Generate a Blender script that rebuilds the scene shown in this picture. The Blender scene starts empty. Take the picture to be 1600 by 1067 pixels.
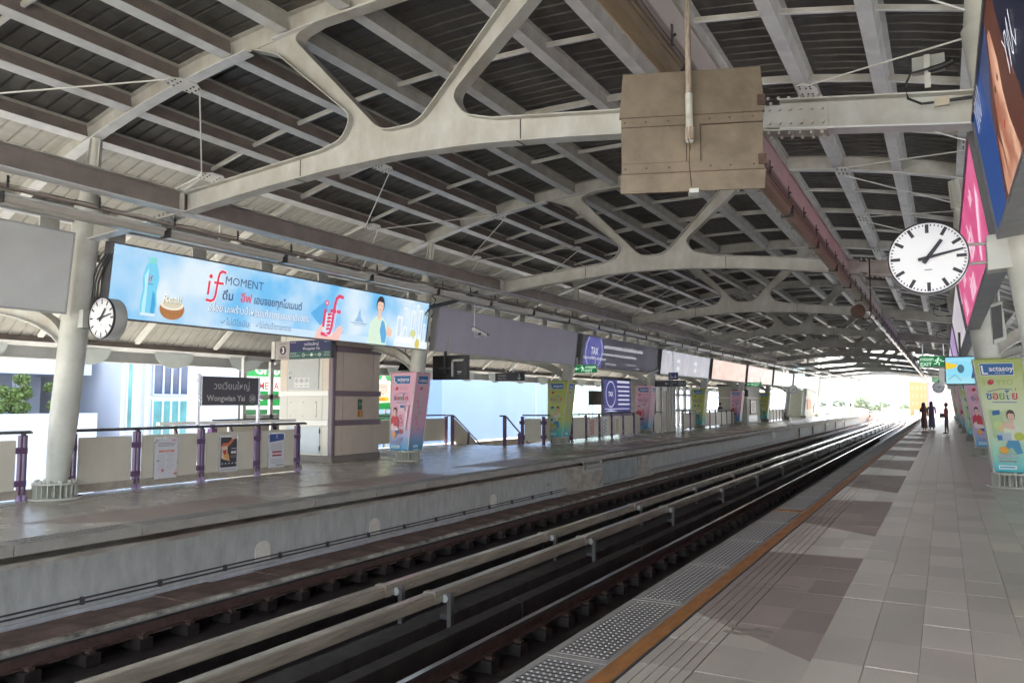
import bpy, bmesh, math, random
from mathutils import Vector, Matrix
from mathutils.geometry import tessellate_polygon
random.seed(7)
sc = bpy.context.scene
COL = sc.collection
R_ = math.radians
PI = math.pi

# ---------------------------------------------------------------- camera, light, exposure
EXPO = 3.4
H = 1.62
cam_d = bpy.data.cameras.new('camera')
cam = bpy.data.objects.new('camera', cam_d)
COL.objects.link(cam)
cam.location = (0, 0, H)
cam.rotation_euler = (R_(90 + 4.476), 0, R_(28.917))
cam_d.sensor_width = 36.0
cam_d.lens = 1220.0 / 1600.0 * 36.0
cam_d.clip_start = 0.05
cam_d.clip_end = 3000
sc.camera = cam

world = bpy.data.worlds.new('World')
sc.world = world
world.use_nodes = True
nt = world.node_tree
nt.nodes.clear()
sky = nt.nodes.new('ShaderNodeTexSky')
sky.sky_type = 'NISHITA'
sky.sun_disc = False
SUN_EL, SUN_AZ = 56.0, -66.0      # azimuth clockwise from +Y
sky.sun_elevation = R_(SUN_EL)
sky.sun_rotation = R_(SUN_AZ)
sky.air_density = 1.0
sky.dust_density = 2.0
sky.ozone_density = 1.0
bg = nt.nodes.new('ShaderNodeBackground')
bg.inputs['Strength'].default_value = 0.14
wo = nt.nodes.new('ShaderNodeOutputWorld')
hsv = nt.nodes.new('ShaderNodeHueSaturation')      # milky tropical midday sky
hsv.inputs['Saturation'].default_value = 0.45
nt.links.new(sky.outputs[0], hsv.inputs['Color'])
nt.links.new(hsv.outputs[0], bg.inputs[0])
nt.links.new(bg.outputs[0], wo.inputs[0])
sun_d = bpy.data.lights.new('sun', 'SUN')
sun_d.energy = 4.0
sun_d.angle = R_(0.5)
sun_d.color = (1.0, 0.95, 0.88)
sun = bpy.data.objects.new('sun', sun_d)
COL.objects.link(sun)
sd = Vector((math.sin(R_(SUN_AZ)) * math.cos(R_(SUN_EL)), math.cos(R_(SUN_AZ)) * math.cos(R_(SUN_EL)), math.sin(R_(SUN_EL))))
sun.rotation_euler = sd.to_track_quat('Z', 'Y').to_euler()
sun.location = (0, 0, 60)
sc.view_settings.view_transform = 'Standard'
sc.view_settings.look = 'None'
sc.view_settings.exposure = EXPO
sc.view_settings.gamma = 1.0
sc.cycles.max_bounces = 10
sc.cycles.diffuse_bounces = 6
sc.cycles.glossy_bounces = 4
sc.cycles.transparent_max_bounces = 12
sc.cycles.sample_clamp_indirect = 8.0
EM = 2.0 ** (-EXPO)              # emission that shows a colour as printed

# ---------------------------------------------------------------- materials
MATS = {}
def srgb(r, g, b):
    f = lambda c: (c / 255 / 12.92) if c / 255 <= 0.04045 else ((c / 255 + 0.055) / 1.055) ** 2.4
    return (f(r), f(g), f(b))

def mat(name, col, rough=0.6, metal=0.0, noise=0.0, scale=3.0, bump=0.0, bscale=40.0, stretch=None, col2=None, emit=0.0, spec=0.5, detail=6.0):
    """procedural paint / concrete / metal with wear noise"""
    if name in MATS:
        return MATS[name]
    m = bpy.data.materials.new(name)
    m.use_nodes = True
    t = m.node_tree
    b = t.nodes['Principled BSDF']
    b.inputs['Roughness'].default_value = rough
    b.inputs['Metallic'].default_value = metal
    b.inputs['Specular IOR Level'].default_value = spec
    b.inputs['Base Color'].default_value = (*col, 1)
    if noise > 0 or bump > 0:
        tc = t.nodes.new('ShaderNodeTexCoord')
        mp = t.nodes.new('ShaderNodeMapping')
        if stretch:
            mp.inputs['Scale'].default_value = stretch
        t.links.new(tc.outputs['Object'], mp.inputs['Vector'])
    if noise > 0:
        n = t.nodes.new('ShaderNodeTexNoise')
        n.inputs['Scale'].default_value = scale
        n.inputs['Detail'].default_value = detail
        n.inputs['Roughness'].default_value = 0.65
        t.links.new(mp.outputs[0], n.inputs['Vector'])
        r = t.nodes.new('ShaderNodeValToRGB')
        c2 = col2 if col2 else tuple(c * (1 - noise) for c in col)
        r.color_ramp.elements[0].position = 0.3
        r.color_ramp.elements[1].position = 0.68
        r.color_ramp.elements[0].color = (*c2, 1)
        r.color_ramp.elements[1].color = (*col, 1)
        t.links.new(n.outputs[0], r.inputs[0])
        t.links.new(r.outputs[0], b.inputs['Base Color'])
        rr = t.nodes.new('ShaderNodeMapRange')
        rr.inputs['To Min'].default_value = min(1, rough + 0.12)
        rr.inputs['To Max'].default_value = max(0.02, rough - 0.1)
        t.links.new(n.outputs[0], rr.inputs['Value'])
        t.links.new(rr.outputs[0], b.inputs['Roughness'])
    if bump > 0:
        n2 = t.nodes.new('ShaderNodeTexNoise')
        n2.inputs['Scale'].default_value = bscale
        n2.inputs['Detail'].default_value = 5
        t.links.new(mp.outputs[0], n2.inputs['Vector'])
        bp = t.nodes.new('ShaderNodeBump')
        bp.inputs['Strength'].default_value = bump
        bp.inputs['Distance'].default_value = 0.02
        t.links.new(n2.outputs[0], bp.inputs['Height'])
        t.links.new(bp.outputs[0], b.inputs['Normal'])
    if emit > 0:
        b.inputs['Emission Color'].default_value = (*col, 1)
        b.inputs['Emission Strength'].default_value = emit
    MATS[name] = m
    return m

def pr(r, g, b, lit=0.0):
    """flat printed ink in the given sRGB colour; lit > 0 = backlit"""
    k = 'ink_%d_%d_%d_%d' % (r, g, b, int(lit * 100))
    if k in MATS:
        return MATS[k]
    c = srgb(r, g, b)
    m = bpy.data.materials.new(k)
    m.use_nodes = True
    bs = m.node_tree.nodes['Principled BSDF']
    if lit > 0:
        bs.inputs['Base Color'].default_value = (*[x * 0.15 for x in c], 1)
        bs.inputs['Emission Color'].default_value = (*c, 1)
        bs.inputs['Emission Strength'].default_value = lit * EM
        bs.inputs['Roughness'].default_value = 0.5
    else:
        bs.inputs['Base Color'].default_value = (*[x * 0.8 for x in c], 1)
        bs.inputs['Roughness'].default_value = 0.42
    MATS[k] = m
    return m

def cloud_print(name, c1, c2, scale, lit, stretch=(1, 1, 1)):
    m = bpy.data.materials.new(name)
    m.use_nodes = True
    t = m.node_tree
    b = t.nodes['Principled BSDF']
    tc = t.nodes.new('ShaderNodeTexCoord')
    mp = t.nodes.new('ShaderNodeMapping')
    mp.inputs['Scale'].default_value = stretch
    n = t.nodes.new('ShaderNodeTexNoise')
    n.inputs['Scale'].default_value = scale
    n.inputs['Detail'].default_value = 5
    r = t.nodes.new('ShaderNodeValToRGB')
    r.color_ramp.elements[0].position = 0.38
    r.color_ramp.elements[1].position = 0.66
    r.color_ramp.elements[0].color = (*c1, 1)
    r.color_ramp.elements[1].color = (*c2, 1)
    t.links.new(tc.outputs['Object'], mp.inputs[0])
    t.links.new(mp.outputs[0], n.inputs['Vector'])
    t.links.new(n.outputs[0], r.inputs[0])
    if lit > 0:
        t.links.new(r.outputs[0], b.inputs['Emission Color'])
        b.inputs['Emission Strength'].default_value = lit * EM
        b.inputs['Base Color'].default_value = (0.05, 0.05, 0.05, 1)
    else:
        t.links.new(r.outputs[0], b.inputs['Base Color'])
    b.inputs['Roughness'].default_value = 0.45
    MATS[name] = m
    return m

STEEL = mat('steel_grey_green_paint', (0.51, 0.52, 0.49), 0.42, 0, 0.34, 2.4, 0.12, 60, (1, 1, 0.6), col2=(0.36, 0.335, 0.285), detail=10)
STEELB = mat('steel_grey_blue_paint', (0.72, 0.73, 0.73), 0.30, 0, 0.25, 2.6, 0.1, 60)
WEB = mat('brown_shaded_web', (0.25, 0.21, 0.19), 0.5, 0, 0.35, 2.2, 0.1, 60)  # brown puts the shade of inward-facing webs into the colour
WHITEST = mat('white_gusset_and_lit_rib', (0.78, 0.78, 0.74), 0.5, 0, 0.15, 4)
DECK = mat('dark_roof_deck', (0.095, 0.09, 0.084), 0.5, 0, 0.45, 1.2, 0.1, 20, (3, 0.7, 1))
RUST = mat('rusty_bolt', (0.09, 0.05, 0.035), 0.8, 0, 0.5, 20)
COLM = mat('column_paint', (0.56, 0.56, 0.50), 0.38, 0, 0.22, 2.6, 0.06, 14)
CONC = mat('platform_concrete', (0.48, 0.45, 0.39), 0.7, 0, 0.45, 2.6, 0.35, 30, (3, 0.8, 1.6), col2=(0.25, 0.205, 0.165))
CONCL = mat('pale_wall_concrete', (0.44, 0.44, 0.415), 0.62, 0, 0.30, 2.2, 0.3, 25, (3, 3, 1.0))
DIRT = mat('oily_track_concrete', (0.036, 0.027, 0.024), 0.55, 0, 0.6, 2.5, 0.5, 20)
SLAB = mat('mossy_trough_slab', (0.25, 0.165, 0.13), 0.75, 0, 0.7, 1.9, 0.6, 25)
WEATH = mat('flaking_kerb', (0.24, 0.23, 0.19), 0.85, 0, 0.0, 3.5, 0.8, 18, col2=(0.05, 0.045, 0.04))
WEATH2 = mat('flaking_kerb_face', (0.62, 0.58, 0.48), 0.85, 0, 0.8, 3.2, 0.8, 18, col2=(0.045, 0.04, 0.035), detail=9)
RAILRUST = mat('rail_web_rust', (0.095, 0.048, 0.038), 0.7, 0, 0.5, 9)
RAILTOP = mat('polished_rail_head', (0.55, 0.54, 0.55), 0.22, 1.0)
COVER = mat('third_rail_cover_grp', (0.36, 0.31, 0.235), 0.24, 0, 0.5, 2.2, 0.15, 30, (5, 0.5, 5), spec=0.8)
_b = COVER.node_tree.nodes['Principled BSDF']; _b.inputs['Coat Weight'].default_value = 0.8; _b.inputs['Coat Roughness'].default_value = 0.16
STAINLESS = mat('brushed_stainless', (0.55, 0.55, 0.57), 0.28, 1.0, 0.1, 12)
PURPLE = mat('purple_post_paint', (0.105, 0.045, 0.125), 0.4, 0, 0.15, 5)
PANEL = mat('railing_panel_beige', (0.60, 0.56, 0.47), 0.5, 0, 0.1, 2.5)
BLACK = mat('black_plastic', (0.015, 0.015, 0.016), 0.45)
DGREY = mat('dark_grey_metal', (0.055, 0.055, 0.06), 0.45, 0, 0.2, 6)
WHITE = mat('white_enamel', (0.72, 0.72, 0.70), 0.4, 0, 0.08, 4)
GREYB = mat('grey_box_enamel', (0.48, 0.49, 0.46), 0.4, 0, 0.1, 4)
ORANGE = mat('orange_safety_paint', (0.42, 0.17, 0.045), 0.55, 0, 0.45, 6, 0.2, 60, (3, 0.6, 1))
BROWNSIGN = mat('dusty_brown_sign_back', (0.185, 0.145, 0.10), 0.7, 0, 0.38, 4.5, 0.1, 60)
LAMPCOV = mat('amber_lamp_cover', (0.32, 0.245, 0.165), 0.35, 0, 0.3, 3, 0, 40, (4, 0.8, 4))
GLASS = mat('teal_glass', (0.10, 0.30, 0.32), 0.12, 0, 0.4, 0.8)
DGLASS = mat('dark_blue_glass', (0.05, 0.08, 0.16), 0.1, 0, 0.5, 0.8)

# ---------------------------------------------------------------- mesh builder
class MB:
    def __init__(s):
        s.v, s.f, s.m, s.mats, s.sm = [], [], [], [], []
    def mi(s, m):
        if m not in s.mats:
            s.mats.append(m)
        return s.mats.index(m)
    def add(s, vs, fs, m, smooth=False):
        o = len(s.v)
        s.v += [tuple(v) for v in vs]
        k = s.mi(m)
        for f in fs:
            s.f.append([o + i for i in f]); s.m.append(k); s.sm.append(smooth)
    def box(s, x0, x1, y0, y1, z0, z1, m):
        s.add([(x0, y0, z0), (x1, y0, z0), (x1, y1, z0), (x0, y1, z0), (x0, y0, z1), (x1, y0, z1), (x1, y1, z1), (x0, y1, z1)],
              [(0, 3, 2, 1), (4, 5, 6, 7), (0, 1, 5, 4), (1, 2, 6, 5), (2, 3, 7, 6), (3, 0, 4, 7)], m)
    def hexa(s, b, t, m):
        """b, t: four bottom and four top points, counterclockwise from above"""
        s.add(list(b) + list(t), [(0, 3, 2, 1), (4, 5, 6, 7), (0, 1, 5, 4), (1, 2, 6, 5), (2, 3, 7, 6), (3, 0, 4, 7)], m)
    def bar(s, a, b, w, h, m, up=(0, 0, 1)):
        a, b = Vector(a), Vector(b)
        d = (b - a).normalized()
        u = Vector(up)
        x = d.cross(u)
        if x.length < 1e-4:
            x = d.cross(Vector((1, 0, 0)))
        x.normalize()
        y = x.cross(d).normalized()
        x *= w / 2; y *= h / 2
        s.add([a - x - y, a + x - y, a + x + y, a - x + y, b - x - y, b + x - y, b + x + y, b - x + y],
              [(0, 3, 2, 1), (4, 5, 6, 7), (0, 1, 5, 4), (1, 2, 6, 5), (2, 3, 7, 6), (3, 0, 4, 7)], m)
    def tube(s, pts, r, m, n=10, cap=True, smooth=True):
        pts = [Vector(p) for p in pts]
        rs = r if isinstance(r, (list, tuple)) else [r] * len(pts)
        rings = []
        for i, p in enumerate(pts):
            d = (pts[min(i + 1, len(pts) - 1)] - pts[max(i - 1, 0)]).normalized()
            x = d.cross(Vector((0, 0, 1)))
            if x.length < 1e-3:
                x = d.cross(Vector((0, 1, 0)))
            x.normalize(); y = d.cross(x).normalized()
            rings.append([p + (x * math.cos(a) + y * math.sin(a)) * rs[i] for a in [2 * PI * k / n for k in range(n)]])
        vs = [v for ring in rings for v in ring]
        fs = []
        for i in range(len(rings) - 1):
            for k in range(n):
                fs.append((i * n + k, i * n + (k + 1) % n, (i + 1) * n + (k + 1) % n, (i + 1) * n + k))
        s.add(vs, fs, m, smooth)
        if cap:
            s.add(rings[0], [tuple(range(n))], m)
            s.add(rings[-1], [tuple(reversed(range(n)))], m)
    def lathe(s, prof, m, n=24, smooth=True, axis=None, o=(0, 0, 0)):
        """prof: (r, z) pairs; axis: optional matrix"""
        M = axis if axis else Matrix.Identity(3)
        o = Vector(o)
        vs = []
        for r, z in prof:
            for k in range(n):
                a = 2 * PI * k / n
                vs.append(o + M @ Vector((r * math.cos(a), r * math.sin(a), z)))
        fs = []
        for i in range(len(prof) - 1):
            for k in range(n):
                fs.append((i * n + k, i * n + (k + 1) % n, (i + 1) * n + (k + 1) % n, (i + 1) * n + k))
        s.add(vs, fs, m, smooth)
    def plate(s, poly, holes, to3, t, m):
        """poly / holes: 2D loops; to3(u, v, w) maps with thickness w in 0..t"""
        loops = [[Vector((p[0], p[1], 0)) for p in poly]] + [[Vector((p[0], p[1], 0)) for p in h] for h in holes]
        flat = [p for l in loops for p in l]
        tris = tessellate_polygon(loops)
        n = len(flat)
        vs = [to3(p.x, p.y, 0) for p in flat] + [to3(p.x, p.y, t) for p in flat]
        fs = [tuple(tr) for tr in tris] + [tuple(i + n for i in reversed(tr)) for tr in tris]
        o = 0
        for l in loops:
            k = len(l)
            for i in range(k):
                a, b = o + i, o + (i + 1) % k
                fs.append((a, b, b + n, a + n))
            o += k
        s.add(vs, fs, m)
    def ribbon(s, path, to3, w0, w1, t, m):
        """flange: a strip of thickness t following a 2D path, from w0 to w1 across"""
        L, Rr = [], []
        for i, p in enumerate(path):
            a = Vector(path[max(i - 1, 0)]); b = Vector(path[min(i + 1, len(path) - 1)])
            d = (b - a).normalized(); nn = Vector((-d.y, d.x))
            p = Vector(p)
            L.append(p + nn * t / 2); Rr.append(p - nn * t / 2)
        vs = []
        for l, r in zip(L, Rr):
            vs += [to3(l.x, l.y, w0), to3(l.x, l.y, w1), to3(r.x, r.y, w1), to3(r.x, r.y, w0)]
        fs = []
        n = len(path)
        for i in range(n - 1):
            for k in range(4):
                a = i * 4 + k; b = i * 4 + (k + 1) % 4
                fs.append((a, b, b + 4, a + 4))
        fs.append((0, 1, 2, 3)); fs.append(tuple(4 * (n - 1) + k for k in (3, 2, 1, 0)))
        s.add(vs, fs, m)
    def build(s, name, parent=None, loc=None, bevel=0.0, fix=True):
        me = bpy.data.meshes.new(name)
        me.from_pydata(s.v, [], s.f)
        for m in s.mats:
            me.materials.append(m)
        me.polygons.foreach_set('material_index', s.m)
        me.polygons.foreach_set('use_smooth', s.sm)
        me.update()
        if fix:
            bm = bmesh.new(); bm.from_mesh(me)
            bmesh.ops.recalc_face_normals(bm, faces=bm.faces)
            bm.to_mesh(me); bm.free()
        o = bpy.data.objects.new(name, me)
        COL.objects.link(o)
        if parent:
            o.parent = parent
        if loc:
            o.location = loc
        if bevel > 0:
            md = o.modifiers.new('bevel', 'BEVEL')
            md.width = bevel; md.segments = 2; md.limit_method = 'ANGLE'; md.angle_limit = R_(50)
        return o

def tag(o, label, cat, group=None, kind=None):
    if label: o['label'] = label
    if cat: o['category'] = cat
    if group: o['group'] = group
    if kind: o['kind'] = kind
    return o
def empty(name, loc, label, cat, group=None, rz=0.0):
    o = bpy.data.objects.new(name, None)
    o.empty_display_size = 0.2
    COL.objects.link(o)
    o.location = loc
    o.rotation_euler = (0, 0, rz)
    return tag(o, label, cat, group)
def struct(o, label=None):
    o['kind'] = 'structure'
    if label: o['label'] = label
    return o
def stuff(o):
    o['kind'] = 'stuff'
    return o
def copy_tree(o, parent=None, loc=None, label=None):
    c = o.copy()
    COL.objects.link(c)
    if parent: c.parent = parent
    if loc: c.location = loc
    if label: c['label'] = label
    for ch in o.children:
        copy_tree(ch, c)
    return c

ORD = ['first', 'second', 'third', 'fourth', 'fifth', 'sixth', 'seventh', 'eighth', 'ninth', 'tenth', 'eleventh', 'twelfth', 'thirteenth', 'fourteenth', 'fifteenth', 'sixteenth', 'seventeenth', 'eighteenth', 'nineteenth', 'twentieth']
def nth(i):
    return ORD[i] if i < len(ORD) else 'number %d' % (i + 1)

# ---------------------------------------------------------------- flat print on a face
_txt = {}
def text_mesh(s, bold=False):
    """lettering outline as triangles, cached; returns verts, faces, width"""
    k = (s, bold)
    if k in _txt:
        return _txt[k]
    cu = bpy.data.curves.new('lettering', 'FONT')
    cu.body = s
    cu.size = 1.0
    cu.resolution_u = 2
    if bold: cu.offset = 0.018
    ob = bpy.data.objects.new('lettering', cu)
    COL.objects.link(ob)
    dg = bpy.context.evaluated_depsgraph_get()
    me = ob.evaluated_get(dg).to_mesh()
    vs = [(v.co.x, v.co.y) for v in me.vertices]
    fs = [tuple(p.vertices) for p in me.polygons]
    ob.to_mesh_clear()
    bpy.data.objects.remove(ob)
    bpy.data.curves.remove(cu)
    if vs:
        x0 = min(v[0] for v in vs); x1 = max(v[0] for v in vs)
        vs = [(x - x0, y) for x, y in vs]
    else:
        x0 = x1 = 0
    _txt[k] = (vs, fs, x1 - x0)
    return _txt[k]

class Art:
    """flat print in a plane: origin o, axes u (right), v (up); layers 1.2 mm apart along n"""
    def __init__(s, o, u, v, shear=0.0):
        s.o, s.u, s.v = Vector(o), Vector(u).normalized(), Vector(v).normalized()
        s.n = s.u.cross(s.v).normalized()
        s.mb = MB(); s.l = 1
    def p(s, x, y):
        return s.o + s.u * x + s.v * y + s.n * (0.0012 * s.l)
    def poly(s, pts, m, up=True):
        tris = tessellate_polygon([[Vector((a, b, 0)) for a, b in pts]])
        s.mb.add([s.p(*q) for q in pts], [tuple(t) for t in tris], m)
        if up: s.l += 1
    def rect(s, x0, x1, y0, y1, m, up=True):
        s.poly([(x0, y0), (x1, y0), (x1, y1), (x0, y1)], m, up)
    def ell(s, cx, cy, rx, ry, m, up=True, n=24, rot=0):
        c, sn = math.cos(rot), math.sin(rot)
        s.poly([(cx + rx * math.cos(a) * c - ry * math.sin(a) * sn, cy + rx * math.cos(a) * sn + ry * math.sin(a) * c) for a in [2 * PI * k / n for k in range(n)]], m, up)
    def ring(s, cx, cy, r0, r1, m, n=28):
        vs = []; fs = []
        for k in range(n):
            a = 2 * PI * k / n
            vs += [s.p(cx + r0 * math.cos(a), cy + r0 * math.sin(a)), s.p(cx + r1 * math.cos(a), cy + r1 * math.sin(a))]
            fs.append((2 * k, 2 * ((k + 1) % n), 2 * ((k + 1) % n) + 1, 2 * k + 1))
        s.mb.add(vs, fs, m); s.l += 1
    def line(s, pts, w, m, up=True):
        for a, b in zip(pts[:-1], pts[1:]):
            a, b = Vector(a), Vector(b)
            d = (b - a)
            if d.length < 1e-6: continue
            d.normalize(); nn = Vector((-d.y, d.x)) * w / 2
            e = d * w * 0.3
            s.poly([tuple(a - nn - e), tuple(b - nn + e), tuple(b + nn + e), tuple(a + nn - e)], m, False)
        if up: s.l += 1
    def text(s, t, x, y, h, m, align='l', wmax=None, bold=False, slant=0.0):
        vs, fs, w = text_mesh(t, bold)
        if not vs: return
        k = h / 0.72
        kx = k
        if wmax and w * k > wmax: kx = wmax / w
        ww = w * kx
        ox = x - (ww if align == 'r' else ww / 2 if align == 'c' else 0)
        s.mb.add([s.p(ox + a * kx + slant * b * k, y + b * k) for a, b in vs], fs, m)
        s.l += 1
    def build(s, name, parent):
        return s.mb.build(name, parent, fix=False)
# ================================================================ SETTING
CX = -6.05
def zr(dx):
    """underside of the roof rafters over the distance from the centre line"""
    return 6.98 - 0.0175 * dx * dx - 5.66e-5 * dx ** 4
def sl(dx):
    return -0.035 * dx - 22.6e-5 * dx ** 3
def curve_x(y):
    """the line bends left beyond the station"""
    return 0.0 if y < 98 else -((y - 98) ** 2) / (2 * 900.0)
YS = [-8, 0, 8, 20, 35, 50, 65, 80, 98, 106, 114, 122, 130, 140, 150, 160, 170, 180, 190, 200, 212, 224, 236, 250, 265, 280, 300, 320]
def strip(mb, x0, x1, z0, z1, m, ys=YS):
    """a long box following the line"""
    n = len(ys); vs = []; fs = []
    for y in ys:
        c = curve_x(y)
        vs += [(x0 + c, y, z0), (x1 + c, y, z0), (x1 + c, y, z1), (x0 + c, y, z1)]
    for i in range(n - 1):
        for k in range(4):
            a = i * 4 + k; b = i * 4 + (k + 1) % 4
            fs.append((a, b, b + 4, a + 4))
    fs += [(0, 1, 2, 3), tuple(4 * (n - 1) + k for k in (3, 2, 1, 0))]
    mb.add(vs, fs, m)

# street level ground far below
g = MB()
GROUND = mat('street_ground', (0.46, 0.43, 0.37), 0.85, 0, 0.3, 0.05, 0.1, 2)
g.add([(-620, -200, -12.5), (620, -200, -12.5), (620, 900, -12.5), (-620, 900, -12.5)], [(0, 1, 2, 3)], GROUND)
struct(g.build('street_ground'), 'pale street level ground far below the station viaduct')

# track bed
tb = MB()
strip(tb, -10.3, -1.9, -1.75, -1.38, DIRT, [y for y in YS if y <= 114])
struct(tb.build('track_bed'), 'dark oily concrete track bed between the two platforms')
tb = MB()
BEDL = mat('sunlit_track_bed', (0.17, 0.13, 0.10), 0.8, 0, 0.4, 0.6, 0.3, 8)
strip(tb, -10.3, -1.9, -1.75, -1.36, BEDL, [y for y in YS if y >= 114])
struct(tb.build('viaduct_track_deck'), 'sunlit track deck curving left beyond the station')

# ---- floor material with the darker door bands
def floor_mat(name, base, dark, x_edge, sgn, per=5.25, y0=5.32, ln=3.75, rough=0.33, relief=0.3, sheet=False):
    m = bpy.data.materials.new(name); m.use_nodes = True
    t = m.node_tree; b = t.nodes['Principled BSDF']
    geo = t.nodes.new('ShaderNodeNewGeometry')
    sp = t.nodes.new('ShaderNodeSeparateXYZ')
    t.links.new(geo.outputs['Position'], sp.inputs[0])
    def M(op, a, bb=None, c=None):
        n = t.nodes.new('ShaderNodeMath'); n.operation = op
        for i, v in enumerate((a, bb, c)):
            if v is None: continue
            if isinstance(v, (int, float)): n.inputs[i].default_value = v
            else: t.links.new(v, n.inputs[i])
        return n.outputs[0]
    X, Y = sp.outputs[0], sp.outputs[1]
    d = M('MULTIPLY', M('SUBTRACT', x_edge, X), sgn)          # distance from the band's inner edge towards the track
    mm = M('FLOORED_MODULO', M('SUBTRACT', Y, y0), per)
    st = M('MULTIPLY', M('POWER', M('MAXIMUM', d, 0.0), 1.0), 0.85)
    mask = M('MULTIPLY', M('MULTIPLY', M('GREATER_THAN', mm, st), M('LESS_THAN', mm, M('ADD', ln, M('MULTIPLY', d, -0.12)))), M('GREATER_THAN', d, 0.0))
    n1 = t.nodes.new('ShaderNodeTexNoise'); n1.inputs['Scale'].default_value = 1.3; n1.inputs['Detail'].default_value = 8; n1.inputs['Roughness'].default_value = 0.7
    n2 = t.nodes.new('ShaderNodeTexNoise'); n2.inputs['Scale'].default_value = 160; n2.inputs['Detail'].default_value = 3
    for n in (n1, n2): t.links.new(geo.outputs['Position'], n.inputs['Vector'])
    mx = t.nodes.new('ShaderNodeMix'); mx.data_type = 'RGBA'
    mx.inputs[6].default_value = (*base, 1); mx.inputs[7].default_value = (*dark, 1)
    t.links.new(mask, mx.inputs[0])
    oi = t.nodes.new('ShaderNodeObjectInfo')
    v = M('ADD', M('MULTIPLY', n1.outputs[0], 0.5), M('MULTIPLY', n2.outputs[0], 0.9))
    v = M('ADD', v, M('MULTIPLY', oi.outputs['Random'], 0.36))
    v = M('ADD', v, 0.20)
    if sheet:      # stone to stone variation of the polished far floor
        wn = t.nodes.new('ShaderNodeTexWhiteNoise'); wn.noise_dimensions = '2D'
        cb = t.nodes.new('ShaderNodeCombineXYZ')
        t.links.new(M('FLOOR', M('DIVIDE', X, 0.45)), cb.inputs[0]); t.links.new(M('FLOOR', M('DIVIDE', Y, 0.6)), cb.inputs[1])
        t.links.new(cb.outputs[0], wn.inputs['Vector'])
        v = M('ADD', v, M('MULTIPLY', M('SUBTRACT', wn.outputs['Value'], 0.5), 0.22))
        v = M('ADD', v, M('MULTIPLY', M('SUBTRACT', n1.outputs[0], 0.5), 0.25))
    hs = t.nodes.new('ShaderNodeHueSaturation')
    t.links.new(mx.outputs[2], hs.inputs['Color']); t.links.new(v, hs.inputs['Value'])
    t.links.new(hs.outputs[0], b.inputs['Base Color'])
    t.links.new(M('ADD', M('ADD', M('MULTIPLY', n1.outputs[0], 0.06 if sheet else 0.12), rough), M('MULTIPLY', mask, 0.16)), b.inputs['Roughness'])
    mpp = t.nodes.new('ShaderNodeMapping'); mpp.inputs['Scale'].default_value = (22, 150, 1); t.links.new(geo.outputs['Position'], mpp.inputs[0])
    n3 = t.nodes.new('ShaderNodeTexNoise'); n3.inputs['Scale'].default_value = 1.0; n3.inputs['Detail'].default_value = 4; t.links.new(mpp.outputs[0], n3.inputs['Vector'])
    bp = t.nodes.new('ShaderNodeBump'); bp.inputs['Strength'].default_value = relief; bp.inputs['Distance'].default_value = 0.005
    t.links.new(M('ADD', M('MULTIPLY', n2.outputs[0], 0.35), n3.outputs[0]), bp.inputs['Height']); t.links.new(bp.outputs[0], b.inputs['Normal'])
    MATS[name] = m
    return m
FLOOR = floor_mat('granite_floor_near', (0.43, 0.375, 0.315), (0.275, 0.218, 0.19), -0.80, 1.0, rough=0.25, relief=0.22)
FLOORL = floor_mat('granite_floor_far', (0.44, 0.40, 0.345), (0.32, 0.25, 0.22), -11.0, -1.0, y0=11.3, rough=0.24, relief=0.0, sheet=True)
STUDB = mat('tactile_panel', (0.24, 0.22, 0.20), 0.5, 0, 0.3, 3.0, 0.2, 90)
STUD = mat('steel_stud', (0.38, 0.37, 0.35), 0.35, 0.4)
EDGE = mat('edge_stone', (0.36, 0.335, 0.30), 0.55, 0, 0.35, 2.5, 0.2, 60)
JOINT = mat('dark_joint', (0.045, 0.04, 0.035), 0.9)

# ---- near platform
YE = 134.0
mb = MB()
mb.box(-2.30, 7.0, -6, YE, -1.9, -0.014, CONC)
near = struct(mb.build('platform_floor'), 'near platform paved with grey granite tiles')
tile = MB(); tile.box(-0.1485, 0.1485, -0.2975, 0.2975, -0.012, 0, FLOOR)
gt = MB()
for k in range(5):
    gt.box(-0.172 + k * 0.07, -0.172 + k * 0.07 + 0.061, -0.297, 0.297, -0.012, 0, FLOOR)
tiles = []
for j in range(int((YE + 6) / 0.6)):
    y = -6 + 0.3 + j * 0.6
    for i in range(-1, 26):
        if i == -1: tiles.append(('g', -1.57, y))
        else: tiles.append(('t', (-1.39 + 0.1475 + 0.295 * i) if i < 2 else (-0.80 + 0.15 + 0.3 * (i - 2)), y))
def key(t):
    _, x, y = t
    # distance from where one stands, things behind are last
    ang = math.degrees(math.atan2(x, y)) if y > 0 else 180
    vis = y > 4.2 and x < y * 0.16 + 0.25
    return (0 if vis else 1, y + abs(x) * 0.3)
tiles.sort(key=key)
t0 = g0 = None
rest = MB()
for q, (k, x, y) in enumerate(tiles):
    if q < 290:
        if k == 't':
            if t0 is None: t0 = tile.build('floor_tile', near); o = t0
            else: o = t0.copy(); COL.objects.link(o)
        else:
            if g0 is None: g0 = gt.build('grooved_tile', near); o = g0
            else: o = g0.copy(); COL.objects.link(o)
        o.location = (x, y, random.uniform(-0.0012, 0.0012)); o.rotation_euler = (random.uniform(-0.004, 0.004), random.uniform(-0.004, 0.004), 0)
    else:
        if x > 6.8: continue
        z = random.uniform(-0.001, 0.001)
        if k == 't': rest.box(x - 0.148, x + 0.148, y - 0.2975, y + 0.2975, -0.012, z, FLOOR)
        elif y < 40:
            for kk in range(5): rest.box(x - 0.172 + kk * 0.07, x - 0.111 + kk * 0.07, y - 0.297, y + 0.297, -0.012, z, FLOOR)
        else: rest.box(x - 0.17, x + 0.17, y - 0.297, y + 0.297, -0.012, z, FLOOR)
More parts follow.
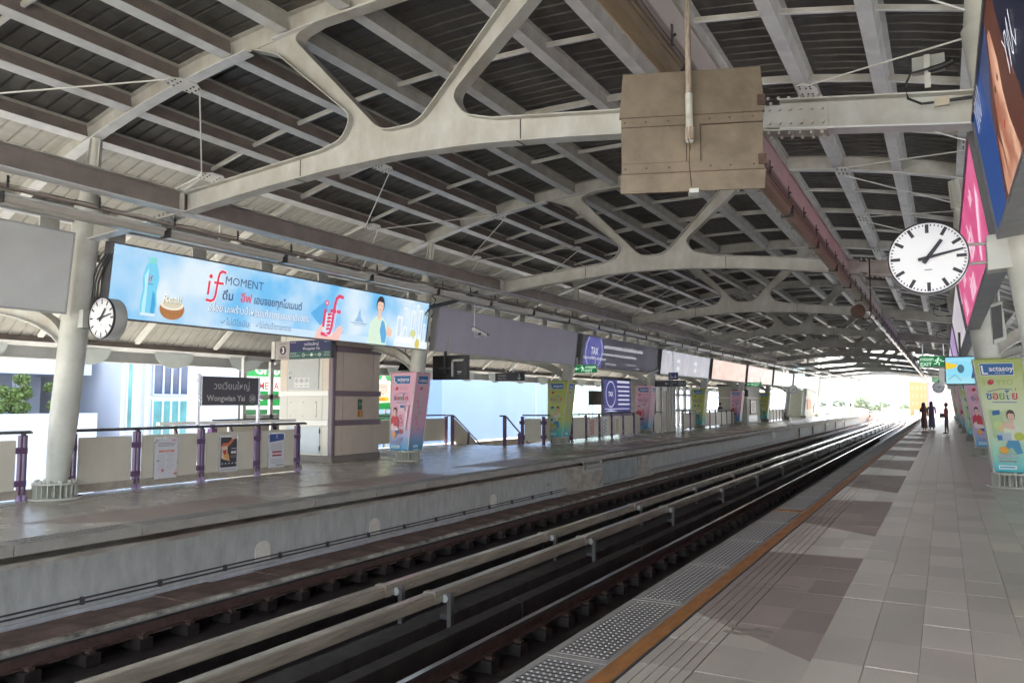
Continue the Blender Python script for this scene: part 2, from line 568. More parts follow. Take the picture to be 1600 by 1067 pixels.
stuff(rest.build('distant_floor_tiles', near, fix=False))
mb = MB(); mb.box(-2.3, 7.0, -6, YE, -0.016, -0.0135, JOINT)
mb.build('joint_bed', near)
# edge panels with studs
def edge_panel(x0, x1, L, rows, colsn, parent, m=STUDB, studs=True):
    e = MB()
    e.box(x0, x1, 0.006, L - 0.006, -0.13, -0.004, EDGE)
    if studs:
        e.box(x0 + 0.055, x1 - 0.03, 0.07, L - 0.07, -0.05, -0.0005, m)
        for a in range(rows):
            for b in range(colsn):
                cx = x0 + 0.085 + (x1 - x0 - 0.145) * a / (rows - 1); cy = 0.10 + (L - 0.2) * b / (colsn - 1)
                r, r2, h = 0.0105, 0.006, 0.006
                vs = [(cx + r * math.cos(PI / 3 * k), cy + r * math.sin(PI / 3 * k), -0.0008) for k in range(6)] + [(cx + r2 * math.cos(PI / 3 * k), cy + r2 * math.sin(PI / 3 * k), h) for k in range(6)]
                e.add(vs, [(k, (k + 1) % 6, 6 + (k + 1) % 6, 6 + k) for k in range(6)] + [tuple(range(6, 12))], STUD)
        # cross grooves between the studs
        for b in range(colsn - 1):
            cy = 0.10 + (L - 0.2) * (b + 0.5) / (colsn - 1)
            e.box(x0 + 0.06, x1 - 0.035, cy - 0.006, cy + 0.006, -0.02, 0.0012, JOINT)
    return e.build('edge_panel', parent, fix=False)
L = 1.63
e0 = edge_panel(-2.335, -1.90, L, 8, 25, near)
e0.location = (0, 4.66 - 7 * L + L * 4, 0)
for k in range(1, 78):
    y = 4.66 - 3 * L + k * L
    if y > YE - 2: break
    o = e0.copy(); COL.objects.link(o); o.location = (0, y, 0)
mb = MB(); mb.box(-1.885, -1.765, -6, YE, -0.012, 0.004, ORANGE); mb.build('orange_line', near)
mb = MB(); mb.box(-2.30, -1.90, 12.32, 12.50, -0.01, 0.009, ORANGE); mb.build('orange_cross_strip', near)
mb = MB(); mb.box(-1.899, -1.885, -6, YE, -0.012, 0.003, EDGE); mb.box(-1.765, -1.75, -6, YE, -0.012, 0.003, DGREY); mb.build('line_border', near)
# worn queue arrows on the paving by the edge
QA = mat('worn_queue_paint', (0.36, 0.31, 0.235), 0.6, 0, 0.35, 12)
a = Art((0, 0, 0.004), (1, 0, 0), (0, 1, 0))
for x, y, r in ((-1.28, 5.78, 0.3), (-1.33, 7.28, -0.1), (-1.30, 8.75, 0.15)):
    for d in (-0.09, 0.05):
        a.poly([(x - 0.16, y + d), (x - 0.05, y + d - 0.02), (x + 0.05, y + d + 0.02), (x + 0.17, y + d), (x + 0.15, y + d + 0.05), (x + 0.04, y + d + 0.08), (x - 0.05, y + d + 0.04), (x - 0.15, y + d + 0.06)], QA, False)
a.build('queue_arrow_paint', near)
mb = MB(); mb.box(-2.26, -2.22, -6, YE, -1.9, -0.131, CONC); mb.build('platform_side_wall', near)

# ---- far platform
YEL = 112.0
mb = MB()
mb.box(-13.62, -9.80, -6, YEL, -0.30, -0.006, FLOORL)
mb.box(-17.9, -13.62, 14.1, 26.0, -0.30, -0.006, FLOORL)
mb.box(-17.9, -17.1, 26.0, 33, -0.30, -0.006, FLOORL)
mb.box(-14.6, -13.62, 26.0, YEL, -0.30, -0.006, FLOORL)
mb.box(-17.9, -14.6, 33, YEL, -0.30, -0.006, FLOORL)
far = struct(mb.build('platform_floor'), 'far platform floor of polished grey stone')
mb = MB()
mb.box(-17.9, -9.98, 26.0 + 7, YEL, -1.9, -0.301, CONC); mb.box(-13.5, -9.98, -6, 33, -1.9, -0.301, CONC)
mb.build('platform_base', far)
f0 = edge_panel(-9.79, -9.36, L, 6, 22, far)
f0.location = (0, 0.3, 0)
for k in range(1, 68):
    o = f0.copy(); COL.objects.link(o); o.location = (0, 0.3 + k * L, 0)
# facing stones below the nosing, two courses
fs_ = MB(); fs_.box(-9.835, -9.785, 0.008, L - 0.008, -0.135, -0.008, CONC)
s0 = fs_.build('edging_stone', far); s0.location = (0, 0.3, 0)
fs2 = MB(); fs2.box(-9.87, -9.80, 0.004, L - 0.004, -0.29, -0.139, CONC)
s2 = fs2.build('facing_stone', far); s2.location = (0, -0.2, 0)
for k in range(1, 68):
    for s_, y in ((s0, 0.3), (s2, -0.2)):
        o = s_.copy(); COL.objects.link(o); o.location = (0, y + k * L, 0)
mb = MB(); mb.box(-9.98, -9.825, -6, YEL, -0.36, -0.291, CONC); mb.build('shadow_recess', far)
# wall under the far platform
w = MB()
for y0, y1 in ((-6, 21.2), (28.3, 61.5)):
    w.box(-9.98, -9.88, y0, y1, -1.02, -0.361, CONCL)
for y0, y1 in ((64.0, 68.5), (71, 76), (79, 84), (87, 92), (95, YEL)):
    w.box(-9.98, -9.88, y0, y1, -1.02, -0.361, CONCL)
w.box(-9.98, -9.84, -6, 21.2, -1.14, -1.021, mat('kerb_white_concrete', (0.46, 0.46, 0.47), 0.6, 0, 0.3, 3))
w.box(-9.98, -9.84, 28.3, 61.5, -1.14, -1.021, CONC)
wall = struct(w.build('platform_wall'), 'streaked concrete wall under the edge of the far platform')
pb = MB()
pb.hexa([(-9.88, 21.2, -1.02), (-9.70, 21.9, -1.02), (-9.70, 22.0, -1.02), (-9.88, 22.0, -1.02)], [(-9.88, 21.2, -0.30), (-9.70, 21.9, -0.30), (-9.70, 22.0, -0.30), (-9.88, 22.0, -0.30)], CONC)
pb.box(-9.98, -9.70, 22.0, 23.6, -1.02, -0.30, CONC)
pb.box(-9.98, -9.74, 27.0, 28.3, -1.02, -0.30, CONC)
pb.box(-9.98, -9.66, 21.0, 28.4, -1.10, -1.021, CONCL)
pb.build('wall_pier', wall)
d = MB()
d.box(-9.98, -9.76, 23.62, 25.2, -1.0, -0.31, mat('grey_cabinet_door', (0.30, 0.33, 0.32), 0.5, 0, 0.3, 3)); d.build('cabinet_door', wall)
d = MB(); d.box(-9.98, -9.76, 25.23, 26.97, -1.0, -0.31, mat('grey_cabinet_door', (0.3, 0.33, 0.32))); d.build('cabinet_door', wall)
# half-round cover plates
for y in (9.42, 12.3, 16.9):
    c = MB()
    pts = [(y + 0.16, -0.94)] + [(y + 0.16 * math.cos(a), -0.78 + 0.15 * math.sin(a)) for a in [PI * k / 12 for k in range(13)]] + [(y - 0.16, -0.94)]
    c.plate(pts, [], lambda u, v, t: (-9.88 + t, u, v), 0.02, mat('cover_plate_cream', (0.66, 0.63, 0.55), 0.55, 0, 0.2, 4))
    c.build('cover_plate', wall)
c = MB()
for z, x in ((-0.90, -9.862), (-0.955, -9.85)):
    c.tube([(x, -6, z), (x, 21.2, z)], 0.013, DGREY, 6)
    c.tube([(x, 28.4, z), (x, 61, z)], 0.013, DGREY, 6)
c.build('conduit', wall)
cl = MB(); cl.box(-9.88, -9.83, -0.02, 0.02, -0.975, -0.88, DGREY)
c0 = cl.build('conduit_clip', wall); c0.location = (0, 5.2, 0)
for k in range(1, 14):
    o = c0.copy(); COL.objects.link(o); o.location = (0, 5.2 + 1.15 * k, 0)
# trough slabs by the far wall
tr = struct(MB().build('cable_trough')) if False else None
base = MB(); base.box(-9.78, -9.02, -6, 114, -1.38, -1.115, DIRT)
trough = struct(base.build('cable_trough'), 'mossy covered cable trough beside the far track')
sl_ = MB(); sl_.box(-0.345, 0.345, -0.438, 0.438, -0.031, 0.031, SLAB)
q0 = sl_.build('trough_slab', trough); q0.location = (-9.375, 1.45, -1.083)
for k in range(1, 110):
    o = q0.copy(); COL.objects.link(o); o.location = (-9.375 + random.uniform(-0.010, 0.010), 1.45 + 0.9 * k, -1.083 + random.uniform(-0.006, 0.008)); o.rotation_euler = (random.uniform(-0.012, 0.012), random.uniform(-0.018, 0.018), random.uniform(-0.01, 0.01))
kb = MB()
n = 150; prev = None
for k in range(n):
    y0, y1 = -6 + k * 0.6, -6 + (k + 1) * 0.6
    e = -8.93 + random.uniform(-0.018, 0.02)
    kb.hexa([(-9.025, y0, -1.30), (e, y0, -1.30), (e, y1, -1.30), (-9.025, y1, -1.30)], [(-9.025, y0, -1.06), (e - 0.02, y0, -1.065 + random.uniform(-0.01, 0.008)), (e - 0.02, y1, -1.065), (-9.025, y1, -1.06)], WEATH2)
kb.build('weathered_kerb', trough)

# ---- rails and fasteners
def rail(x, label):
    r = MB()
    strip(r, x - 0.036, x + 0.036, -1.105, -1.07, RAILTOP)
    strip(r, x - 0.034, x + 0.034, -1.125, -1.1055, RAILRUST)
    strip(r, x - 0.010, x + 0.010, -1.215, -1.1255, RAILRUST)
    strip(r, x - 0.075, x + 0.075, -1.235, -1.2155, RAILRUST)
    o = r.build('running_rail'); tag(o, label, 'rail', 'running rails of the two tracks')
    return o
def clip(parent, x, n):
    c = MB()
    c.box(-0.20, 0.20, -0.09, 0.09, -1.37, -1.24, DIRT)
    for s in (-1, 1):
        c.box(s * 0.13 - 0.045, s * 0.13 + 0.045, -0.035, 0.035, -1.24, -1.205, RUST)
        c.tube([(s * 0.14, 0, -1.24), (s * 0.14, 0, -1.17)], 0.014, RUST, 6)
        c.tube([(s * 0.08, -0.05, -1.20), (s * 0.13, -0.06, -1.19), (s * 0.15, 0, -1.195), (s * 0.13, 0.06, -1.19), (s * 0.08, 0.05, -1.20)], 0.010, RUST, 5)
    o0 = c.build('rail_fastener', parent); o0.location = (x, 3.0, 0)
    for k in range(1, n):
        o = o0.copy(); COL.objects.link(o); o.location = (x, 3.0 + 0.68 * k, 0)
rr = rail(-4.70, 'polished far-side rail of the track nearest the near platform')
clip(rr, -4.70, 95)
rail(-3.26, 'rail hidden close under the near platform edge')
rail(-7.41, 'rail of the far track beside the middle cover beam')
r4 = rail(-8.82, 'rusty rail beside the mossy kerb under the far platform')
clip(r4, -8.82, 95)
# guard kerbs
for x, lb in ((-5.05, 'dark concrete guard kerb beside the polished rail'), (-7.06, 'dark concrete guard kerb of the far track')):
    t = empty('guard_kerb', (x, 0, -1.38), lb, 'kerb', 'concrete guard kerbs')
    k0 = MB(); k0.box(-0.10, 0.10, 0.04, 4.56, 0, 0.40, DIRT)
    a0 = k0.build('kerb_block', t, (0, 4.0 - 9.2 + 0.62, 0), bevel=0.01)
    for k in range(1, 25):
        o = a0.copy(); COL.objects.link(o); o.location = (0, 4.0 - 9.2 + 0.62 + 4.6 * k, 0)
t = MB(); t.box(-6.28, -5.92, -6, 114, -1.38, -1.22, mat('cable_tray_lid', (0.07, 0.062, 0.058), 0.6, 0, 0.5, 4, 0.3, 30))
tag(t.build('cable_tray'), 'dark flat cable tray lying between the two cream cover beams', 'cable tray')
# third rail covers
for x, sgn, lb in ((-6.43, -1, 'cream third rail cover beam of the far track'), (-5.67, 1, 'cream third rail cover beam of the near track')):
    t = empty('third_rail_cover', (x, 0, -1.38), lb, 'third rail cover', 'third rail covers between the tracks')
    c = MB()
    prof = [(-0.085, -0.135), (-0.080, -0.055), (-0.070, -0.05), (-0.068, -0.016), (-0.055, 0), (0.055, 0), (0.068, -0.016), (0.070, -0.05), (0.080, -0.055), (0.085, -0.135), (0.070, -0.135), (0.062, -0.035), (-0.062, -0.035), (-0.070, -0.135)]
    prof = [(a, b + 0.66) for a, b in prof]
    c.plate(prof, [], lambda u, v, w: (u, 0.012 + w, v), 4.58, COVER)
    c0 = c.build('cover_section', t, (0, 8.2 - 9.2, 0))
    for k in range(1, 27):
        o = c0.copy(); COL.objects.link(o); o.location = (0, 8.2 - 9.2 + 4.6 * k, 0)
    c = MB(); c.box(-0.090, 0.090, -0.05, 0.05, 0.52, 0.665, COVER)
    j0 = c.build('joint_sleeve', t, (0, 8.2 - 9.2, 0))
    p = MB()
    p.box(0.13, 0.19, -0.035, 0.035, 0, 0.62, mat('galvanised_post', (0.13, 0.125, 0.12), 0.45, 0.3, 0.3, 8))
    p.box(0.10, 0.13, -0.03, 0.03, 0.50, 0.60, DGREY)
    p.tube([(0.10, -0.05, 0.56), (0.10, 0.02, 0.56)], 0.05, GREYB, 12)
    p.box(0.02, 0.19, -0.03, 0.03, 0.30, 0.36, DGREY)
    p0 = p.build('support_post', t, (0, 8.2 - 9.2 + 0.18, 0))
    for k in range(1, 27):
        o = j0.copy(); COL.objects.link(o); o.location = (0, 8.2 - 9.2 + 4.6 * k, 0)
        o = p0.copy(); COL.objects.link(o); o.location = (0, 8.38 - 9.2 + 4.6 * k, 0)
    far_ = MB()
    strip(far_, -0.10 , 0.10, 0.50, 0.66, COVER, [y for y in YS if y >= 122])
    far_.build('curved_cover_run', t)
# ================================================================ ROOF
roof = empty('station_roof', (CX, 0, 6.9), 'dark vaulted roof of corrugated sheet on steel purlins over the tracks', 'roof')
NF = 13
FY = [8 + 10 * i for i in range(-1, NF)]
Y0R, Y1R = -6.0, 129.0
DXE = 12.75
# corrugated deck: ribs run across the vault
dk = MB()
segs = [-DXE + 2 * DXE * k / 26 for k in range(27)]
pitch = 0.27
y = Y0R
rows = []
while y < 94.0:
    rows += [(y, 0.0), (y + pitch * 0.78, 0.0), (y + pitch * 0.83, 0.04), (y + pitch * 0.95, 0.04)]
    y += pitch
n = len(segs); vs = []; fs = []
for yy, h in rows:
    for dx in segs:
        vs.append((dx, yy, zr(dx) + 0.30 + h - 6.9))
for r in range(len(rows) - 1):
    for c in range(n - 1):
        fs.append((r * n + c, r * n + c + 1, (r + 1) * n + c + 1, (r + 1) * n + c))
DECKW = mat('cream_wing_deck', (0.46, 0.455, 0.42), 0.5, 0, 0.25, 1.2, 0.1, 20, (3, 0.7, 1))
dk.add(vs, [f for f in fs if abs(vs[f[0]][0] + vs[f[1]][0]) / 2 < 6.75], DECK)
dk.add(vs, [f for f in fs if abs(vs[f[0]][0] + vs[f[1]][0]) / 2 >= 6.75], DECKW)
dk.build('corrugated_deck', roof, fix=False)
up = MB()
vs = []; fs = []
for yy in (Y0R, 94.0):
    for dx in segs: vs.append((dx * 1.004, yy, zr(dx) + 0.42 - 6.9))
for c in range(n - 1): fs.append((c, c + 1, n + c + 1, n + c))
up.add(vs, fs, mat('roof_top_sheet', (0.3, 0.31, 0.31), 0.5)); up.build('roof_top_sheet', roof, fix=False)

# purlins: Z sections between the frames
PDX = [0.85 + 1.15 * k for k in range(11)]
PDX = [-d for d in reversed(PDX)] + PDX
npurl = 0
for dx in PDX:
    s = sl(dx); a = math.atan(s)
    ca, sa = math.cos(a), math.sin(a)
    def P_(u, w): return (u * ca - w * sa, u * sa + w * ca)
    outer = abs(dx) > 11.0
    dpt = 0.235
    bw = 0.19 if not outer else 0.15
    m = MB()
    for (u0, u1, w0, w1, mt) in ((-bw, 0.0, 0.0, 0.008, STEELB), (-0.008, 0.0, 0.008, dpt - 0.02, WEB if dx < -2.5 else STEEL), (-0.008, 0.07, dpt - 0.02, dpt - 0.012, STEEL), (-bw, -bw + 0.006, 0.008, 0.03, STEELB)):  # web colour follows the light: brown on the shaded left, lighter grey elsewhere
        q = [P_(u0, w0), P_(u1, w0), P_(u1, w1), P_(u0, w1)]
        m.hexa([(q[0][0], 0.09, q[0][1]), (q[1][0], 0.09, q[1][1]), (q[1][0], 9.91, q[1][1]), (q[0][0], 9.91, q[0][1])],
               [(q[3][0], 0.09, q[3][1]), (q[2][0], 0.09, q[2][1]), (q[2][0], 9.91, q[2][1]), (q[3][0], 9.91, q[3][1])], mt)
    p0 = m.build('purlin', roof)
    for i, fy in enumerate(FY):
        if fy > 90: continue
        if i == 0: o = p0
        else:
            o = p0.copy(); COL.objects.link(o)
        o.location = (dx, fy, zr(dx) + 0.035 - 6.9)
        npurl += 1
# last half bay hidden. cross ribs every 2.5 m
ribs = []
allp = PDX
for i, fy in enumerate(FY):
    if fy > 85: continue
    for q in (2.5, 5.0, 7.5):
        for k in range(len(allp) - 1):
            ribs.append((fy + q, k, q == 5.0))
ribs.sort(key=lambda r: (0 if r[0] > 5 else 1, r[0]))
rest = MB()
meshes = {}
cnt = 0
for (yy, k, mid) in ribs:
    d0, d1 = allp[k], allp[k + 1]
    z0, z1 = zr(d0) + 0.15 - 6.9, zr(d1) + 0.15 - 6.9
    edge = max(abs(d0), abs(d1)) > 8.5
    hgt = 0.055 if not mid else 0.10
    mt = STEELB if not edge else WHITEST  # outer ribs coloured white to carry the light from outside
    def shape(M, oy, ox=0, oz=0):
        M.bar((d0 + 0.0 - ox, oy, z0 + hgt / 2 - oz), (d1 - 0.0 - ox, oy, z1 + hgt / 2 - oz), 0.012, hgt, STEEL if not edge else WHITEST)
        w = 0.05 if not edge else 0.13
        M.bar((d0 - ox, oy + w / 2, z0 - 0.004 - oz), (d1 - ox, oy + w / 2, z1 - 0.004 - oz), w, 0.008, mt)
        M.bar((d0 - ox, oy + 0.02, z0 + hgt + 0.004 - oz), (d1 - ox, oy + 0.02, z1 + hgt + 0.004 - oz), 0.04, 0.008, mt)
    if cnt < 300:
        kk = (k, mid)
        if kk not in meshes:
            M = MB(); shape(M, 0); o = M.build('cross_rib', roof, fix=False); meshes[kk] = o
        else:
            o = meshes[kk].copy(); COL.objects.link(o)
        o.location = (0, yy, 0)
        cnt += 1
    else:
        shape(rest, yy)
stuff(rest.build('distant_cross_ribs', roof, fix=False))
# eave fascia, gutter lip
e = MB()
for s in (-1, 1):
    d = s * (DXE - 0.05)
    e.bar((d, Y0R, zr(d) + 0.13 - 6.9), (d, Y1R, zr(d) + 0.13 - 6.9), 0.03, 0.30, WHITEST)
    e.bar((d - s * 0.10, Y0R, zr(d) - 0.03 - 6.9), (d - s * 0.10, Y1R, zr(d) - 0.03 - 6.9), 0.22, 0.02, WHITEST)
e.build('eave_fascia', roof)
# scalloped translucent visors under the eave
vm = mat('milky_visor', (0.62, 0.68, 0.66), 0.35, 0, 0.1, 3)
v = MB()
arc = [(0.62 * math.cos(a), -0.40 * math.sin(a)) for a in [PI * k / 14 for k in range(15)]]
v.plate(arc, [], lambda u, w, t: (t, u, w), 0.012, vm)
dd = -(DXE - 0.35)
v0 = v.build('eave_visor', roof, (dd, FY[0] + 1.25, zr(dd) - 6.9))
for k in range(1, 50):
    o = v0.copy(); COL.objects.link(o); o.location = (dd, FY[0] + 1.25 + 2.5 * k, zr(dd) - 6.9)
# tie rods: zigzag in the roof plane with gusset plates
def rod_pt(dx, yy, dz=-0.03): return Vector((dx, yy, zr(dx) + dz - 6.9))
def gusset(M, dx, yy):
    c = rod_pt(dx, yy, -0.005); s = sl(dx)
    pts = [(-0.30, -0.05), (-0.22, -0.14), (0.22, -0.14), (0.30, -0.05), (0.30, 0.05), (0.12, 0.16), (-0.12, 0.16), (-0.30, 0.05)]
    M.plate(pts, [], lambda u, w, t: (c.x + w, c.y + u, c.z + w * s - t), 0.014, WHITEST)
    for u in (-0.22, -0.12, 0.12, 0.22):
        for w in (-0.09, 0.0, 0.07):
            p = Vector((c.x + w, c.y + u, c.z + w * s - 0.014))
            M.tube([p, p - Vector((0, 0, 0.014))], 0.015, DGREY, 6)
mats_g = {}
def add_g(dx, yy):
    if dx not in mats_g:
        M = MB(); gusset(M, dx, 0); mats_g[dx] = M.build('gusset_plate', roof, fix=False); o = mats_g[dx]
    else:
        o = mats_g[dx].copy(); COL.objects.link(o)
    o.location = (0, yy, 0)
rods = {}
def add_rod(d0, y0, d1, y1):
    k = (d0, d1, y1 - y0)
    if k not in rods:
        M = MB(); M.tube([rod_pt(d0, 0), rod_pt(d1, y1 - y0)], 0.013, WHITEST, 6); rods[k] = M.build('tie_rod', roof, fix=False); o = rods[k]
    else:
        o = rods[k].copy(); COL.objects.link(o)
    o.location = (0, y0, 0)
A, B, C_ = PDX[7], PDX[5], PDX[2]      # -4.3, -6.6, -10.05
A2, B2, C2 = -A, -B, -C_
for i, fy in enumerate(FY[:-1]):
    for a, b, c in ((A, B, C_), (A2, B2, C2)):
        add_g(a + (-4.6 if a < 0 else 4.6), fy + 1.2); add_g(a + (-4.6 if a < 0 else 4.6), fy + 6.2)
        add_g(a, fy); add_g(b, fy + 2.5); add_g(a, fy + 5); add_g(b, fy + 7.5)
        for (d0, u0, d1, u1) in ((a, 0.3, b, 2.25), (b, 2.75, a, 4.75), (a, 5.25, b, 7.25), (b, 7.75, a, 9.7)):
            add_rod(d0, fy + u0, d1, fy + u1)
        add_g(c, fy + 0.9); add_g(c, fy + 5.9)
        for (d0, u0, d1, u1) in ((c, 1.15, b, 2.25), (b, 2.75, c, 5.6), (c, 6.1, b, 7.25), (b, 7.75, c, 10.6)):
            add_rod(d0, fy + u0, d1, fy + u1)

# ---------------------------------------------------------------- arched frames
def fillet(pts, rad, n=7):
    """round the inner corners of a polyline; rad: one radius per inner corner"""
    out = [Vector(pts[0])]
    for i in range(1, len(pts) - 1):
        p0, p, p1 = Vector(pts[i - 1]), Vector(pts[i]), Vector(pts[i + 1])
        r = rad[i - 1]
        if r <= 0:
            out.append(p); continue
        a = (p0 - p).normalized(); b = (p1 - p).normalized()
        ang = a.angle(b)
        t = min(r / math.tan(ang / 2), (p0 - p).length * 0.49 if i > 1 else (p0 - p).length * 0.9, (p1 - p).length * 0.49 if i < len(pts) - 2 else (p1 - p).length * 0.9)
        A_, B_ = p + a * t, p + b * t
        for k in range(n + 1):
            s = k / n
            out.append(A_ * (1 - s) ** 2 + p * 2 * s * (1 - s) + B_ * s * s)
    out.append(Vector(pts[-1]))
    return [(v.x, v.y) for v in out]
CH = [(-6.55, 4.66), (-4.2, 4.84), (-2.45, 5.0), (-1.2, 5.08), (0, 5.11), (1.2, 5.06), (2.45, 4.94), (3.1, 4.86), (4.45, 4.66), (6.3, 4.40), (6.65, 4.36)]
def ct(dx):
    """top of the arch chord"""
    if dx <= CH[0][0]: return CH[0][1]
    for a, b in zip(CH[:-1], CH[1:]):
        if dx <= b[0]:
            return a[1] + (b[1] - a[1]) * (dx - a[0]) / (b[0] - a[0])
    return CH[-1][1]
CD = 0.30
LB, RB = -4.12, 4.56           # where the chord meets the long beams
def chord_pts(a, b, off, n=20):
    return [(a + (b - a) * k / n, ct(a + (b - a) * k / n) + off) for k in range(n + 1)]
def make_frame(fy, label):
    t = empty('arched_frame', (CX, fy, 4.9), label, 'roof frame', 'arched steel frames carrying the roof')
    to = lambda u, v, w: (u, w, v - 4.9)
    # cast node plate with two struts, open triangle between them
    zb = lambda dx: ct(dx) - CD
    sw = 0.27
    li = (-0.55, ct(0) + 0.28)
    left = fillet([(LB, ct(LB)), (-1.35, ct(-1.35)), (-0.95, ct(0) + 0.05), (-0.78, ct(0) + 0.35), (-2.18, zr(2.1) - 0.28), (-2.75, zr(2.75)), ], [0.8, 0.3, 0.4, 0.35])
    right = [( -x, z) for x, z in fillet([(-RB, ct(RB)), (-1.40, ct(1.40)), (-1.0, ct(0) + 0.05), (-0.80, ct(0) + 0.33), (-2.18, zr(2.1) - 0.28), (-2.75, zr(2.75)), ], [0.8, 0.3, 0.4, 0.35])]
    cen = fillet([(0, ct(0) + 0.06), (-0.30, ct(0) + 0.06), (-1.92, zr(1.85) - 0.10), (-1.45, zr(1.4) - 0.01), (0, zr(0) - 0.01), (1.45, zr(1.4) - 0.01), (1.92, zr(1.85) - 0.10), (0.30, ct(0) + 0.06), (0, ct(0) + 0.06)], [0.45, 0.22, 0.25, 0, 0.25, 0.22, 0.45])
    bot = chord_pts(LB, RB, -CD, 24)
    top = [(x, zr(x)) for x in [-2.75 + 5.5 * k / 12 for k in range(13)]]
    outer = bot + list(reversed(right)) [::-1][:0]
    outer = bot + right + list(reversed(top))[1:-1] + list(reversed(left))
    m = MB()
    m.plate(outer, [cen[:-1]], lambda u, v, w: (u, w - 0.008, v - 4.9), 0.016, STEEL)
    m.build('web_plate', t)
    f = MB()
    for path in (bot, left, right, cen):
        f.ribbon(path, to, -0.105, 0.105, 0.016, STEEL)
    f.build('flange', t)
    # weld lines / site joints
    # rafter over the whole width
    rf = MB()
    N = 44
    xs = [-12.6 + 25.2 * k / N for k in range(N + 1)]
    rf.plate([(x, zr(x) + 0.01) for x in xs] + [(x, zr(x) + 0.29) for x in reversed(xs)], [], lambda u, v, w: (u, w - 0.006, v - 4.9), 0.012, STEEL)
    rf.ribbon([(x, zr(x)) for x in xs if x < -2.8], to, -0.10, 0.10, 0.014, STEELB)
    rf.ribbon([(x, zr(x)) for x in xs if x > 2.8], to, -0.10, 0.10, 0.014, STEELB)
    rf.ribbon([(x, zr(x)) for x in xs if -2.8 <= x <= 2.8], to, -0.098, 0.098, 0.013, STEELB)
    rf.ribbon([(x, zr(x) + 0.295) for x in xs], to, -0.09, 0.09, 0.012, STEEL)
    rf.build('rafter', t)
    # bracket arms to the columns
    for s, a, b in ((-1, -6.62, -4.28), (1, 4.72, 6.45)):
        br = MB()
        pts = chord_pts(a, b, 0, 6)
        br.plate([(x, z - 0.29) for x, z in pts] + [(x, z) for x, z in reversed(pts)], [], lambda u, v, w: (u, w - 0.008, v - 4.9), 0.016, STEEL)
        br.ribbon([(x, z - 0.295) for x, z in pts], to, -0.105, 0.105, 0.016, STEELB)
        br.ribbon([(x, z + 0.002) for x, z in pts], to, -0.105, 0.105, 0.016, STEEL)
        br.build('bracket_arm', t)
        sp = MB()
        u0, u1 = (-4.30 - 0.62, -4.30) if s < 0 else (4.56, 5.16)
        q = [(u0, ct(u0) - 0.03), (u1, ct(u1) - 0.03), (u1, ct(u1) - 0.26), (u0, ct(u0) - 0.26)]
        sp.plate(q, [], lambda u, v, w: (u, w - 0.022, v - 4.9), 0.044, STEEL)
        sp.plate([(u0, ct(u0) - 0.318), (u1, ct(u1) - 0.318), (u1, ct(u1) - 0.303), (u0, ct(u0) - 0.303)], [], lambda u, v, w: (u, w - 0.115, v - 4.9), 0.23, STEEL)
        sp.build('splice_plate', t)
        bo = MB()
        for k in range(6):
            x = u0 + 0.05 + (u1 - u0 - 0.1) * k / 5
            for dz in (-0.075, -0.215):
                bo.tube([(x, -0.022, ct(x) + dz - 4.9), (x, -0.045, ct(x) + dz - 4.9)], 0.017, STEEL, 8)
            for yy in (-0.075, 0.075):
                bo.tube([(x, yy, ct(x) - 0.318 - 4.9), (x, yy, ct(x) - 0.345 - 4.9)], 0.015, STEEL, 8)
                bo.tube([(x, yy, ct(x) + 0.01 - 4.9), (x, yy, ct(x) + 0.035 - 4.9)], 0.015, STEEL, 8)
        stuff(bo.build('splice_bolts', t))
    # curved outer arms under the wings
    for s in (-1, 1):
        arm = MB()
        ax = 7.0 if s > 0 else 7.12
        top_ = []
        for k in range(17):
            a = PI / 2 * k / 16
            top_.append((s * (ax - 0.05 + 4.5 * (1 - math.cos(a)) * 1.0), 2.62 + 1.06 * math.sin(a)))
        dn = [(x, z - 0.26) for x, z in top_]
        dn[0] = (top_[0][0], top_[0][1] - 0.34)
        arm.plate(top_ + list(reversed(dn)), [], lambda u, v, w: (u, w - 0.008, v - 4.9), 0.016, STEEL)
        arm.ribbon(top_, to, -0.10, 0.10, 0.016, STEEL)
        arm.ribbon(dn, to, -0.10, 0.10, 0.016, STEELB)
        arm.build('curved_arm', t)
    # site joints drawn by thin cover strips
    j = MB()
    for x in (-1.77, 1.75):
        j.box(x - 0.006, x + 0.006, -0.0125, 0.0125, ct(x) - CD - 4.9 + 0.01, ct(x) - 4.9 - 0.01, JOINT)
        j.box(x - 0.006, x + 0.006, -0.107, 0.107, ct(x) - CD - 4.9 - 0.0125, ct(x) - CD - 4.9 - 0.0085, JOINT)
    j.build('site_joint', t)
    return t
f0 = make_frame(FY[1], 'large arched steel frame nearest the camera with forked centre node')
f0_labels = {}
copy_tree(f0, None, (CX, FY[0], 4.9), 'arched steel frame directly overhead behind the camera')
for i in range(2, len(FY)):
    copy_tree(f0, None, (CX, FY[i], 4.9), ('%s arched steel frame counted from the nearest one towards the bright end' % nth(i - 1)) if i < len(FY) - 1 else 'farthest arched steel frame at the bright end of the roof')
bpy.data.objects

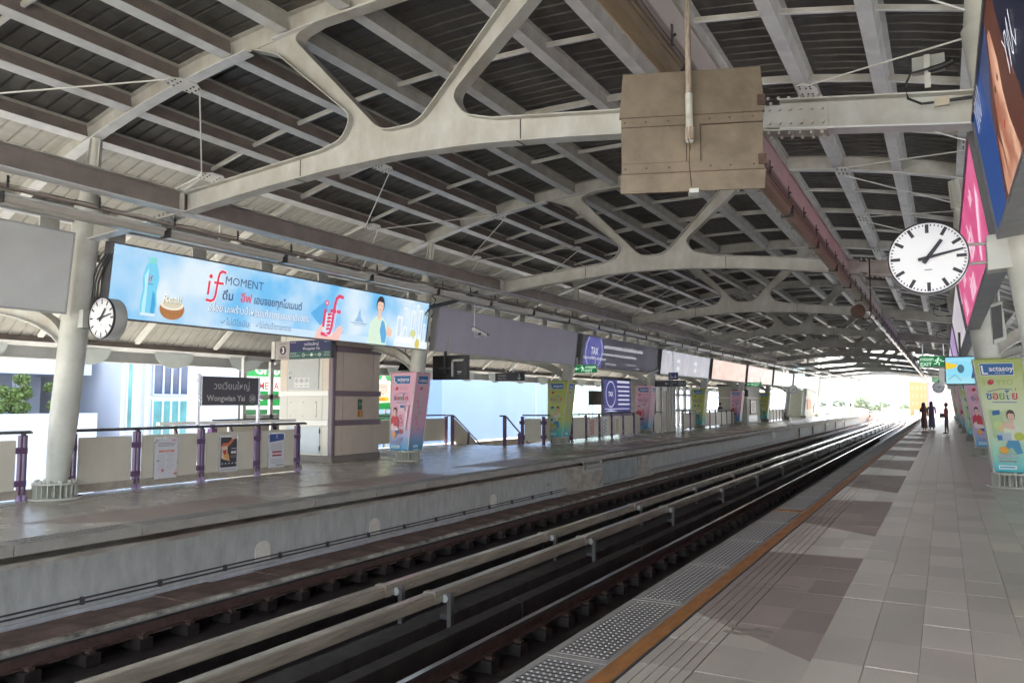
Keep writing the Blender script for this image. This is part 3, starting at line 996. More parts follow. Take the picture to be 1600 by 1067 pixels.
# ---------------------------------------------------------------- long beams at the bracket line
def long_beam(x, zb, zt, label, near=False):
    t = empty('longitudinal_beam', (x, 0, zb), label, 'beam', 'longitudinal roof beams')
    b = MB()
    h = zt - zb
    pw = mat('pinkish_lit_web', (0.76, 0.71, 0.69), 0.5, 0, 0.15, 2); pf = mat('mauve_beam_flange', (0.46, 0.41, 0.40), 0.5, 0, 0.25, 2)  # web coloured pale as if lit from the open right side
    if near:
        b.box(-0.008, 0.008, 0.02, 9.98, 0.012, h - 0.016, pw)
        b.box(-0.165, 0.0, 0.0, 10.0, -0.002, 0.011, pf)
        b.box(-0.12, 0.03, 0.0, 10.0, h - 0.016, h, STEEL)
    else:
        b.box(-0.008, 0.008, 0.02, 9.98, 0.016, h - 0.016, WEB)
        b.box(-0.12, 0.12, 0.0, 10.0, 0, 0.016, STEELB)
        b.box(-0.12, 0.12, 0.0, 10.0, h - 0.016, h, STEEL)
        for yy in (0.09, 9.91):
            b.box(-0.11, 0.11, yy - 0.006, yy + 0.006, 0.018, h - 0.018, STEEL)
    b0 = b.build('beam_segment', t, (0, FY[0], 0))
    for fy in FY[1:-1]:
        o = b0.copy(); COL.objects.link(o); o.location = (0, fy, 0)
    return t
long_beam(-10.25, 4.545, 4.87, 'brown longitudinal beam above the far platform edge')
long_beam(-1.71, 4.40, 4.68, 'pale pinkish longitudinal beam above the near platform edge', True)

# lamp trays with strip lights and cable conduits
def light_row(x, z, unlit, near):
    t = empty('cable_tray_run', (x, 0, z), 'cable tray with looping wires under the %s longitudinal beam' % ('pinkish' if near else 'brown'), 'cable tray', 'cable trays under the roof beams')
    TRB = mat('tray_pink_brown', (0.33, 0.27, 0.24), 0.6, 0, 0.3, 3)
    r = MB()
    r.box(-0.045, 0.045, -2, 128, 0.0, 0.012, TRB)
    r.box(-0.05, -0.045, -2, 128, 0.0, 0.03, TRB)
    r.box(0.045, 0.05, -2, 128, 0.0, 0.03, TRB)
    r.build('tray', t)
    wv = MB()
    for off, rr_ in ((0.0, 0.006), (0.02, 0.004)):
        pts = []
        yy = -2
        while yy < 80:
            pts.append((0.03 + off + random.uniform(-0.006, 0.006), yy, 0.045 + random.uniform(-0.02, 0.012)))
            yy += 0.45
        wv.tube(pts, rr_, BLACK, 5)
    wv.build('loose_cable', t)
    h = MB(); h.box(-0.006, 0.006, -0.015, 0.015, 0, 0.16, DGREY); h.tube([(0.0, 0, 0.07), (0.03, 0, 0.08)], 0.012, BLACK, 8)
    h0 = h.build('hanger', t, (0.06, 3.0, 0))
    for k in range(1, 60):
        o = h0.copy(); COL.objects.link(o); o.location = (0.06, 3.0 + 1.25 * k, 0)
    return t
light_row(-10.52, 4.38, False, False)
light_row(-1.735, 4.27, True, True)
def strip_lamp(label, covm, L=2.42, w=0.115):
    t = empty('strip_light', (0, 0, 0), label, 'light', 'strip lights in rows under the roof beams')
    b = MB(); b.box(-w, w, 0, L, 0.0, 0.035, GREYB if covm is not LAMPCOV else LAMPCOV); b.build('housing', t)
    c = MB()
    prof = [(-w + 0.01, -0.001), (-w + 0.02, -0.075), (-w + 0.05, -0.095), (w - 0.05, -0.095), (w - 0.02, -0.075), (w - 0.01, -0.001)]
    c.plate(prof, [], lambda u, v, tt: (u, 0.02 + tt, v), L - 0.04, covm); c.build('lamp_cover', t)
    e_ = MB(); e_.box(-w - 0.005, w + 0.005, -0.012, 0.008, -0.10, 0.05, DGREY); e_.build('end_bracket', t)
    return t
CREAMC = mat('cream_lamp_cover', (0.42, 0.40, 0.34), 0.22, 0, 0.2, 3)
GLOSSC = mat('glossy_lamp_cover', (0.34, 0.28, 0.24), 0.12, 0, 0.2, 3)
la = strip_lamp('first cream strip light from the left in the row above the far platform edge', CREAMC)
la.location = (-10.66, 3.0, 4.30)
for k in range(1, 44):
    copy_tree(la, None, (-10.66, 3.0 + 2.5 * k, 4.30), ('%s cream strip light from the left in the row above the far platform edge' % nth(k)) if k < 20 else 'distant cream strip light in the row above the far platform edge')
lb = strip_lamp('first amber covered strip light from the top of the picture, near platform row', LAMPCOV, 2.42, 0.078)
lb.location = (-1.77, 0.9, 4.215)
for k in range(1, 9):
    copy_tree(lb, None, (-1.77, 0.9 + 2.5 * k, 4.215), '%s amber covered strip light from the top of the picture, near platform row' % nth(k))
lc = strip_lamp('first glossy strip light after the amber ones in the near platform row', GLOSSC, 2.42, 0.078)
lc.location = (-1.77, 23.4, 4.215)
for k in range(1, 40):
    copy_tree(lc, None, (-1.77, 23.4 + 2.5 * k, 4.215), ('%s glossy strip light after the amber ones in the near platform row' % nth(k)) if k < 15 else 'distant glossy strip light reflecting the bright end of the station')

# ---------------------------------------------------------------- columns
def make_column(sgn, label, short=False):
    """leans towards the tracks: sgn = +1 on the far side"""
    t = empty('leaning_column', (0, 0, 0), label, 'column', 'leaning columns along the %s platform' % ('far' if sgn > 0 else 'near'))
    LN = 0.122 * sgn
    def ax(z): return (LN * z, 0, z)
    s = MB()
    zs = [0.24, 0.5, 0.9, 1.3, 2.0, 3.0, 4.0, 5.0]
    rs = [0.165, 0.18, 0.205, 0.22, 0.22, 0.22, 0.22, 0.22]
    s.tube([ax(z) for z in zs], rs, COLM, 28)
    s.build('shaft', t)
    n = MB()
    top = zr(-6.55) - 0.0
    n.tube([ax(5.0), ax(5.55)], [0.18, 0.10], COLM, 20)
    n.tube([ax(5.55), ax(5.58)], [0.14, 0.14], COLM, 20)
    n.tube([ax(5.58), ax(5.64)], [0.14, 0.14], STEEL, 20)
    n.tube([ax(5.64), ax(top + 0.0)], [0.085, 0.085], COLM, 16)
    for a in (0, PI / 2, PI, 1.5 * PI):
        c, sn = math.cos(a), math.sin(a)
        p = [Vector(ax(5.64)) + Vector((0.08 * c, 0.08 * sn, 0)), Vector(ax(5.64)) + Vector((0.14 * c, 0.14 * sn, 0)), Vector(ax(top)) + Vector((0.11 * c, 0.11 * sn, -0.01)), Vector(ax(top)) + Vector((0.05 * c, 0.05 * sn, -0.01))]
        d = Vector((-sn, c, 0)) * 0.006
        n.hexa([p[0] - d, p[1] - d, p[1] + d, p[0] + d], [p[3] - d, p[2] - d, p[2] + d, p[3] + d], STEEL)
    n.build('neck', t)
    b = MB()
    b.lathe([(0.0, 0.0), (0.43, 0.0), (0.43, 0.025), (0.37, 0.03), (0.2, 0.03)], COLM, 32)
    b.lathe([(0.19, 0.02), (0.19, 0.245), (0.35, 0.245), (0.35, 0.275), (0.0, 0.275)], COLM, 32)
    for k in range(22):
        a = 2 * PI * k / 22
        c, sn = math.cos(a), math.sin(a); d = Vector((-sn, c, 0)) * 0.006
        i, o_ = Vector((0.19 * c, 0.19 * sn, 0)), Vector((0.345 * c, 0.345 * sn, 0))
        z0, z1 = Vector((0, 0, 0.028)), Vector((0, 0, 0.246))
        b.hexa([i - d + z0, o_ - d + z0, o_ + d + z0, i + d + z0], [i - d + z1, o_ - d + z1, o_ + d + z1, i + d + z1], COLM)
    b.build('ribbed_base', t)
    bb = MB()
    for k in range(11):
        a = 2 * PI * (k + 0.5) / 11
        p = Vector((0.285 * math.cos(a), 0.285 * math.sin(a), 0.275))
        bb.lathe([(0.035, 0), (0.035, 0.03), (0.028, 0.045), (0.0, 0.05)], COLM, 8, False, None, p)
    bb.build('anchor_bolt_cap', t)
    return t
LCX, RCX = -13.30, 1.08
c0 = make_column(1, 'leaning grey column beside the clock, nearest on the far platform'); c0.location = (LCX, 8, 0)
LL = ['leaning column in pink advertising wrap right of the beige service tower', 'leaning column in green advertising wrap beside the stair opening',
      'leaning column in pink wrap left of the lift', 'leaning column in small green wrap right of the wheelchair sign', 'leaning column in pink wrap beside the beige kiosk',
      'leaning column in green wrap right behind the beige kiosk', 'bare leaning column just right of the last green wrap', 'bare leaning column right of the small far clock', 'bare leaning column second from the far end of the far platform', 'last bare leaning column at the end of the far platform']
for i, lb_ in enumerate(LL):
    copy_tree(c0, None, (LCX, 18 + 10 * i, 0), lb_)
c1 = make_column(-1, 'grey column at the right frame edge holding the large clock'); c1.location = (RCX, 8, 0)
RL = ['leaning column inside the large green advertising wrap on the near platform', 'leaning column inside the pink wrap behind the large green one', 'leaning column inside the second green wrap on the near platform']
for i in range(12):
    copy_tree(c1, None, (RCX, 18 + 10 * i, 0), RL[i] if i < 3 else '%s leaning column along the near platform from the large clock' % nth(i + 1))

# beams carrying the billboards between the columns
def gutter(x, z, label, nn, hang=True):
    t = empty('billboard_beam', (x, 0, z), label, 'beam', 'hollow beams above the billboards')
    b = MB(); b.box(-0.07, 0.07, 0.23, 9.77, 0, 0.15, STEEL); b.box(-0.075, 0.075, 0.23, 9.77, -0.02, -0.001, STEELB)
    b0 = b.build('beam_segment', t, (0, FY[0], 0))
    p = MB(); p.box(-0.01, 0.03, -0.16, 0.16, -0.26, -0.021, STEEL)
    p0 = p.build('hanger_plate', t, (0, FY[0] + 0.6, 0))
    for i in range(nn):
        if i:
            o = b0.copy(); COL.objects.link(o); o.location = (0, FY[i], 0)
        for k in range(6):
            if i == 0 and k == 0: continue
            o = p0.copy(); COL.objects.link(o); o.location = (0, FY[i] + 0.6 + 1.76 * k, 0)
gutter(-12.80, 4.66, 'grey hollow beam above the row of billboards on the far platform', 11)
gutter(0.55, 4.55, 'grey hollow beam above the billboards of the near platform', 12)
# ================================================================ BILLBOARDS
ALU = mat('billboard_frame_grey', (0.16, 0.16, 0.17), 0.5, 0, 0.2, 4)
ALUL = mat('pale_billboard_frame', (0.42, 0.42, 0.42), 0.5, 0, 0.2, 4)
def board(side, y0, W, z0, hh, label, face, group, deep=0.20, back=None, framed=True, fm=None):
    fm = fm or ALU
    """side 'L' faces +X on the far platform, 'R' faces -X on the near one; returns the thing and an Art"""
    if side == 'L':
        t = empty('billboard', (-12.60, y0, z0), label, 'billboard', group)
        v = Vector((0.117, 0, 1)).normalized(); u = Vector((0, 1, 0))
    else:
        t = empty('billboard', (0.45, y0, z0), label, 'billboard', group)
        v = Vector((-0.14, 0, 1)).normalized(); u = Vector((0, -1, 0))
    n = u.cross(v)
    b = MB()
    def P(x, y, d): return tuple(u * x + v * y - n * d)
    b.hexa([P(0, 0, deep), P(W, 0, deep), P(W, 0, 0.004), P(0, 0, 0.004)], [P(0, hh, deep), P(W, hh, deep), P(W, hh, 0.004), P(0, hh, 0.004)], fm)
    b.build('cabinet', t)
    if framed:
        fr = MB()
        for (x0, x1, y0_, y1) in ((-0.03, W + 0.03, -0.035, 0.0), (-0.03, W + 0.03, hh, hh + 0.03), (-0.03, 0.0, 0.0, hh), (W, W + 0.03, 0.0, hh)):
            fr.hexa([P(x0, y0_, deep), P(x1, y0_, deep), P(x1, y0_, -0.02), P(x0, y0_, -0.02)], [P(x0, y1, deep), P(x1, y1, deep), P(x1, y1, -0.02), P(x0, y1, -0.02)], fm)
        fr.build('frame', t)
    a = Art((0, 0, 0), u, v)
    a.rect(0, W, 0, hh, face)
    return t, a

def figure(a, x, y, s, shirt, skin, hair, lit=0):
    """a printed portrait: hair, face, neck and shirt; s is the figure height"""
    a.poly([(x - 0.30 * s, y), (x - 0.27 * s, y + 0.42 * s), (x - 0.10 * s, y + 0.56 * s), (x + 0.10 * s, y + 0.56 * s), (x + 0.27 * s, y + 0.42 * s), (x + 0.30 * s, y)], shirt)
    a.rect(x - 0.05 * s, x + 0.05 * s, y + 0.50 * s, y + 0.68 * s, skin)
    a.ell(x, y + 0.80 * s, 0.125 * s, 0.17 * s, hair)
    a.ell(x, y + 0.765 * s, 0.10 * s, 0.135 * s, skin)
    a.poly([(x - 0.11 * s, y + 0.84 * s), (x - 0.03 * s, y + 0.86 * s), (x + 0.11 * s, y + 0.84 * s), (x + 0.09 * s, y + 0.93 * s), (x - 0.09 * s, y + 0.93 * s)], hair)
    for e in (-0.04, 0.04):
        a.ell(x + e * s, y + 0.785 * s, 0.014 * s, 0.008 * s, hair, False, 8)
    a.ell(x, y + 0.70 * s, 0.028 * s, 0.008 * s, pr(190, 90, 85, lit), True, 10)

LT = 1.02
GB = 'billboards hung between the far columns'
FB = mat('blank_grey_billboard', (0.60, 0.61, 0.60), 0.6, 0, 0.12, 1.5)
t, a = board('L', -1.6, 9.2, 3.10, 1.29, 'blank grey billboard at the left frame edge', FB, GB, fm=ALUL); a.build('board_face', t)

# the lit drink advert
SKYP = cloud_print('lit_sky_print', srgb(108, 190, 240), srgb(222, 238, 248), 0.75, LT)
t, a = board('L', 8.33, 9.45, 3.10, 1.27, 'lit pale blue drink advert with bottle and pink lettering beside the clock', SKYP, GB)
def i_(r, g, b): return pr(r, g, b, LT)
a.rect(3.2, 7.0, 0, 0.16, i_(200, 225, 245))
# bottle
bx = 0.78
a.poly([(bx - 0.15, 0.10), (bx + 0.15, 0.10), (bx + 0.17, 0.30), (bx + 0.14, 0.55), (bx + 0.17, 0.80), (bx + 0.12, 0.98), (bx + 0.08, 1.04), (bx - 0.08, 1.04), (bx - 0.12, 0.98), (bx - 0.17, 0.80), (bx - 0.14, 0.55), (bx - 0.17, 0.30)], i_(120, 205, 235))
a.poly([(bx - 0.12, 0.14), (bx - 0.05, 0.14), (bx - 0.06, 0.95), (bx - 0.13, 0.80), (bx - 0.10, 0.55), (bx - 0.13, 0.3)], i_(185, 232, 246))
a.poly([(bx + 0.05, 0.14), (bx + 0.13, 0.14), (bx + 0.14, 0.30), (bx + 0.11, 0.50), (bx + 0.06, 0.55)], i_(70, 165, 215))
a.rect(bx - 0.085, bx + 0.085, 1.04, 1.15, i_(130, 215, 210))
a.rect(bx - 0.15, bx + 0.15, 0.09, 0.14, i_(215, 235, 245))
a.text('if', bx - 0.05, 0.70, 0.13, i_(200, 60, 75), 'l')
a.rect(bx - 0.05, bx + 0.06, 0.66, 0.67, i_(60, 80, 110))
# coconut
a.ell(1.28, 0.26, 0.27, 0.20, i_(176, 120, 72))
a.ell(1.27, 0.34, 0.25, 0.10, i_(238, 232, 214))
a.ell(1.27, 0.35, 0.20, 0.07, i_(214, 206, 180))
for q in range(6):
    a.line([(1.08 + q * 0.08, 0.12 + 0.01 * abs(q - 3)), (1.06 + q * 0.085, 0.24)], 0.008, i_(140, 90, 50), q == 5)
a.text('Real!', 1.08, 0.37, 0.15, i_(150, 150, 130), 'l', None, True)
a.text('Real!', 1.07, 0.38, 0.15, i_(250, 250, 240))
# logo "if"
RED = i_(226, 62, 84)
def if_logo(x, y, s, c, c2=None):
    a.line([(x + 0.02 * s, y + 0.62 * s), (x, y + 0.22 * s)], 0.085 * s, c)
    a.ell(x + 0.05 * s, y + 0.80 * s, 0.07 * s, 0.07 * s, c)
    if c2: a.ell(x + 0.05 * s, y + 0.80 * s, 0.04 * s, 0.04 * s, c2)
    a.line([(x + 0.62 * s, y + 1.0 * s), (x + 0.48 * s, y + 1.02 * s), (x + 0.39 * s, y + 0.95 * s), (x + 0.35 * s, y + 0.80 * s), (x + 0.30 * s, y + 0.2 * s), (x + 0.25 * s, y + 0.06 * s), (x + 0.14 * s, y), (x - 0.04 * s, y + 0.02 * s)], 0.085 * s, c)
    a.line([(x + 0.22 * s, y + 0.62 * s), (x + 0.56 * s, y + 0.62 * s)], 0.08 * s, c)
if_logo(2.04, 0.50, 0.62, i_(250, 250, 252))
a.l += 1
if_logo(2.03, 0.51, 0.60, RED)
a.text('MOMENT', 2.42, 0.88, 0.17, i_(74, 78, 110), 'l', 1.15)
a.text('ดื่ม', 2.38, 0.58, 0.17, i_(66, 70, 104), 'l', None, True)
a.text('อีฟ', 2.84, 0.58, 0.17, i_(226, 62, 84), 'l', None, True)
a.text('เอนจอยทุกโมเมนต์', 3.20, 0.58, 0.16, i_(66, 70, 104), 'l', 1.38, True)
a.text('อร่อย มะพร้าวน้ำหอมแท้จากธรรมชาติ100%', 2.08, 0.32, 0.15, i_(40, 90, 150), 'l', 2.76, True)
a.text('อร่อย มะพร้าวน้ำหอมแท้จากธรรมชาติ100%', 2.07, 0.325, 0.145, i_(250, 250, 250), 'l', 2.76)
a.text('✓ไม่มีไขมัน', 2.40, 0.08, 0.12, i_(60, 100, 140), 'l', 0.75)
a.text('✓ไม่เติมน้ำตาลทราย', 3.30, 0.09, 0.12, i_(60, 100, 140), 'l', 1.0)
# hand holding the second logo
a.poly([(4.85, 0.55), (5.35, 0.92), (5.45, 0.5), (5.2, 0.3)], i_(92, 172, 226))
a.poly([(5.05, 0.0), (5.12, 0.18), (5.25, 0.34), (5.36, 0.30), (5.42, 0.12), (5.62, 0.10), (5.80, 0.32), (5.92, 0.36), (5.98, 0.24), (5.88, 0.0)], i_(240, 196, 186))
a.poly([(5.30, 0.12), (5.62, 0.12), (5.66, 0.62), (5.28, 0.62)], i_(205, 228, 245))
for q in range(5):
    a.poly([(5.42, 0.20 + q * 0.085), (5.56 + 0.01 * q, 0.24 + q * 0.085), (5.50, 0.28 + q * 0.085), (5.40, 0.26 + q * 0.085)], i_(222, 70, 100), q == 4)
if_logo(5.30, 0.10, 0.92, i_(222, 70, 106), i_(235, 190, 210))
a.line([(5.38, 0.12), (5.60, 0.08), (5.66, 0.2), (5.70, 0.8)], 0.02, i_(250, 210, 225))
# small temple sketch and caption
a.poly([(6.35, 0.50), (6.45, 0.62), (6.52, 0.85), (6.58, 0.62), (6.70, 0.50)], i_(150, 190, 225))
a.rect(6.22, 6.85, 0.46, 0.475, i_(70, 120, 170)); a.rect(6.30, 6.76, 0.42, 0.43, i_(90, 135, 180))
# man, bottle in hand
figure(a, 7.28, 0.0, 1.26, i_(214, 235, 214), i_(236, 200, 180), i_(50, 42, 46), LT)
a.poly([(7.38, 0.62), (7.48, 0.60), (7.62, 0.30), (7.60, 0.05), (7.46, 0.05), (7.34, 0.35)], i_(96, 170, 220))
a.ell(7.72, 0.34, 0.12, 0.11, i_(238, 196, 172), True, 14)
for q in range(3): a.ell(7.63 + 0.05 * q, 0.43 - 0.02 * q, 0.035, 0.07, i_(240, 200, 178), q == 2, 10, -0.4)
# white arches and tower city on the right
a.rect(7.95, 9.45, 0, 0.20, i_(232, 240, 244))
for x0, w_, h_ in ((8.00, 0.24, 0.80), (8.30, 0.16, 0.55), (8.62, 0.15, 1.0), (8.80, 0.12, 1.18), (8.94, 0.18, 1.05), (9.16, 0.14, 0.7)):
    a.rect(x0, x0 + w_, 0.1, h_, i_(238, 243, 246))
    a.ell(x0 + w_ / 2, h_ - 0.12, w_ * 0.28, 0.06, i_(204, 222, 238), False)
    a.rect(x0 + w_ * 0.22, x0 + w_ * 0.78, h_ * 0.35, h_ - 0.12, i_(204, 222, 238))
a.ell(8.72, 0.38, 0.13, 0.10, i_(210, 215, 150)); a.ell(8.5, 0.2, 0.3, 0.07, i_(250, 250, 250)); a.ell(8.95, 0.12, 0.10, 0.14, i_(216, 200, 96))
for q in range(7):
    an = q * 0.9
    a.line([(9.28, 0.95), (9.28 + 0.13 * math.cos(an), 0.95 + 0.11 * math.sin(an))], 0.02, i_(120, 140, 110), q == 6)
a.line([(9.28, 0.95), (9.25, 0.55)], 0.02, i_(150, 150, 120))
a.ell(8.32, 1.02, 0.09, 0.03, i_(235, 243, 250))
a.build('board_face', t)

FB2 = mat('blank_lilac_billboard', (0.50, 0.46, 0.54), 0.55, 0, 0.10, 1.2)
t, a = board('L', 18.30, 9.55, 3.10, 1.24, 'blank lilac grey billboard with a camera hanging before it', FB2, GB, fm=ALUL); a.build('board_face', t)

# dark violet advert with white lines
TX = mat('violet_grey_print', (0.155, 0.135, 0.195), 0.5, 0, 0.2, 0.6)
t, a = board('L', 28.35, 9.35, 3.10, 1.22, 'violet grey advert with TAX in a blue glowing arc', TX, GB)
k_ = lambda r, g, b: pr(r, g, b, 0.75)
a.ell(1.30, 0.45, 0.75, 0.75, pr(84, 84, 150, 0.6)) if False else None
a.poly([(0.3, 0), (2.2, 0), (2.3, 0.9), (1.9, 1.2), (0.6, 1.2), (0.3, 0.8)], pr(92, 92, 168, 0.7))
for sx, c in ((0.45, (190, 205, 250)), (2.15, (190, 205, 250))):
    s_ = 1 if sx < 1 else -1
    a.line([(sx + s_ * 0.30, 0.04), (sx + s_ * 0.08, 0.3), (sx, 0.6), (sx + s_ * 0.06, 0.9), (sx + s_ * 0.25, 1.18)], 0.05, k_(*c))
a.text('TAX', 0.98, 0.50, 0.30, k_(235, 240, 255), 'l', 0.75, True)
a.text('CARE', 1.05, 0.34, 0.10, k_(220, 225, 250), 'l', 0.55)
a.text('ผลประกอบการยอดเยี่ยม SILAN ผลิตภัณฑ์ระบบเคลือบ', 2.35, 0.82, 0.16, k_(240, 240, 246), 'l', 6.4, True)
a.text('ตรวจรายการลดหย่อนภาษีได้ครบง่ายในที่เดียวพร้อมบริการให้คำปรึกษา', 2.15, 0.52, 0.11, k_(232, 232, 240), 'l', 6.7, True)
a.text('ติดต่อสอบถามรายละเอียดเพิ่มเติมได้ทุกสาขา', 0.25, 0.30, 0.10, k_(230, 230, 240), 'l', 3.9, True)
a.text('ศึกษาเงื่อนไขก่อนตัดสินใจ', 2.6, 0.13, 0.09, k_(225, 225, 235), 'l', 2.4)
a.text('บริการทุกวัน ไม่เว้นวันหยุดราชการ', 5.0, 0.20, 0.07, k_(225, 225, 235), 'l', 3.0)
a.text('สายด่วนตลอดวัน', 6.2, 0.05, 0.07, k_(225, 225, 235), 'l', 2.0)
a.build('board_face', t)

PALE = cloud_print('pale_ring_print', srgb(196, 196, 206), srgb(208, 210, 218), 1.5, 0.72)
t, a = board('L', 38.35, 9.3, 3.10, 1.22, 'pale grey lit billboard showing three tall portrait ovals', PALE, GB)
for x in (1.1, 4.4, 7.9):
    a.ell(x, 0.62, 0.42, 0.58, pr(232, 234, 244, 0.85)); a.ell(x, 0.62, 0.36, 0.54, pr(200, 200, 212, 0.74))
    a.ell(x, 0.80, 0.12, 0.13, pr(208, 186, 182, 0.78)); a.poly([(x - 0.2, 0.12), (x + 0.2, 0.12), (x + 0.14, 0.64), (x - 0.14, 0.64)], pr(214, 204, 208, 0.78))
for x in (2.9, 6.2):
    a.ell(x, 0.75, 0.30, 0.10, pr(238, 238, 244, 0.9), False); a.ell(x, 0.35, 0.26, 0.12, pr(238, 238, 244, 0.9))
a.build('board_face', t)
def washed(y0, c1, c2, label, W=9.3, lit=0.95):
    p_ = cloud_print('washed_print_%d' % int(y0), srgb(*c1), srgb(*c2), 0.8, lit)
    t, a = board('L', y0, W, 3.10, 1.22, label, p_, GB)
    for q in range(7):
        x = 0.6 + q * W / 7.5
        a.ell(x, 0.45 + 0.25 * math.sin(q * 2.1), 0.38, 0.22, pr(*[min(255, int(c * 0.97)) for c in c1], lit), False)
    a.l += 1
    a.build('board_face', t)
washed(48.35, (246, 206, 190), (244, 224, 212), 'salmon pink washed out billboard left of the paler pink one')
washed(58.35, (246, 214, 206), (246, 228, 224), 'paler pink billboard left of the mint white one')
washed(68.35, (222, 240, 226), (236, 244, 238), 'mint white billboard beyond the pink ones')
washed(78.35, (232, 238, 232), (240, 242, 240), 'cream white billboard, last of the far row')

# near platform boards
GN = 'billboards hung between the near columns'
BLUEP = cloud_print('navy_blue_print', srgb(18, 26, 62), srgb(38, 84, 156), 0.55, 0.8)
t, a = board('R', 7.60, 9.4, 3.02, 1.0, 'navy blue advert with a face and white signature at the top right', BLUEP, GN)
SKP = cloud_print('photo_skin_print', srgb(170, 100, 72), srgb(242, 188, 156), 3.0, 0.9)
# u runs from the far end (0) towards the camera
a.rect(0.0, 1.2, 0.0, 1.0, pr(34, 78, 150, 0.72))
a.rect(2.5, 4.5, 0.0, 1.0, pr(24, 28, 58, 0.6))
a.poly([(1.05, 0.0), (1.28, 0.35), (1.42, 0.62), (1.80, 0.80), (2.0, 1.0), (2.5, 1.0), (2.6, 0.6), (2.8, 0.3), (2.9, 0.0)], pr(96, 52, 38, 0.8))
a.poly([(1.55, 0.0), (1.62, 0.20), (1.60, 0.42), (1.78, 0.68), (2.02, 0.90), (2.15, 0.88), (2.22, 0.66), (2.16, 0.48), (2.20, 0.30), (2.32, 0.14), (2.45, 0.0)], SKP)
a.poly([(1.30, 0.0), (1.36, 0.22), (1.44, 0.42), (1.56, 0.30), (1.60, 0.0)], SKP)
a.ell(1.86, 0.60, 0.05, 0.02, pr(60, 34, 30, 0.7)); a.ell(2.08, 0.60, 0.04, 0.02, pr(60, 34, 30, 0.7)); a.ell(1.96, 0.34, 0.06, 0.025, pr(176, 76, 66, 0.9)); a.line([(1.97, 0.56), (2.03, 0.45), (1.97, 0.43)], 0.014, pr(170, 104, 84, 0.9))
def script(x, y, s, lit=1.0, n=9):
    pts = [(x + s * (0.09 * k + 0.03 * math.sin(k * 2.1)), y + s * (0.14 * math.sin(k * 1.7) + 0.02 * k)) for k in range(n * 3)]
    pts = [(x + s * 0.03 * k + s * 0.05 * math.sin(k * 1.3), y + s * 0.13 * math.cos(k * 1.15)) for k in range(n * 3)]
    a.line(pts, 0.014, pr(240, 242, 250, lit))
script(0.30, 0.90, 0.9, 1.0, 8)
script(2.62, 0.50, 0.8, 1.0, 7)
a.build('board_face', t)
PINKP = cloud_print('hot_pink_print', srgb(226, 84, 140), srgb(236, 110, 160), 0.8, 0.85)
t, a = board('R', 17.60, 9.25, 3.05, 1.08, 'hot pink advert with white lettering behind the large clock', PINKP, GN)
for x, y, h_, s_ in ((8.3, 0.78, 0.14, 'สินเชื่อ'), (6.6, 0.42, 0.36, 'พร้อม'), (4.9, 0.10, 0.30, 'สมัครเลย'), (3.2, 0.52, 0.24, 'ดอกเบี้ย'), (2.0, 0.14, 0.30, 'เริ่มต้น'), (0.7, 0.50, 0.24, 'วันนี้')):
    a.text(s_, x - 0.9, y, h_, pr(252, 226, 238, 0.95), 'l', 1.6, True)
a.poly([(7.55, 0.10), (8.75, 0.60), (8.70, 0.76), (7.5, 0.24)], pr(250, 214, 232, 0.95))
a.build('board_face', t)
for y0, c1, c2, lb_ in ((27.6, (214, 208, 226), (236, 226, 214), 'whitish marbled billboard beyond the hot pink one'), (37.6, (176, 142, 206), (206, 184, 226), 'lilac purple billboard beyond the marbled one'), (47.6, (210, 196, 224), (230, 222, 232), 'pale violet billboard beyond the lilac one'), (57.6, (220, 214, 226), (230, 226, 232), 'distant pale billboard above the near platform')):
    p_ = cloud_print('near_print_%d' % int(y0), srgb(*c1), srgb(*c2), 2.2, 0.8, (1, 0.35, 1))
    t, a = board('R', y0, 9.2, 3.05, 1.08, lb_, p_, GN)
    for q in range(6):
        a.poly([(0.4 + 1.5 * q, 0.15), (1.0 + 1.5 * q, 0.2), (1.2 + 1.5 * q, 0.85), (0.9 + 1.5 * q, 0.9)], pr(*[int(c * 0.86) for c in c1], 0.8), False)
    a.l += 1
    a.build('board_face', t)

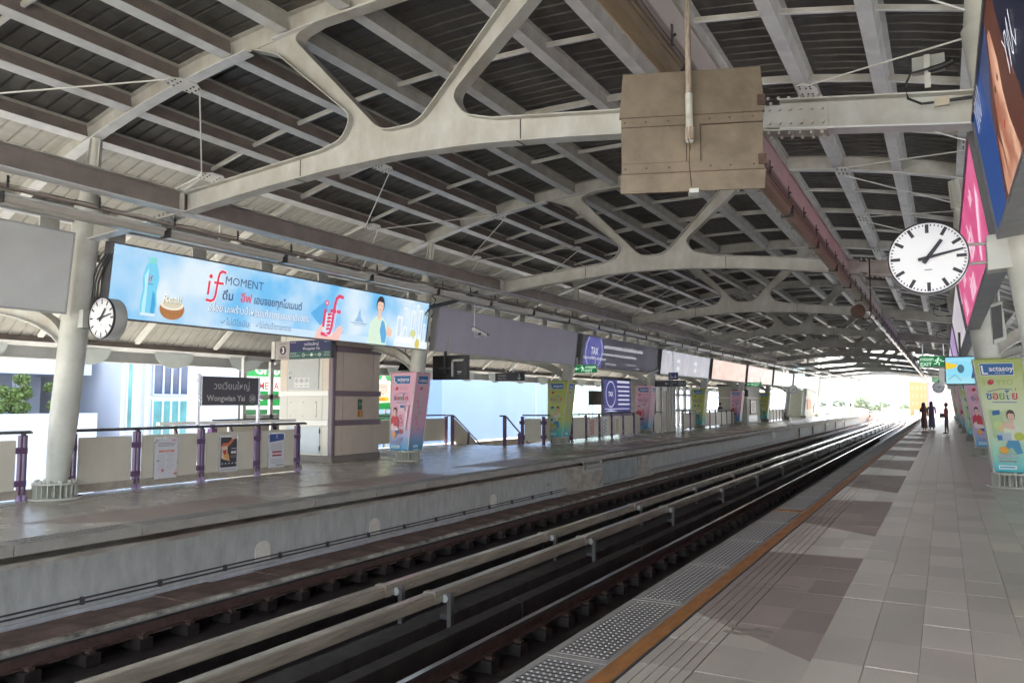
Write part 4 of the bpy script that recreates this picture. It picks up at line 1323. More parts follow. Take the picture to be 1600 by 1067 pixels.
# ================================================================ CLOCKS
DIAL = mat('white_clock_dial', (0.82, 0.82, 0.84), 0.25)
HAND = mat('black_clock_paint', (0.02, 0.018, 0.03), 0.45)
def clock(name_lab, loc, arm_dir, R=0.325, hour=1, minute=13, depth=0.16):
    """dial faces -Y; arm_dir -1/+1: bracket to the left / right"""
    t = empty('platform_clock', loc, name_lab, 'clock', 'round platform clocks')
    b = MB()
    Mx = Matrix.Rotation(R_(90), 3, 'X')     # z -> -y
    b.lathe([(0.0, -depth), (R * 0.97, -depth), (R, -depth + 0.01), (R, 0.0), (R - 0.004, 0.012), (R - 0.008, 0.006), (R - 0.010, -0.004)], GREYB, 64, True, Mx)
    b.build('case', t)
    r = MB(); r.lathe([(R + 0.001, -0.012), (R + 0.001, 0.013), (R - 0.008, 0.014), (R - 0.009, -0.001)], HAND, 64, True, Mx); r.build('rim', t)
    a = Art((0, -0.002, 0), (1, 0, 0), (0, 0, 1))
    a.ell(0, 0, R - 0.009, R - 0.009, DIAL, True, 64)
    for k in range(60):
        an = PI / 2 - 2 * PI * k / 60
        c, s = math.cos(an), math.sin(an)
        big = k % 5 == 0
        r0, r1, w = (0.69, 0.935, 0.029) if big else (0.885, 0.935, 0.010)
        p = Vector((c, s)); q = Vector((-s, c)) * w / 2
        a.poly([tuple(p * R * r0 - q), tuple(p * R * r1 - q), tuple(p * R * r1 + q), tuple(p * R * r0 + q)], HAND, False)
    a.l += 2
    a.rect(-0.03, 0.03, -0.115, -0.105, pr(150, 150, 160))
    a.build('dial', t)
    def hand(ang, l0, l1, w0, w1, y, nm):
        d = Vector((math.sin(ang), math.cos(ang))); q = Vector((d.y, -d.x))
        m = MB()
        pts = [-l0 * d - q * w0 / 2, d * l1 - q * w1 / 2, d * l1 + q * w1 / 2, -l0 * d + q * w0 / 2]
        m.plate([tuple(p) for p in pts], [], lambda u, v, w: (u, y - w, v), 0.004, HAND)
        m.build(nm, t)
    mn = 2 * PI * minute / 60; hr = 2 * PI * (hour + minute / 60) / 12
    hand(hr, 0.06, 0.19, 0.036, 0.030, -0.014, 'hour_hand')
    hand(mn, 0.08, 0.285, 0.030, 0.016, -0.020, 'minute_hand')
    m = MB(); m.lathe([(0.0, 0.028), (0.017, 0.028), (0.017, 0.01)], HAND, 16, True, Mx); m.build('hub', t)
    k = MB()
    k.tube([(arm_dir * (R - 0.02), depth * 0.5, 0.10), (arm_dir * (R + 0.14), depth * 0.5, 0.10)], 0.013, GREYB, 8)
    k.tube([(arm_dir * (R - 0.02), depth * 0.5, -0.07), (arm_dir * (R + 0.14), depth * 0.5, -0.07)], 0.013, GREYB, 8)
    k.build('bracket_tube', t)
    x0, x1 = sorted((arm_dir * (R + 0.13), arm_dir * (R + 0.44)))
    k = MB(); k.hexa([(x0, -0.02, -0.155), (x1, -0.02, -0.135), (x1, 0.22, -0.135), (x0, 0.22, -0.155)], [(x0, -0.02, 0.155), (x1, -0.02, 0.175), (x1, 0.22, 0.175), (x0, 0.22, 0.155)], GREYB)
    k.build('bracket_box', t, bevel=0.008)
    return t
clock('large white clock at the right with black dashes, before the pink advert', (-0.083, 7.9, 2.92), 1)
cl_ = clock('grey cased clock on the nearest far platform column', (-12.13, 7.95, 3.01), -1, 0.34)
cl_.scale = (1, 1.5, 1)
clock('tiny white clock hanging beyond the last far billboard', (-11.6, 72, 2.75), -1, 0.40)
clock('white clock far down the near platform above the people', (-0.35, 66, 2.75), 1, 0.42)

# loudspeaker box below the pink billboard, cctv, conduits
t = empty('speaker_box', (0.78, 13, 2.78), 'pale box speaker hanging under the pink billboard', 'speaker')
b = MB(); b.hexa([(-0.14, -0.10, -0.33), (0.02, -0.10, -0.28), (0.02, 0.12, -0.28), (-0.14, 0.12, -0.33)], [(-0.16, -0.10, 0.22), (-0.02, -0.10, 0.27), (-0.02, 0.12, 0.27), (-0.16, 0.12, 0.22)], GREYB); b.build('case', t, bevel=0.006)
b = MB(); b.hexa([(-0.145, -0.11, -0.28), (-0.145 + 0.12, -0.11, -0.24), (-0.025, -0.101, -0.24), (-0.145, -0.101, -0.28)], [(-0.155, -0.11, 0.18), (-0.03, -0.11, 0.22), (-0.03, -0.101, 0.22), (-0.155, -0.101, 0.18)], DGREY); b.build('grille', t)
b = MB(); b.tube([(-0.06, 0.0, 0.24), (-0.06, 0.0, 0.5)], 0.02, GREYB); b.build('hanger', t)
def camera_thing(loc, label, rz, s=1.0):
    t = empty('security_camera', loc, label, 'camera', None, rz)
    b = MB(); b.tube([(0, 0, 1.0), (0, 0, 0.10)], 0.014 * s, WHITE); b.build('drop_pole', t)
    b = MB(); b.hexa([(-0.05, -0.06, -0.02), (0.36, -0.06, -0.17), (0.36, 0.06, -0.17), (-0.05, 0.06, -0.02)], [(-0.05, -0.055, 0.08), (0.36, -0.055, -0.09), (0.36, 0.055, -0.09), (-0.05, 0.055, 0.08)], WHITE); b.build('housing', t, bevel=0.01)
    b = MB(); b.hexa([(-0.07, -0.07, 0.085), (0.44, -0.07, -0.125), (0.44, 0.07, -0.125), (-0.07, 0.07, 0.085)], [(-0.07, -0.07, 0.10), (0.44, -0.07, -0.11), (0.44, 0.07, -0.11), (-0.07, 0.07, 0.10)], DGREY); b.build('sun_shield', t)
    b = MB(); b.tube([(0, 0, 0.12), (0.01, 0, -0.15), (0.05, 0, -0.20), (0.10, 0, -0.21), (0.14, 0, -0.17), (0.16, 0, -0.08)], 0.011, WHITE, 8); b.build('yoke', t)
    b = MB(); b.lathe([(0.0, 0.05), (0.035, 0.04), (0.04, 0), (0.0, 0)], DGREY, 12, True, Matrix.Rotation(R_(90), 3, 'X'), (0.14, -0.02, -0.1)); b.build('lens', t)
    return t
c = camera_thing((-11.2, 18.15, 3.60), 'white security camera hanging on a thin pole before the blank lilac billboard', R_(60), 1.0)
c = camera_thing((-12.1, 36.4, 3.15), 'small grey security camera beside the wheelchair sign', R_(-140), 1.0)
c.scale = (1.2, 1.2, 1)
def bracket_lights(i, y):
    """cluster of floodlight and cable loop clipped to the right-hand bracket arms"""
    t = empty('floodlight', (-0.02, y - 0.02, 4.66), '%s small floodlight with a looping cable on the right hand bracket arms' % nth(i), 'floodlight', 'floodlights on the bracket arms')
    b = MB(); b.hexa([(-0.13, -0.02, 0.02), (0.14, -0.02, 0.02), (0.14, 0.10, 0.02), (-0.13, 0.10, 0.02)], [(-0.13, 0.10, 0.20), (0.14, 0.10, 0.20), (0.14, 0.18, 0.20), (-0.13, 0.18, 0.20)], GREYB); b.build('lamp_head', t)
    b = MB(); b.box(-0.03, 0.02, -0.05, -0.03, -0.16, 0.15, STEEL); b.tube([(0.0, -0.04, 0.0), (0.12, -0.04, 0.02), (0.2, -0.03, 0.05)], 0.03, BLACK, 8); b.build('stirrup', t)
    b = MB(); b.tube([(0.0, -0.08, 0.0), (-0.14, -0.12, -0.03), (-0.19, -0.12, -0.14), (-0.17, -0.12, -0.26), (-0.06, -0.12, -0.33), (0.04, -0.12, -0.335)], 0.012, BLACK, 8); b.build('looped_cable', t)
    b = MB(); b.box(0.04, 0.16, -0.13, -0.09, -0.375, -0.295, mat('beige_junction_box', (0.42, 0.37, 0.28), 0.5)); b.tube([(0.16, -0.11, -0.335), (0.36, -0.11, -0.34)], 0.016, BLACK, 8); b.build('junction_box', t)
    return t
b0 = bracket_lights(0, 8)
for k in range(1, 8): copy_tree(b0, None, (-0.02, 8 + 10 * k - 0.02, 4.66), '%s small floodlight with a looping cable on the right hand bracket arms' % nth(k))
# conduits up the nearest far column
t = MB()
for o_ in (0, 0.045, 0.09):
    t.tube([(-12.42 + o_ * 0.3, 8.16 + o_, 4.15), (-12.60 + o_ * 0.3, 8.14 + o_, 3.92), (-12.68 + o_ * 0.3, 8.12 + o_, 3.7), (-12.78 + o_ * 0.3, 8.12 + o_, 2.95)], 0.018, DGREY, 8)
tag(t.build('conduit_bundle'), 'dark conduits running down the column behind the clock', 'conduit')
t = MB()
for o_ in (0, 0.05, 0.1):
    t.tube([(-10.9, 17.84 - o_, 4.62 - o_), (-11.6, 17.8 - o_, 4.42 - o_), (-12.3, 17.75 - o_, 4.32 - o_), (-12.55, 17.72 - o_, 4.1 - o_)], 0.022, DGREY, 8)
t.tube([(-12.3, 17.7, 4.55), (-12.15, 17.65, 4.45), (-12.2, 17.65, 4.3), (-12.4, 17.7, 4.28)], 0.018, BLACK, 8)
tag(t.build('conduit_bundle'), 'dark cables along the bracket arm right of the lit drink advert', 'conduit')

# ================================================================ HANGING SIGNS
def plate_sign(name, label, cat, o, u, W, hh, face, deep=0.10, group=None, cab=DGREY, rods=None, rim=True):
    """sign cabinet; o = lower left corner seen from the front, u = direction to its right"""
    t = empty(name, o, label, cat, group)
    u = Vector(u).normalized(); v = Vector((0, 0, 1)); n = u.cross(v)
    P = lambda x, y, d: tuple(u * x + v * y - n * d)
    b = MB(); b.hexa([P(0, 0, deep), P(W, 0, deep), P(W, 0, 0.002), P(0, 0, 0.002)], [P(0, hh, deep), P(W, hh, deep), P(W, hh, 0.002), P(0, hh, 0.002)], cab)
    b.build('cabinet', t)
    if rods:
        for x in rods[0]:
            r = MB(); r.tube([P(x, hh, deep / 2), P(x, hh + rods[1], deep / 2)], 0.014, STAINLESS, 8); r.build('hanger_rod', t)
    a = Art((0, 0, 0), u, v)
    m = 0.012 if rim else 0
    a.rect(m, W - m, m, hh - m, face)
    return t, a
def arrow(a, x, y, s, ang, m):
    d = Vector((math.cos(ang), math.sin(ang))); q = Vector((-d.y, d.x)); p = Vector((x, y))
    a.line([tuple(p - d * s / 2), tuple(p + d * s * 0.45)], s * 0.14, m, False)
    a.line([tuple(p + d * s / 2 - d * s * 0.35 + q * s * 0.32), tuple(p + d * s / 2), tuple(p + d * s / 2 - d * s * 0.35 - q * s * 0.32)], s * 0.14, m)
def running_man(a, x, y, s, m, flip=1):
    a.ell(x + 0.08 * s * flip, y + 0.86 * s, 0.10 * s, 0.10 * s, m, False, 12)
    for pts, w in (([(0.02, 0.72), (-0.08, 0.42)], 0.17), ([(0.02, 0.70), (0.25, 0.60), (0.36, 0.72)], 0.08), ([(0.0, 0.70), (-0.22, 0.64), (-0.30, 0.48)], 0.08), ([(-0.08, 0.44), (0.14, 0.28), (0.12, 0.02)], 0.10), ([(-0.08, 0.44), (-0.16, 0.22), (-0.42, 0.16)], 0.10)):
        a.line([(x + px * s * flip, y + py * s) for px, py in pts], w * s, m, False)
    a.l += 1
GRN = pr(16, 122, 66, 0.75); GW = pr(214, 255, 226, 1.0)
def exit_sign(label, o, W, hh, right, text_on_left):
    t, a = plate_sign('exit_sign', label, 'exit sign', o, (1, 0, 0), W, hh, GRN, 0.10, 'green exit signs', GREYB, ([0.08, W - 0.08], 0.28))
    if right:
        a.text('ทางออก', 0.03, hh * 0.55, hh * 0.30, GW, 'l', W * 0.46, True); a.text('EXIT', 0.03, hh * 0.10, hh * 0.32, GW, 'l', W * 0.46, True)
        running_man(a, W * 0.66, hh * 0.14, hh * 0.74, GW, 1); arrow(a, W * 0.87, hh * 0.5, hh * 0.5, 0, GW)
    else:
        a.text('ทางออก', W * 0.5, hh * 0.55, hh * 0.30, GW, 'l', W * 0.46, True); a.text('EXIT', W * 0.5, hh * 0.10, hh * 0.32, GW, 'l', W * 0.46, True)
        running_man(a, W * 0.36, hh * 0.14, hh * 0.74, GW, -1); arrow(a, W * 0.13, hh * 0.5, hh * 0.5, PI, GW)
    a.build('sign_face', t)
exit_sign('green EXIT sign with running man above the green wrapped far column', (-12.48, 27.6, 2.76), 0.92, 0.32, False, False)
exit_sign('green EXIT sign beside the lit screen on the near platform', (-0.50, 21, 2.46), 0.60, 0.27, True, True)
exit_sign('small green EXIT sign above the beige kiosk on the far platform', (-12.1, 56, 2.75), 1.0, 0.30, False, False)
exit_sign('tiny green EXIT sign far along the near platform', (-0.6, 52, 2.80), 0.85, 0.30, True, True)

# platform 3 sign
t, a = plate_sign('station_sign', 'navy and green hanging sign marked Platform 3 before the beige tower', 'sign', (-15.32, 14.9, 2.74), (1, 0.0, 0), 1.92, 0.47, pr(30, 34, 88), 0.12, None, DGREY, ([0.3, 1.7], 0.6))
a.rect(0.0, 0.50, 0.0, 0.47, pr(168, 160, 156)); a.ell(0.27, 0.235, 0.115, 0.115, pr(40, 36, 56)); a.text('3', 0.27, 0.165, 0.15, pr(240, 240, 240), 'c', None, True)
a.text('ชานชาลา', 0.27, 0.385, 0.055, pr(60, 56, 70), 'c', 0.36); a.text('Platform', 0.27, 0.035, 0.055, pr(60, 56, 70), 'c', 0.3)
a.rect(-0.14, -0.02, 0.02, 0.47, pr(206, 206, 200))
a.rect(0.50, 1.91, 0.01, 0.185, pr(34, 88, 78))
a.text('วงเวียนใหญ่', 1.25, 0.335, 0.075, pr(230, 232, 240), 'c', 0.62); a.text('Wongwian Yai', 1.25, 0.225, 0.07, pr(230, 232, 240), 'c', 0.62)
a.text('ไปบางหว้า', 0.54, 0.41, 0.035, pr(220, 220, 230)); a.text('Bang Wa', 1.87, 0.41, 0.035, pr(220, 220, 230), 'r')
a.text('สถานีต่อไป', 0.54, 0.13, 0.035, pr(220, 220, 230)); a.text('Krung Thon Buri', 0.54, 0.065, 0.035, pr(220, 220, 230), 'l', 0.36)
a.text('Talat Phlu', 1.87, 0.065, 0.035, pr(220, 220, 230), 'r', 0.25); a.text('ตลาดพลู', 1.87, 0.13, 0.035, pr(220, 220, 230), 'r')
a.line([(1.0, 0.095), (1.6, 0.095)], 0.008, pr(200, 215, 210))
for x in (1.0, 1.28, 1.55): a.ring(x, 0.095, 0.035, 0.045, pr(225, 232, 230))
a.ell(1.28, 0.095, 0.03, 0.03, pr(235, 240, 240)); a.text('S8', 1.55, 0.075, 0.04, pr(230, 235, 235), 'c')
a.build('sign_face', t)

# station name sign on two posts
t = empty('station_name_sign', (-14.2, 11.55, 0), 'dark grey Wongwian Yai station name sign on two steel posts', 'sign')
b = MB(); b.box(-0.03, 0.03, 0.02, 0.08, 0.4, 2.26, STAINLESS); b.build('post', t)
b = MB(); b.box(-0.03, 0.03, 1.72, 1.78, 0.4, 2.22, STAINLESS); b.build('post', t)
b = MB(); b.box(-0.05, 0.05, 0.10, 1.70, 1.56, 2.20, DGREY); b.build('cabinet', t, bevel=0.004)
b = MB(); b.box(-0.055, 0.055, 0.085, 0.105, 1.55, 2.21, STAINLESS); b.box(-0.055, 0.055, 1.695, 1.715, 1.55, 2.21, STAINLESS); b.build('end_trim', t)
a = Art((0.05, 0.10, 1.56), (0, 1, 0), (0, 0, 1))
a.rect(0.01, 1.59, 0.01, 0.63, pr(78, 74, 84))
a.text('วงเวียนใหญ่', 0.82, 0.36, 0.155, pr(206, 204, 204), 'c', 1.2)
a.text('Wongwian Yai', 0.13, 0.10, 0.13, pr(206, 204, 204), 'l', 1.08, True)
a.ring(1.42, 0.155, 0.088, 0.098, pr(200, 200, 200)); a.text('S8', 1.42, 0.105, 0.105, pr(206, 204, 204), 'c', None, True)
a.build('sign_face', t)

# way out sign over the stairs
t, a = plate_sign('way_out_sign', 'small navy way out sign with a down arrow over the stairs', 'sign', (-15.1, 26, 2.44), (1, 0, 0), 1.24, 0.31, pr(38, 40, 60), 0.1, None, DGREY, ([0.45, 0.75], 1.1))
a.text('ทางออก', 0.12, 0.17, 0.08, pr(225, 228, 235)); a.text('Way Out', 0.12, 0.06, 0.07, pr(225, 228, 235)); arrow(a, 1.05, 0.155, 0.2, -PI / 2, pr(235, 238, 245))
a.build('sign_face', t)

# black display near the pink wrap
t = empty('train_display', (-12.5, 18.9, 2.28), 'black hanging train display right of the lit drink advert', 'display')
b = MB(); b.box(-0.55, 0.62, -0.08, 0.10, 0.0, 0.70, BLACK); b.build('screen_case', t, bevel=0.01)
b = MB(); b.box(-0.10, -0.04, -0.17, -0.09, 0.18, 0.82, DGREY); b.box(0.15, 0.20, -0.14, -0.085, 0.08, 0.58, GREYB); b.box(0.15, 0.55, -0.14, -0.085, 0.52, 0.58, GREYB); b.box(-0.3, 0.15, -0.13, -0.085, 0.30, 0.36, DGREY); b.build('mount_bracket', t)
a = Art((-0.55, -0.081, 0), (1, 0, 0), (0, 0, 1)); a.rect(0.86, 1.0, 0.2, 0.235, pr(190, 200, 215)); a.rect(0.86, 0.96, 0.15, 0.17, pr(140, 150, 170)); a.build('screen_text', t)
b = MB(); b.tube([(-0.07, 0, 0.69), (-0.07, 0, 1.9)], 0.03, STEEL); b.build('hanger_rod', t)

# wheelchair sign, direction sign on a pole
t, a = plate_sign('lift_sign', 'navy wheelchair sign with a down arrow on a thin hanging pole', 'sign', (-12.05, 38, 2.76), (1, 0, 0), 0.48, 0.36, pr(44, 44, 130), 0.08, None, DGREY, ([0.24], 1.45))
w_ = pr(230, 235, 250)
a.ell(0.115, 0.28, 0.024, 0.024, w_, False, 10); a.line([(0.115, 0.25), (0.125, 0.17), (0.18, 0.165), (0.21, 0.09)], 0.022, w_); a.ring(0.125, 0.115, 0.05, 0.066, w_)
arrow(a, 0.35, 0.18, 0.2, -PI / 2, w_); a.build('sign_face', t)
t, a = plate_sign('direction_sign', 'dark direction sign with left arrow below the wheelchair sign', 'sign', (-13.3, 38.05, 2.42), (1, 0, 0), 2.1, 0.30, pr(52, 54, 66), 0.1)
arrow(a, 1.15, 0.15, 0.18, PI, w_); a.text('ทางออก', 1.32, 0.16, 0.075, w_); a.text('Exit', 1.32, 0.06, 0.07, w_); a.ring(1.82, 0.15, 0.06, 0.075, w_); a.ring(2.0, 0.15, 0.06, 0.075, w_)
a.build('sign_face', t)
# lit screen on the near platform
t = empty('lit_screen', (0.05, 20.5, 2.02), 'lit blue advert screen beside the near EXIT sign', 'screen')
b = MB(); b.box(-0.02, 0.62, 0.0, 0.10, 0.0, 0.66, DGREY); b.build('screen_case', t)
a = Art((0, 0, 0.03), (1, 0, 0), (0, 0, 1)); sc_ = lambda r, g, b_: pr(r, g, b_, 1.0)
a.rect(0, 0.60, 0, 0.60, sc_(140, 214, 240)); a.poly([(0, 0.33), (0.2, 0.36), (0.24, 0.44), (0.1, 0.47), (0, 0.5)], sc_(232, 200, 60)); a.rect(0, 0.6, 0, 0.16, sc_(160, 220, 235))
a.ell(0.30, 0.34, 0.07, 0.10, sc_(70, 110, 130)); a.poly([(0.5, 0.12), (0.54, 0.36), (0.58, 0.12)], sc_(40, 70, 120)); a.line([(0.05, 0.1), (0.18, 0.2), (0.3, 0.08)], 0.012, sc_(60, 120, 140)); a.line([(0.02, 0.52), (0.3, 0.55), (0.58, 0.5)], 0.01, sc_(200, 235, 245))
a.build('screen_picture', t)
b = MB(); b.tube([(0.3, 0.05, 0.66), (0.3, 0.05, 1.2)], 0.025, DGREY); b.build('hanger_rod', t)
b = MB(); b.box(-0.14, -0.03, -0.0, 0.12, -0.02, 0.40, WHITE); b.build('side_box', t)

# brown back of a sign on a pole, above the track edge
t = empty('hanging_sign_back', (-1.415, 5.0, 3.41), 'brown rusty back of a square sign hanging from the pinkish beam', 'sign')
yaw = R_(-20)
u = Vector((math.cos(yaw), -math.sin(yaw), 0)); v = Vector((0, 0, 1)); n = u.cross(v)      # n faces -Y
P = lambda x, y, d: tuple(u * x + v * (y + 0.015) + n * d + Vector((0, 0.045, 0)))
def bx(mb, x0, x1, y0, y1, d0, d1, m): mb.hexa([P(x0, y0, d0), P(x1, y0, d0), P(x1, y0, d1), P(x0, y0, d1)], [P(x0, y1, d0), P(x1, y1, d0), P(x1, y1, d1), P(x0, y1, d1)], m)
b = MB(); bx(b, -0.465, 0.465, -0.27, 0.12, -0.045, -0.020, BROWNSIGN); b.build('back_plate', t, bevel=0.004)
b = MB(); b.hexa([P(-0.478, 0.121, -0.045), P(0.478, 0.121, -0.045), P(0.478, 0.121, -0.006), P(-0.478, 0.121, -0.006)], [P(-0.45, 0.435, -0.045), P(0.46, 0.435, -0.045), P(0.46, 0.435, -0.030), P(-0.45, 0.435, -0.030)], BROWNSIGN); b.build('upper_flap', t, bevel=0.003)
b = MB(); b.hexa([P(-0.475, -0.395, -0.045), P(0.47, -0.395, -0.045), P(0.47, -0.395, -0.030), P(-0.475, -0.395, -0.030)], [P(-0.475, -0.271, -0.045), P(0.475, -0.271, -0.045), P(0.475, -0.271, -0.006), P(-0.475, -0.271, -0.006)], BROWNSIGN); b.build('lower_flap', t, bevel=0.003)
b = MB(); bx(b, -0.465, 0.465, -0.269, -0.20, -0.0195, -0.008, BROWNSIGN); bx(b, -0.465, 0.465, 0.055, 0.119, -0.0195, -0.008, BROWNSIGN); bx(b, -0.03, 0.055, -0.199, 0.054, -0.0195, -0.008, BROWNSIGN); b.build('stiffener', t)
b = MB(); bx(b, -0.462, 0.462, 0.1165, 0.1205, -0.02, -0.0035, RUST); bx(b, 0.056, 0.060, -0.199, 0.05, -0.02, -0.009, RUST); bx(b, -0.035, -0.031, -0.199, 0.05, -0.02, -0.009, RUST); bx(b, -0.462, 0.462, -0.2715, -0.2675, -0.02, -0.0035, RUST); bx(b, -0.462, -0.03, -0.2, -0.197, -0.02, -0.009, RUST); bx(b, 0.06, 0.462, 0.05, 0.054, -0.02, -0.009, RUST); b.build('rusty_seam', t)
b = MB()
for sx in (-0.44, -0.30, -0.15, 0.12, 0.25, 0.40):
    for sz in (-0.235, 0.087): b.tube([P(sx, sz, -0.008), P(sx, sz, -0.002)], 0.006, RUST, 6)
b.build('screw', t)
b = MB()
for z in (0.16, -0.24): bx(b, 0.43, 0.48, z, z + 0.07, -0.05, 0.004, RUST)
bx(b, -0.02, 0.04, -0.415, -0.385, -0.10, 0.004, GREYB); b.build('hinge', t)
b = MB()
PO = mat('chipped_cream_pole', (0.50, 0.46, 0.38), 0.5, 0, 0.0, 9, col2=(0.12, 0.05, 0.03))
PO2 = mat('rust_streaked_pole', (0.42, 0.37, 0.29), 0.5, 0, 0.75, 7, 0.2, 30, (8, 8, 1), col2=(0.11, 0.055, 0.035))
b.tube([(0, 0, 0.24), (0, 0, 0.96)], 0.020, PO2, 16); b.tube([(0, 0, 0.02), (0, 0, 0.26)], 0.024, mat('worn_pole_sleeve', (0.50, 0.50, 0.45), 0.5, 0, 0.35, 14, col2=(0.30, 0.27, 0.22)), 16); b.tube([(0, 0, -0.06), (0, 0, 0.03)], 0.031, PO2, 16); b.lathe([(0.0, -0.075), (0.022, -0.07), (0.027, -0.05), (0.027, -0.02)], GREYB, 12)
b.build('pole', t)
b = MB(); b.tube([(0.0, -0.03, -0.06), (0.018, -0.06, -0.12), (0.01, -0.055, -0.22), (0.02, -0.05, -0.38)], 0.004, RUST, 6); b.build('hanging_wire', t)
# round sign hanging beyond, under the beam
t = empty('round_mirror', (-1.45, 17.2, 3.42), 'small round dark mirror on a rod under the pinkish beam', 'mirror')
b = MB(); b.tube([(0.22, 0, 1.1), (0.22, 0, 0.0), (0.18, 0, -0.12), (0.05, 0, -0.1)], 0.014, RUST, 8); b.build('rod', t)
b = MB(); b.lathe([(0.0, 0.02), (0.12, 0.015), (0.14, 0.0), (0.14, -0.03), (0, -0.03)], RUST, 24, True, Matrix.Rotation(R_(90), 3, 'X'), (-0.02, 0, 0.05)); b.build('disc', t)
# ================================================================ ADVERTISING WRAPS ROUND COLUMNS
def grad_mat(name, stops):
    """vertical printed gradient over object z 0..1.. (print artwork)"""
    m = bpy.data.materials.new(name); m.use_nodes = True
    t = m.node_tree; b = t.nodes['Principled BSDF']
    tc = t.nodes.new('ShaderNodeTexCoord'); sp = t.nodes.new('ShaderNodeSeparateXYZ')
    t.links.new(tc.outputs['Object'], sp.inputs[0])
    mr = t.nodes.new('ShaderNodeMapRange'); mr.inputs['From Min'].default_value = 0.30; mr.inputs['From Max'].default_value = 2.47
    t.links.new(sp.outputs[2], mr.inputs['Value'])
    nz = t.nodes.new('ShaderNodeTexNoise'); nz.inputs['Scale'].default_value = 3.0; t.links.new(tc.outputs['Object'], nz.inputs['Vector'])
    ad = t.nodes.new('ShaderNodeMath'); ad.operation = 'MULTIPLY_ADD'; ad.inputs[1].default_value = 0.16; t.links.new(nz.outputs[0], ad.inputs[0]); t.links.new(mr.outputs[0], ad.inputs[2])
    r = t.nodes.new('ShaderNodeValToRGB')
    while len(r.color_ramp.elements) < len(stops): r.color_ramp.elements.new(0.5)
    for e, (p, c) in zip(r.color_ramp.elements, stops):
        e.position = p; e.color = (*[x * 0.85 for x in srgb(*c)], 1)
    t.links.new(ad.outputs[0], r.inputs[0]); t.links.new(r.outputs[0], b.inputs['Base Color'])
    b.inputs['Roughness'].default_value = 0.38
    MATS[name] = m
    return m
PINKW = grad_mat('pink_wrap_print', [(0.08, (60, 160, 210)), (0.22, (150, 176, 222)), (0.40, (226, 178, 206)), (1.0, (236, 176, 196))])
GREENW = grad_mat('green_wrap_print', [(0.08, (40, 184, 204)), (0.22, (130, 208, 176)), (0.40, (200, 214, 110)), (0.66, (206, 212, 120)), (1.0, (186, 194, 84))])
GREENR = grad_mat('pale_green_wrap_print', [(0.08, (70, 196, 212)), (0.24, (160, 222, 196)), (0.46, (222, 230, 196)), (0.72, (214, 224, 180)), (1.0, (176, 190, 106))])
BLUEB = pr(34, 104, 172); WH = pr(245, 245, 248); SKN = pr(236, 196, 174)
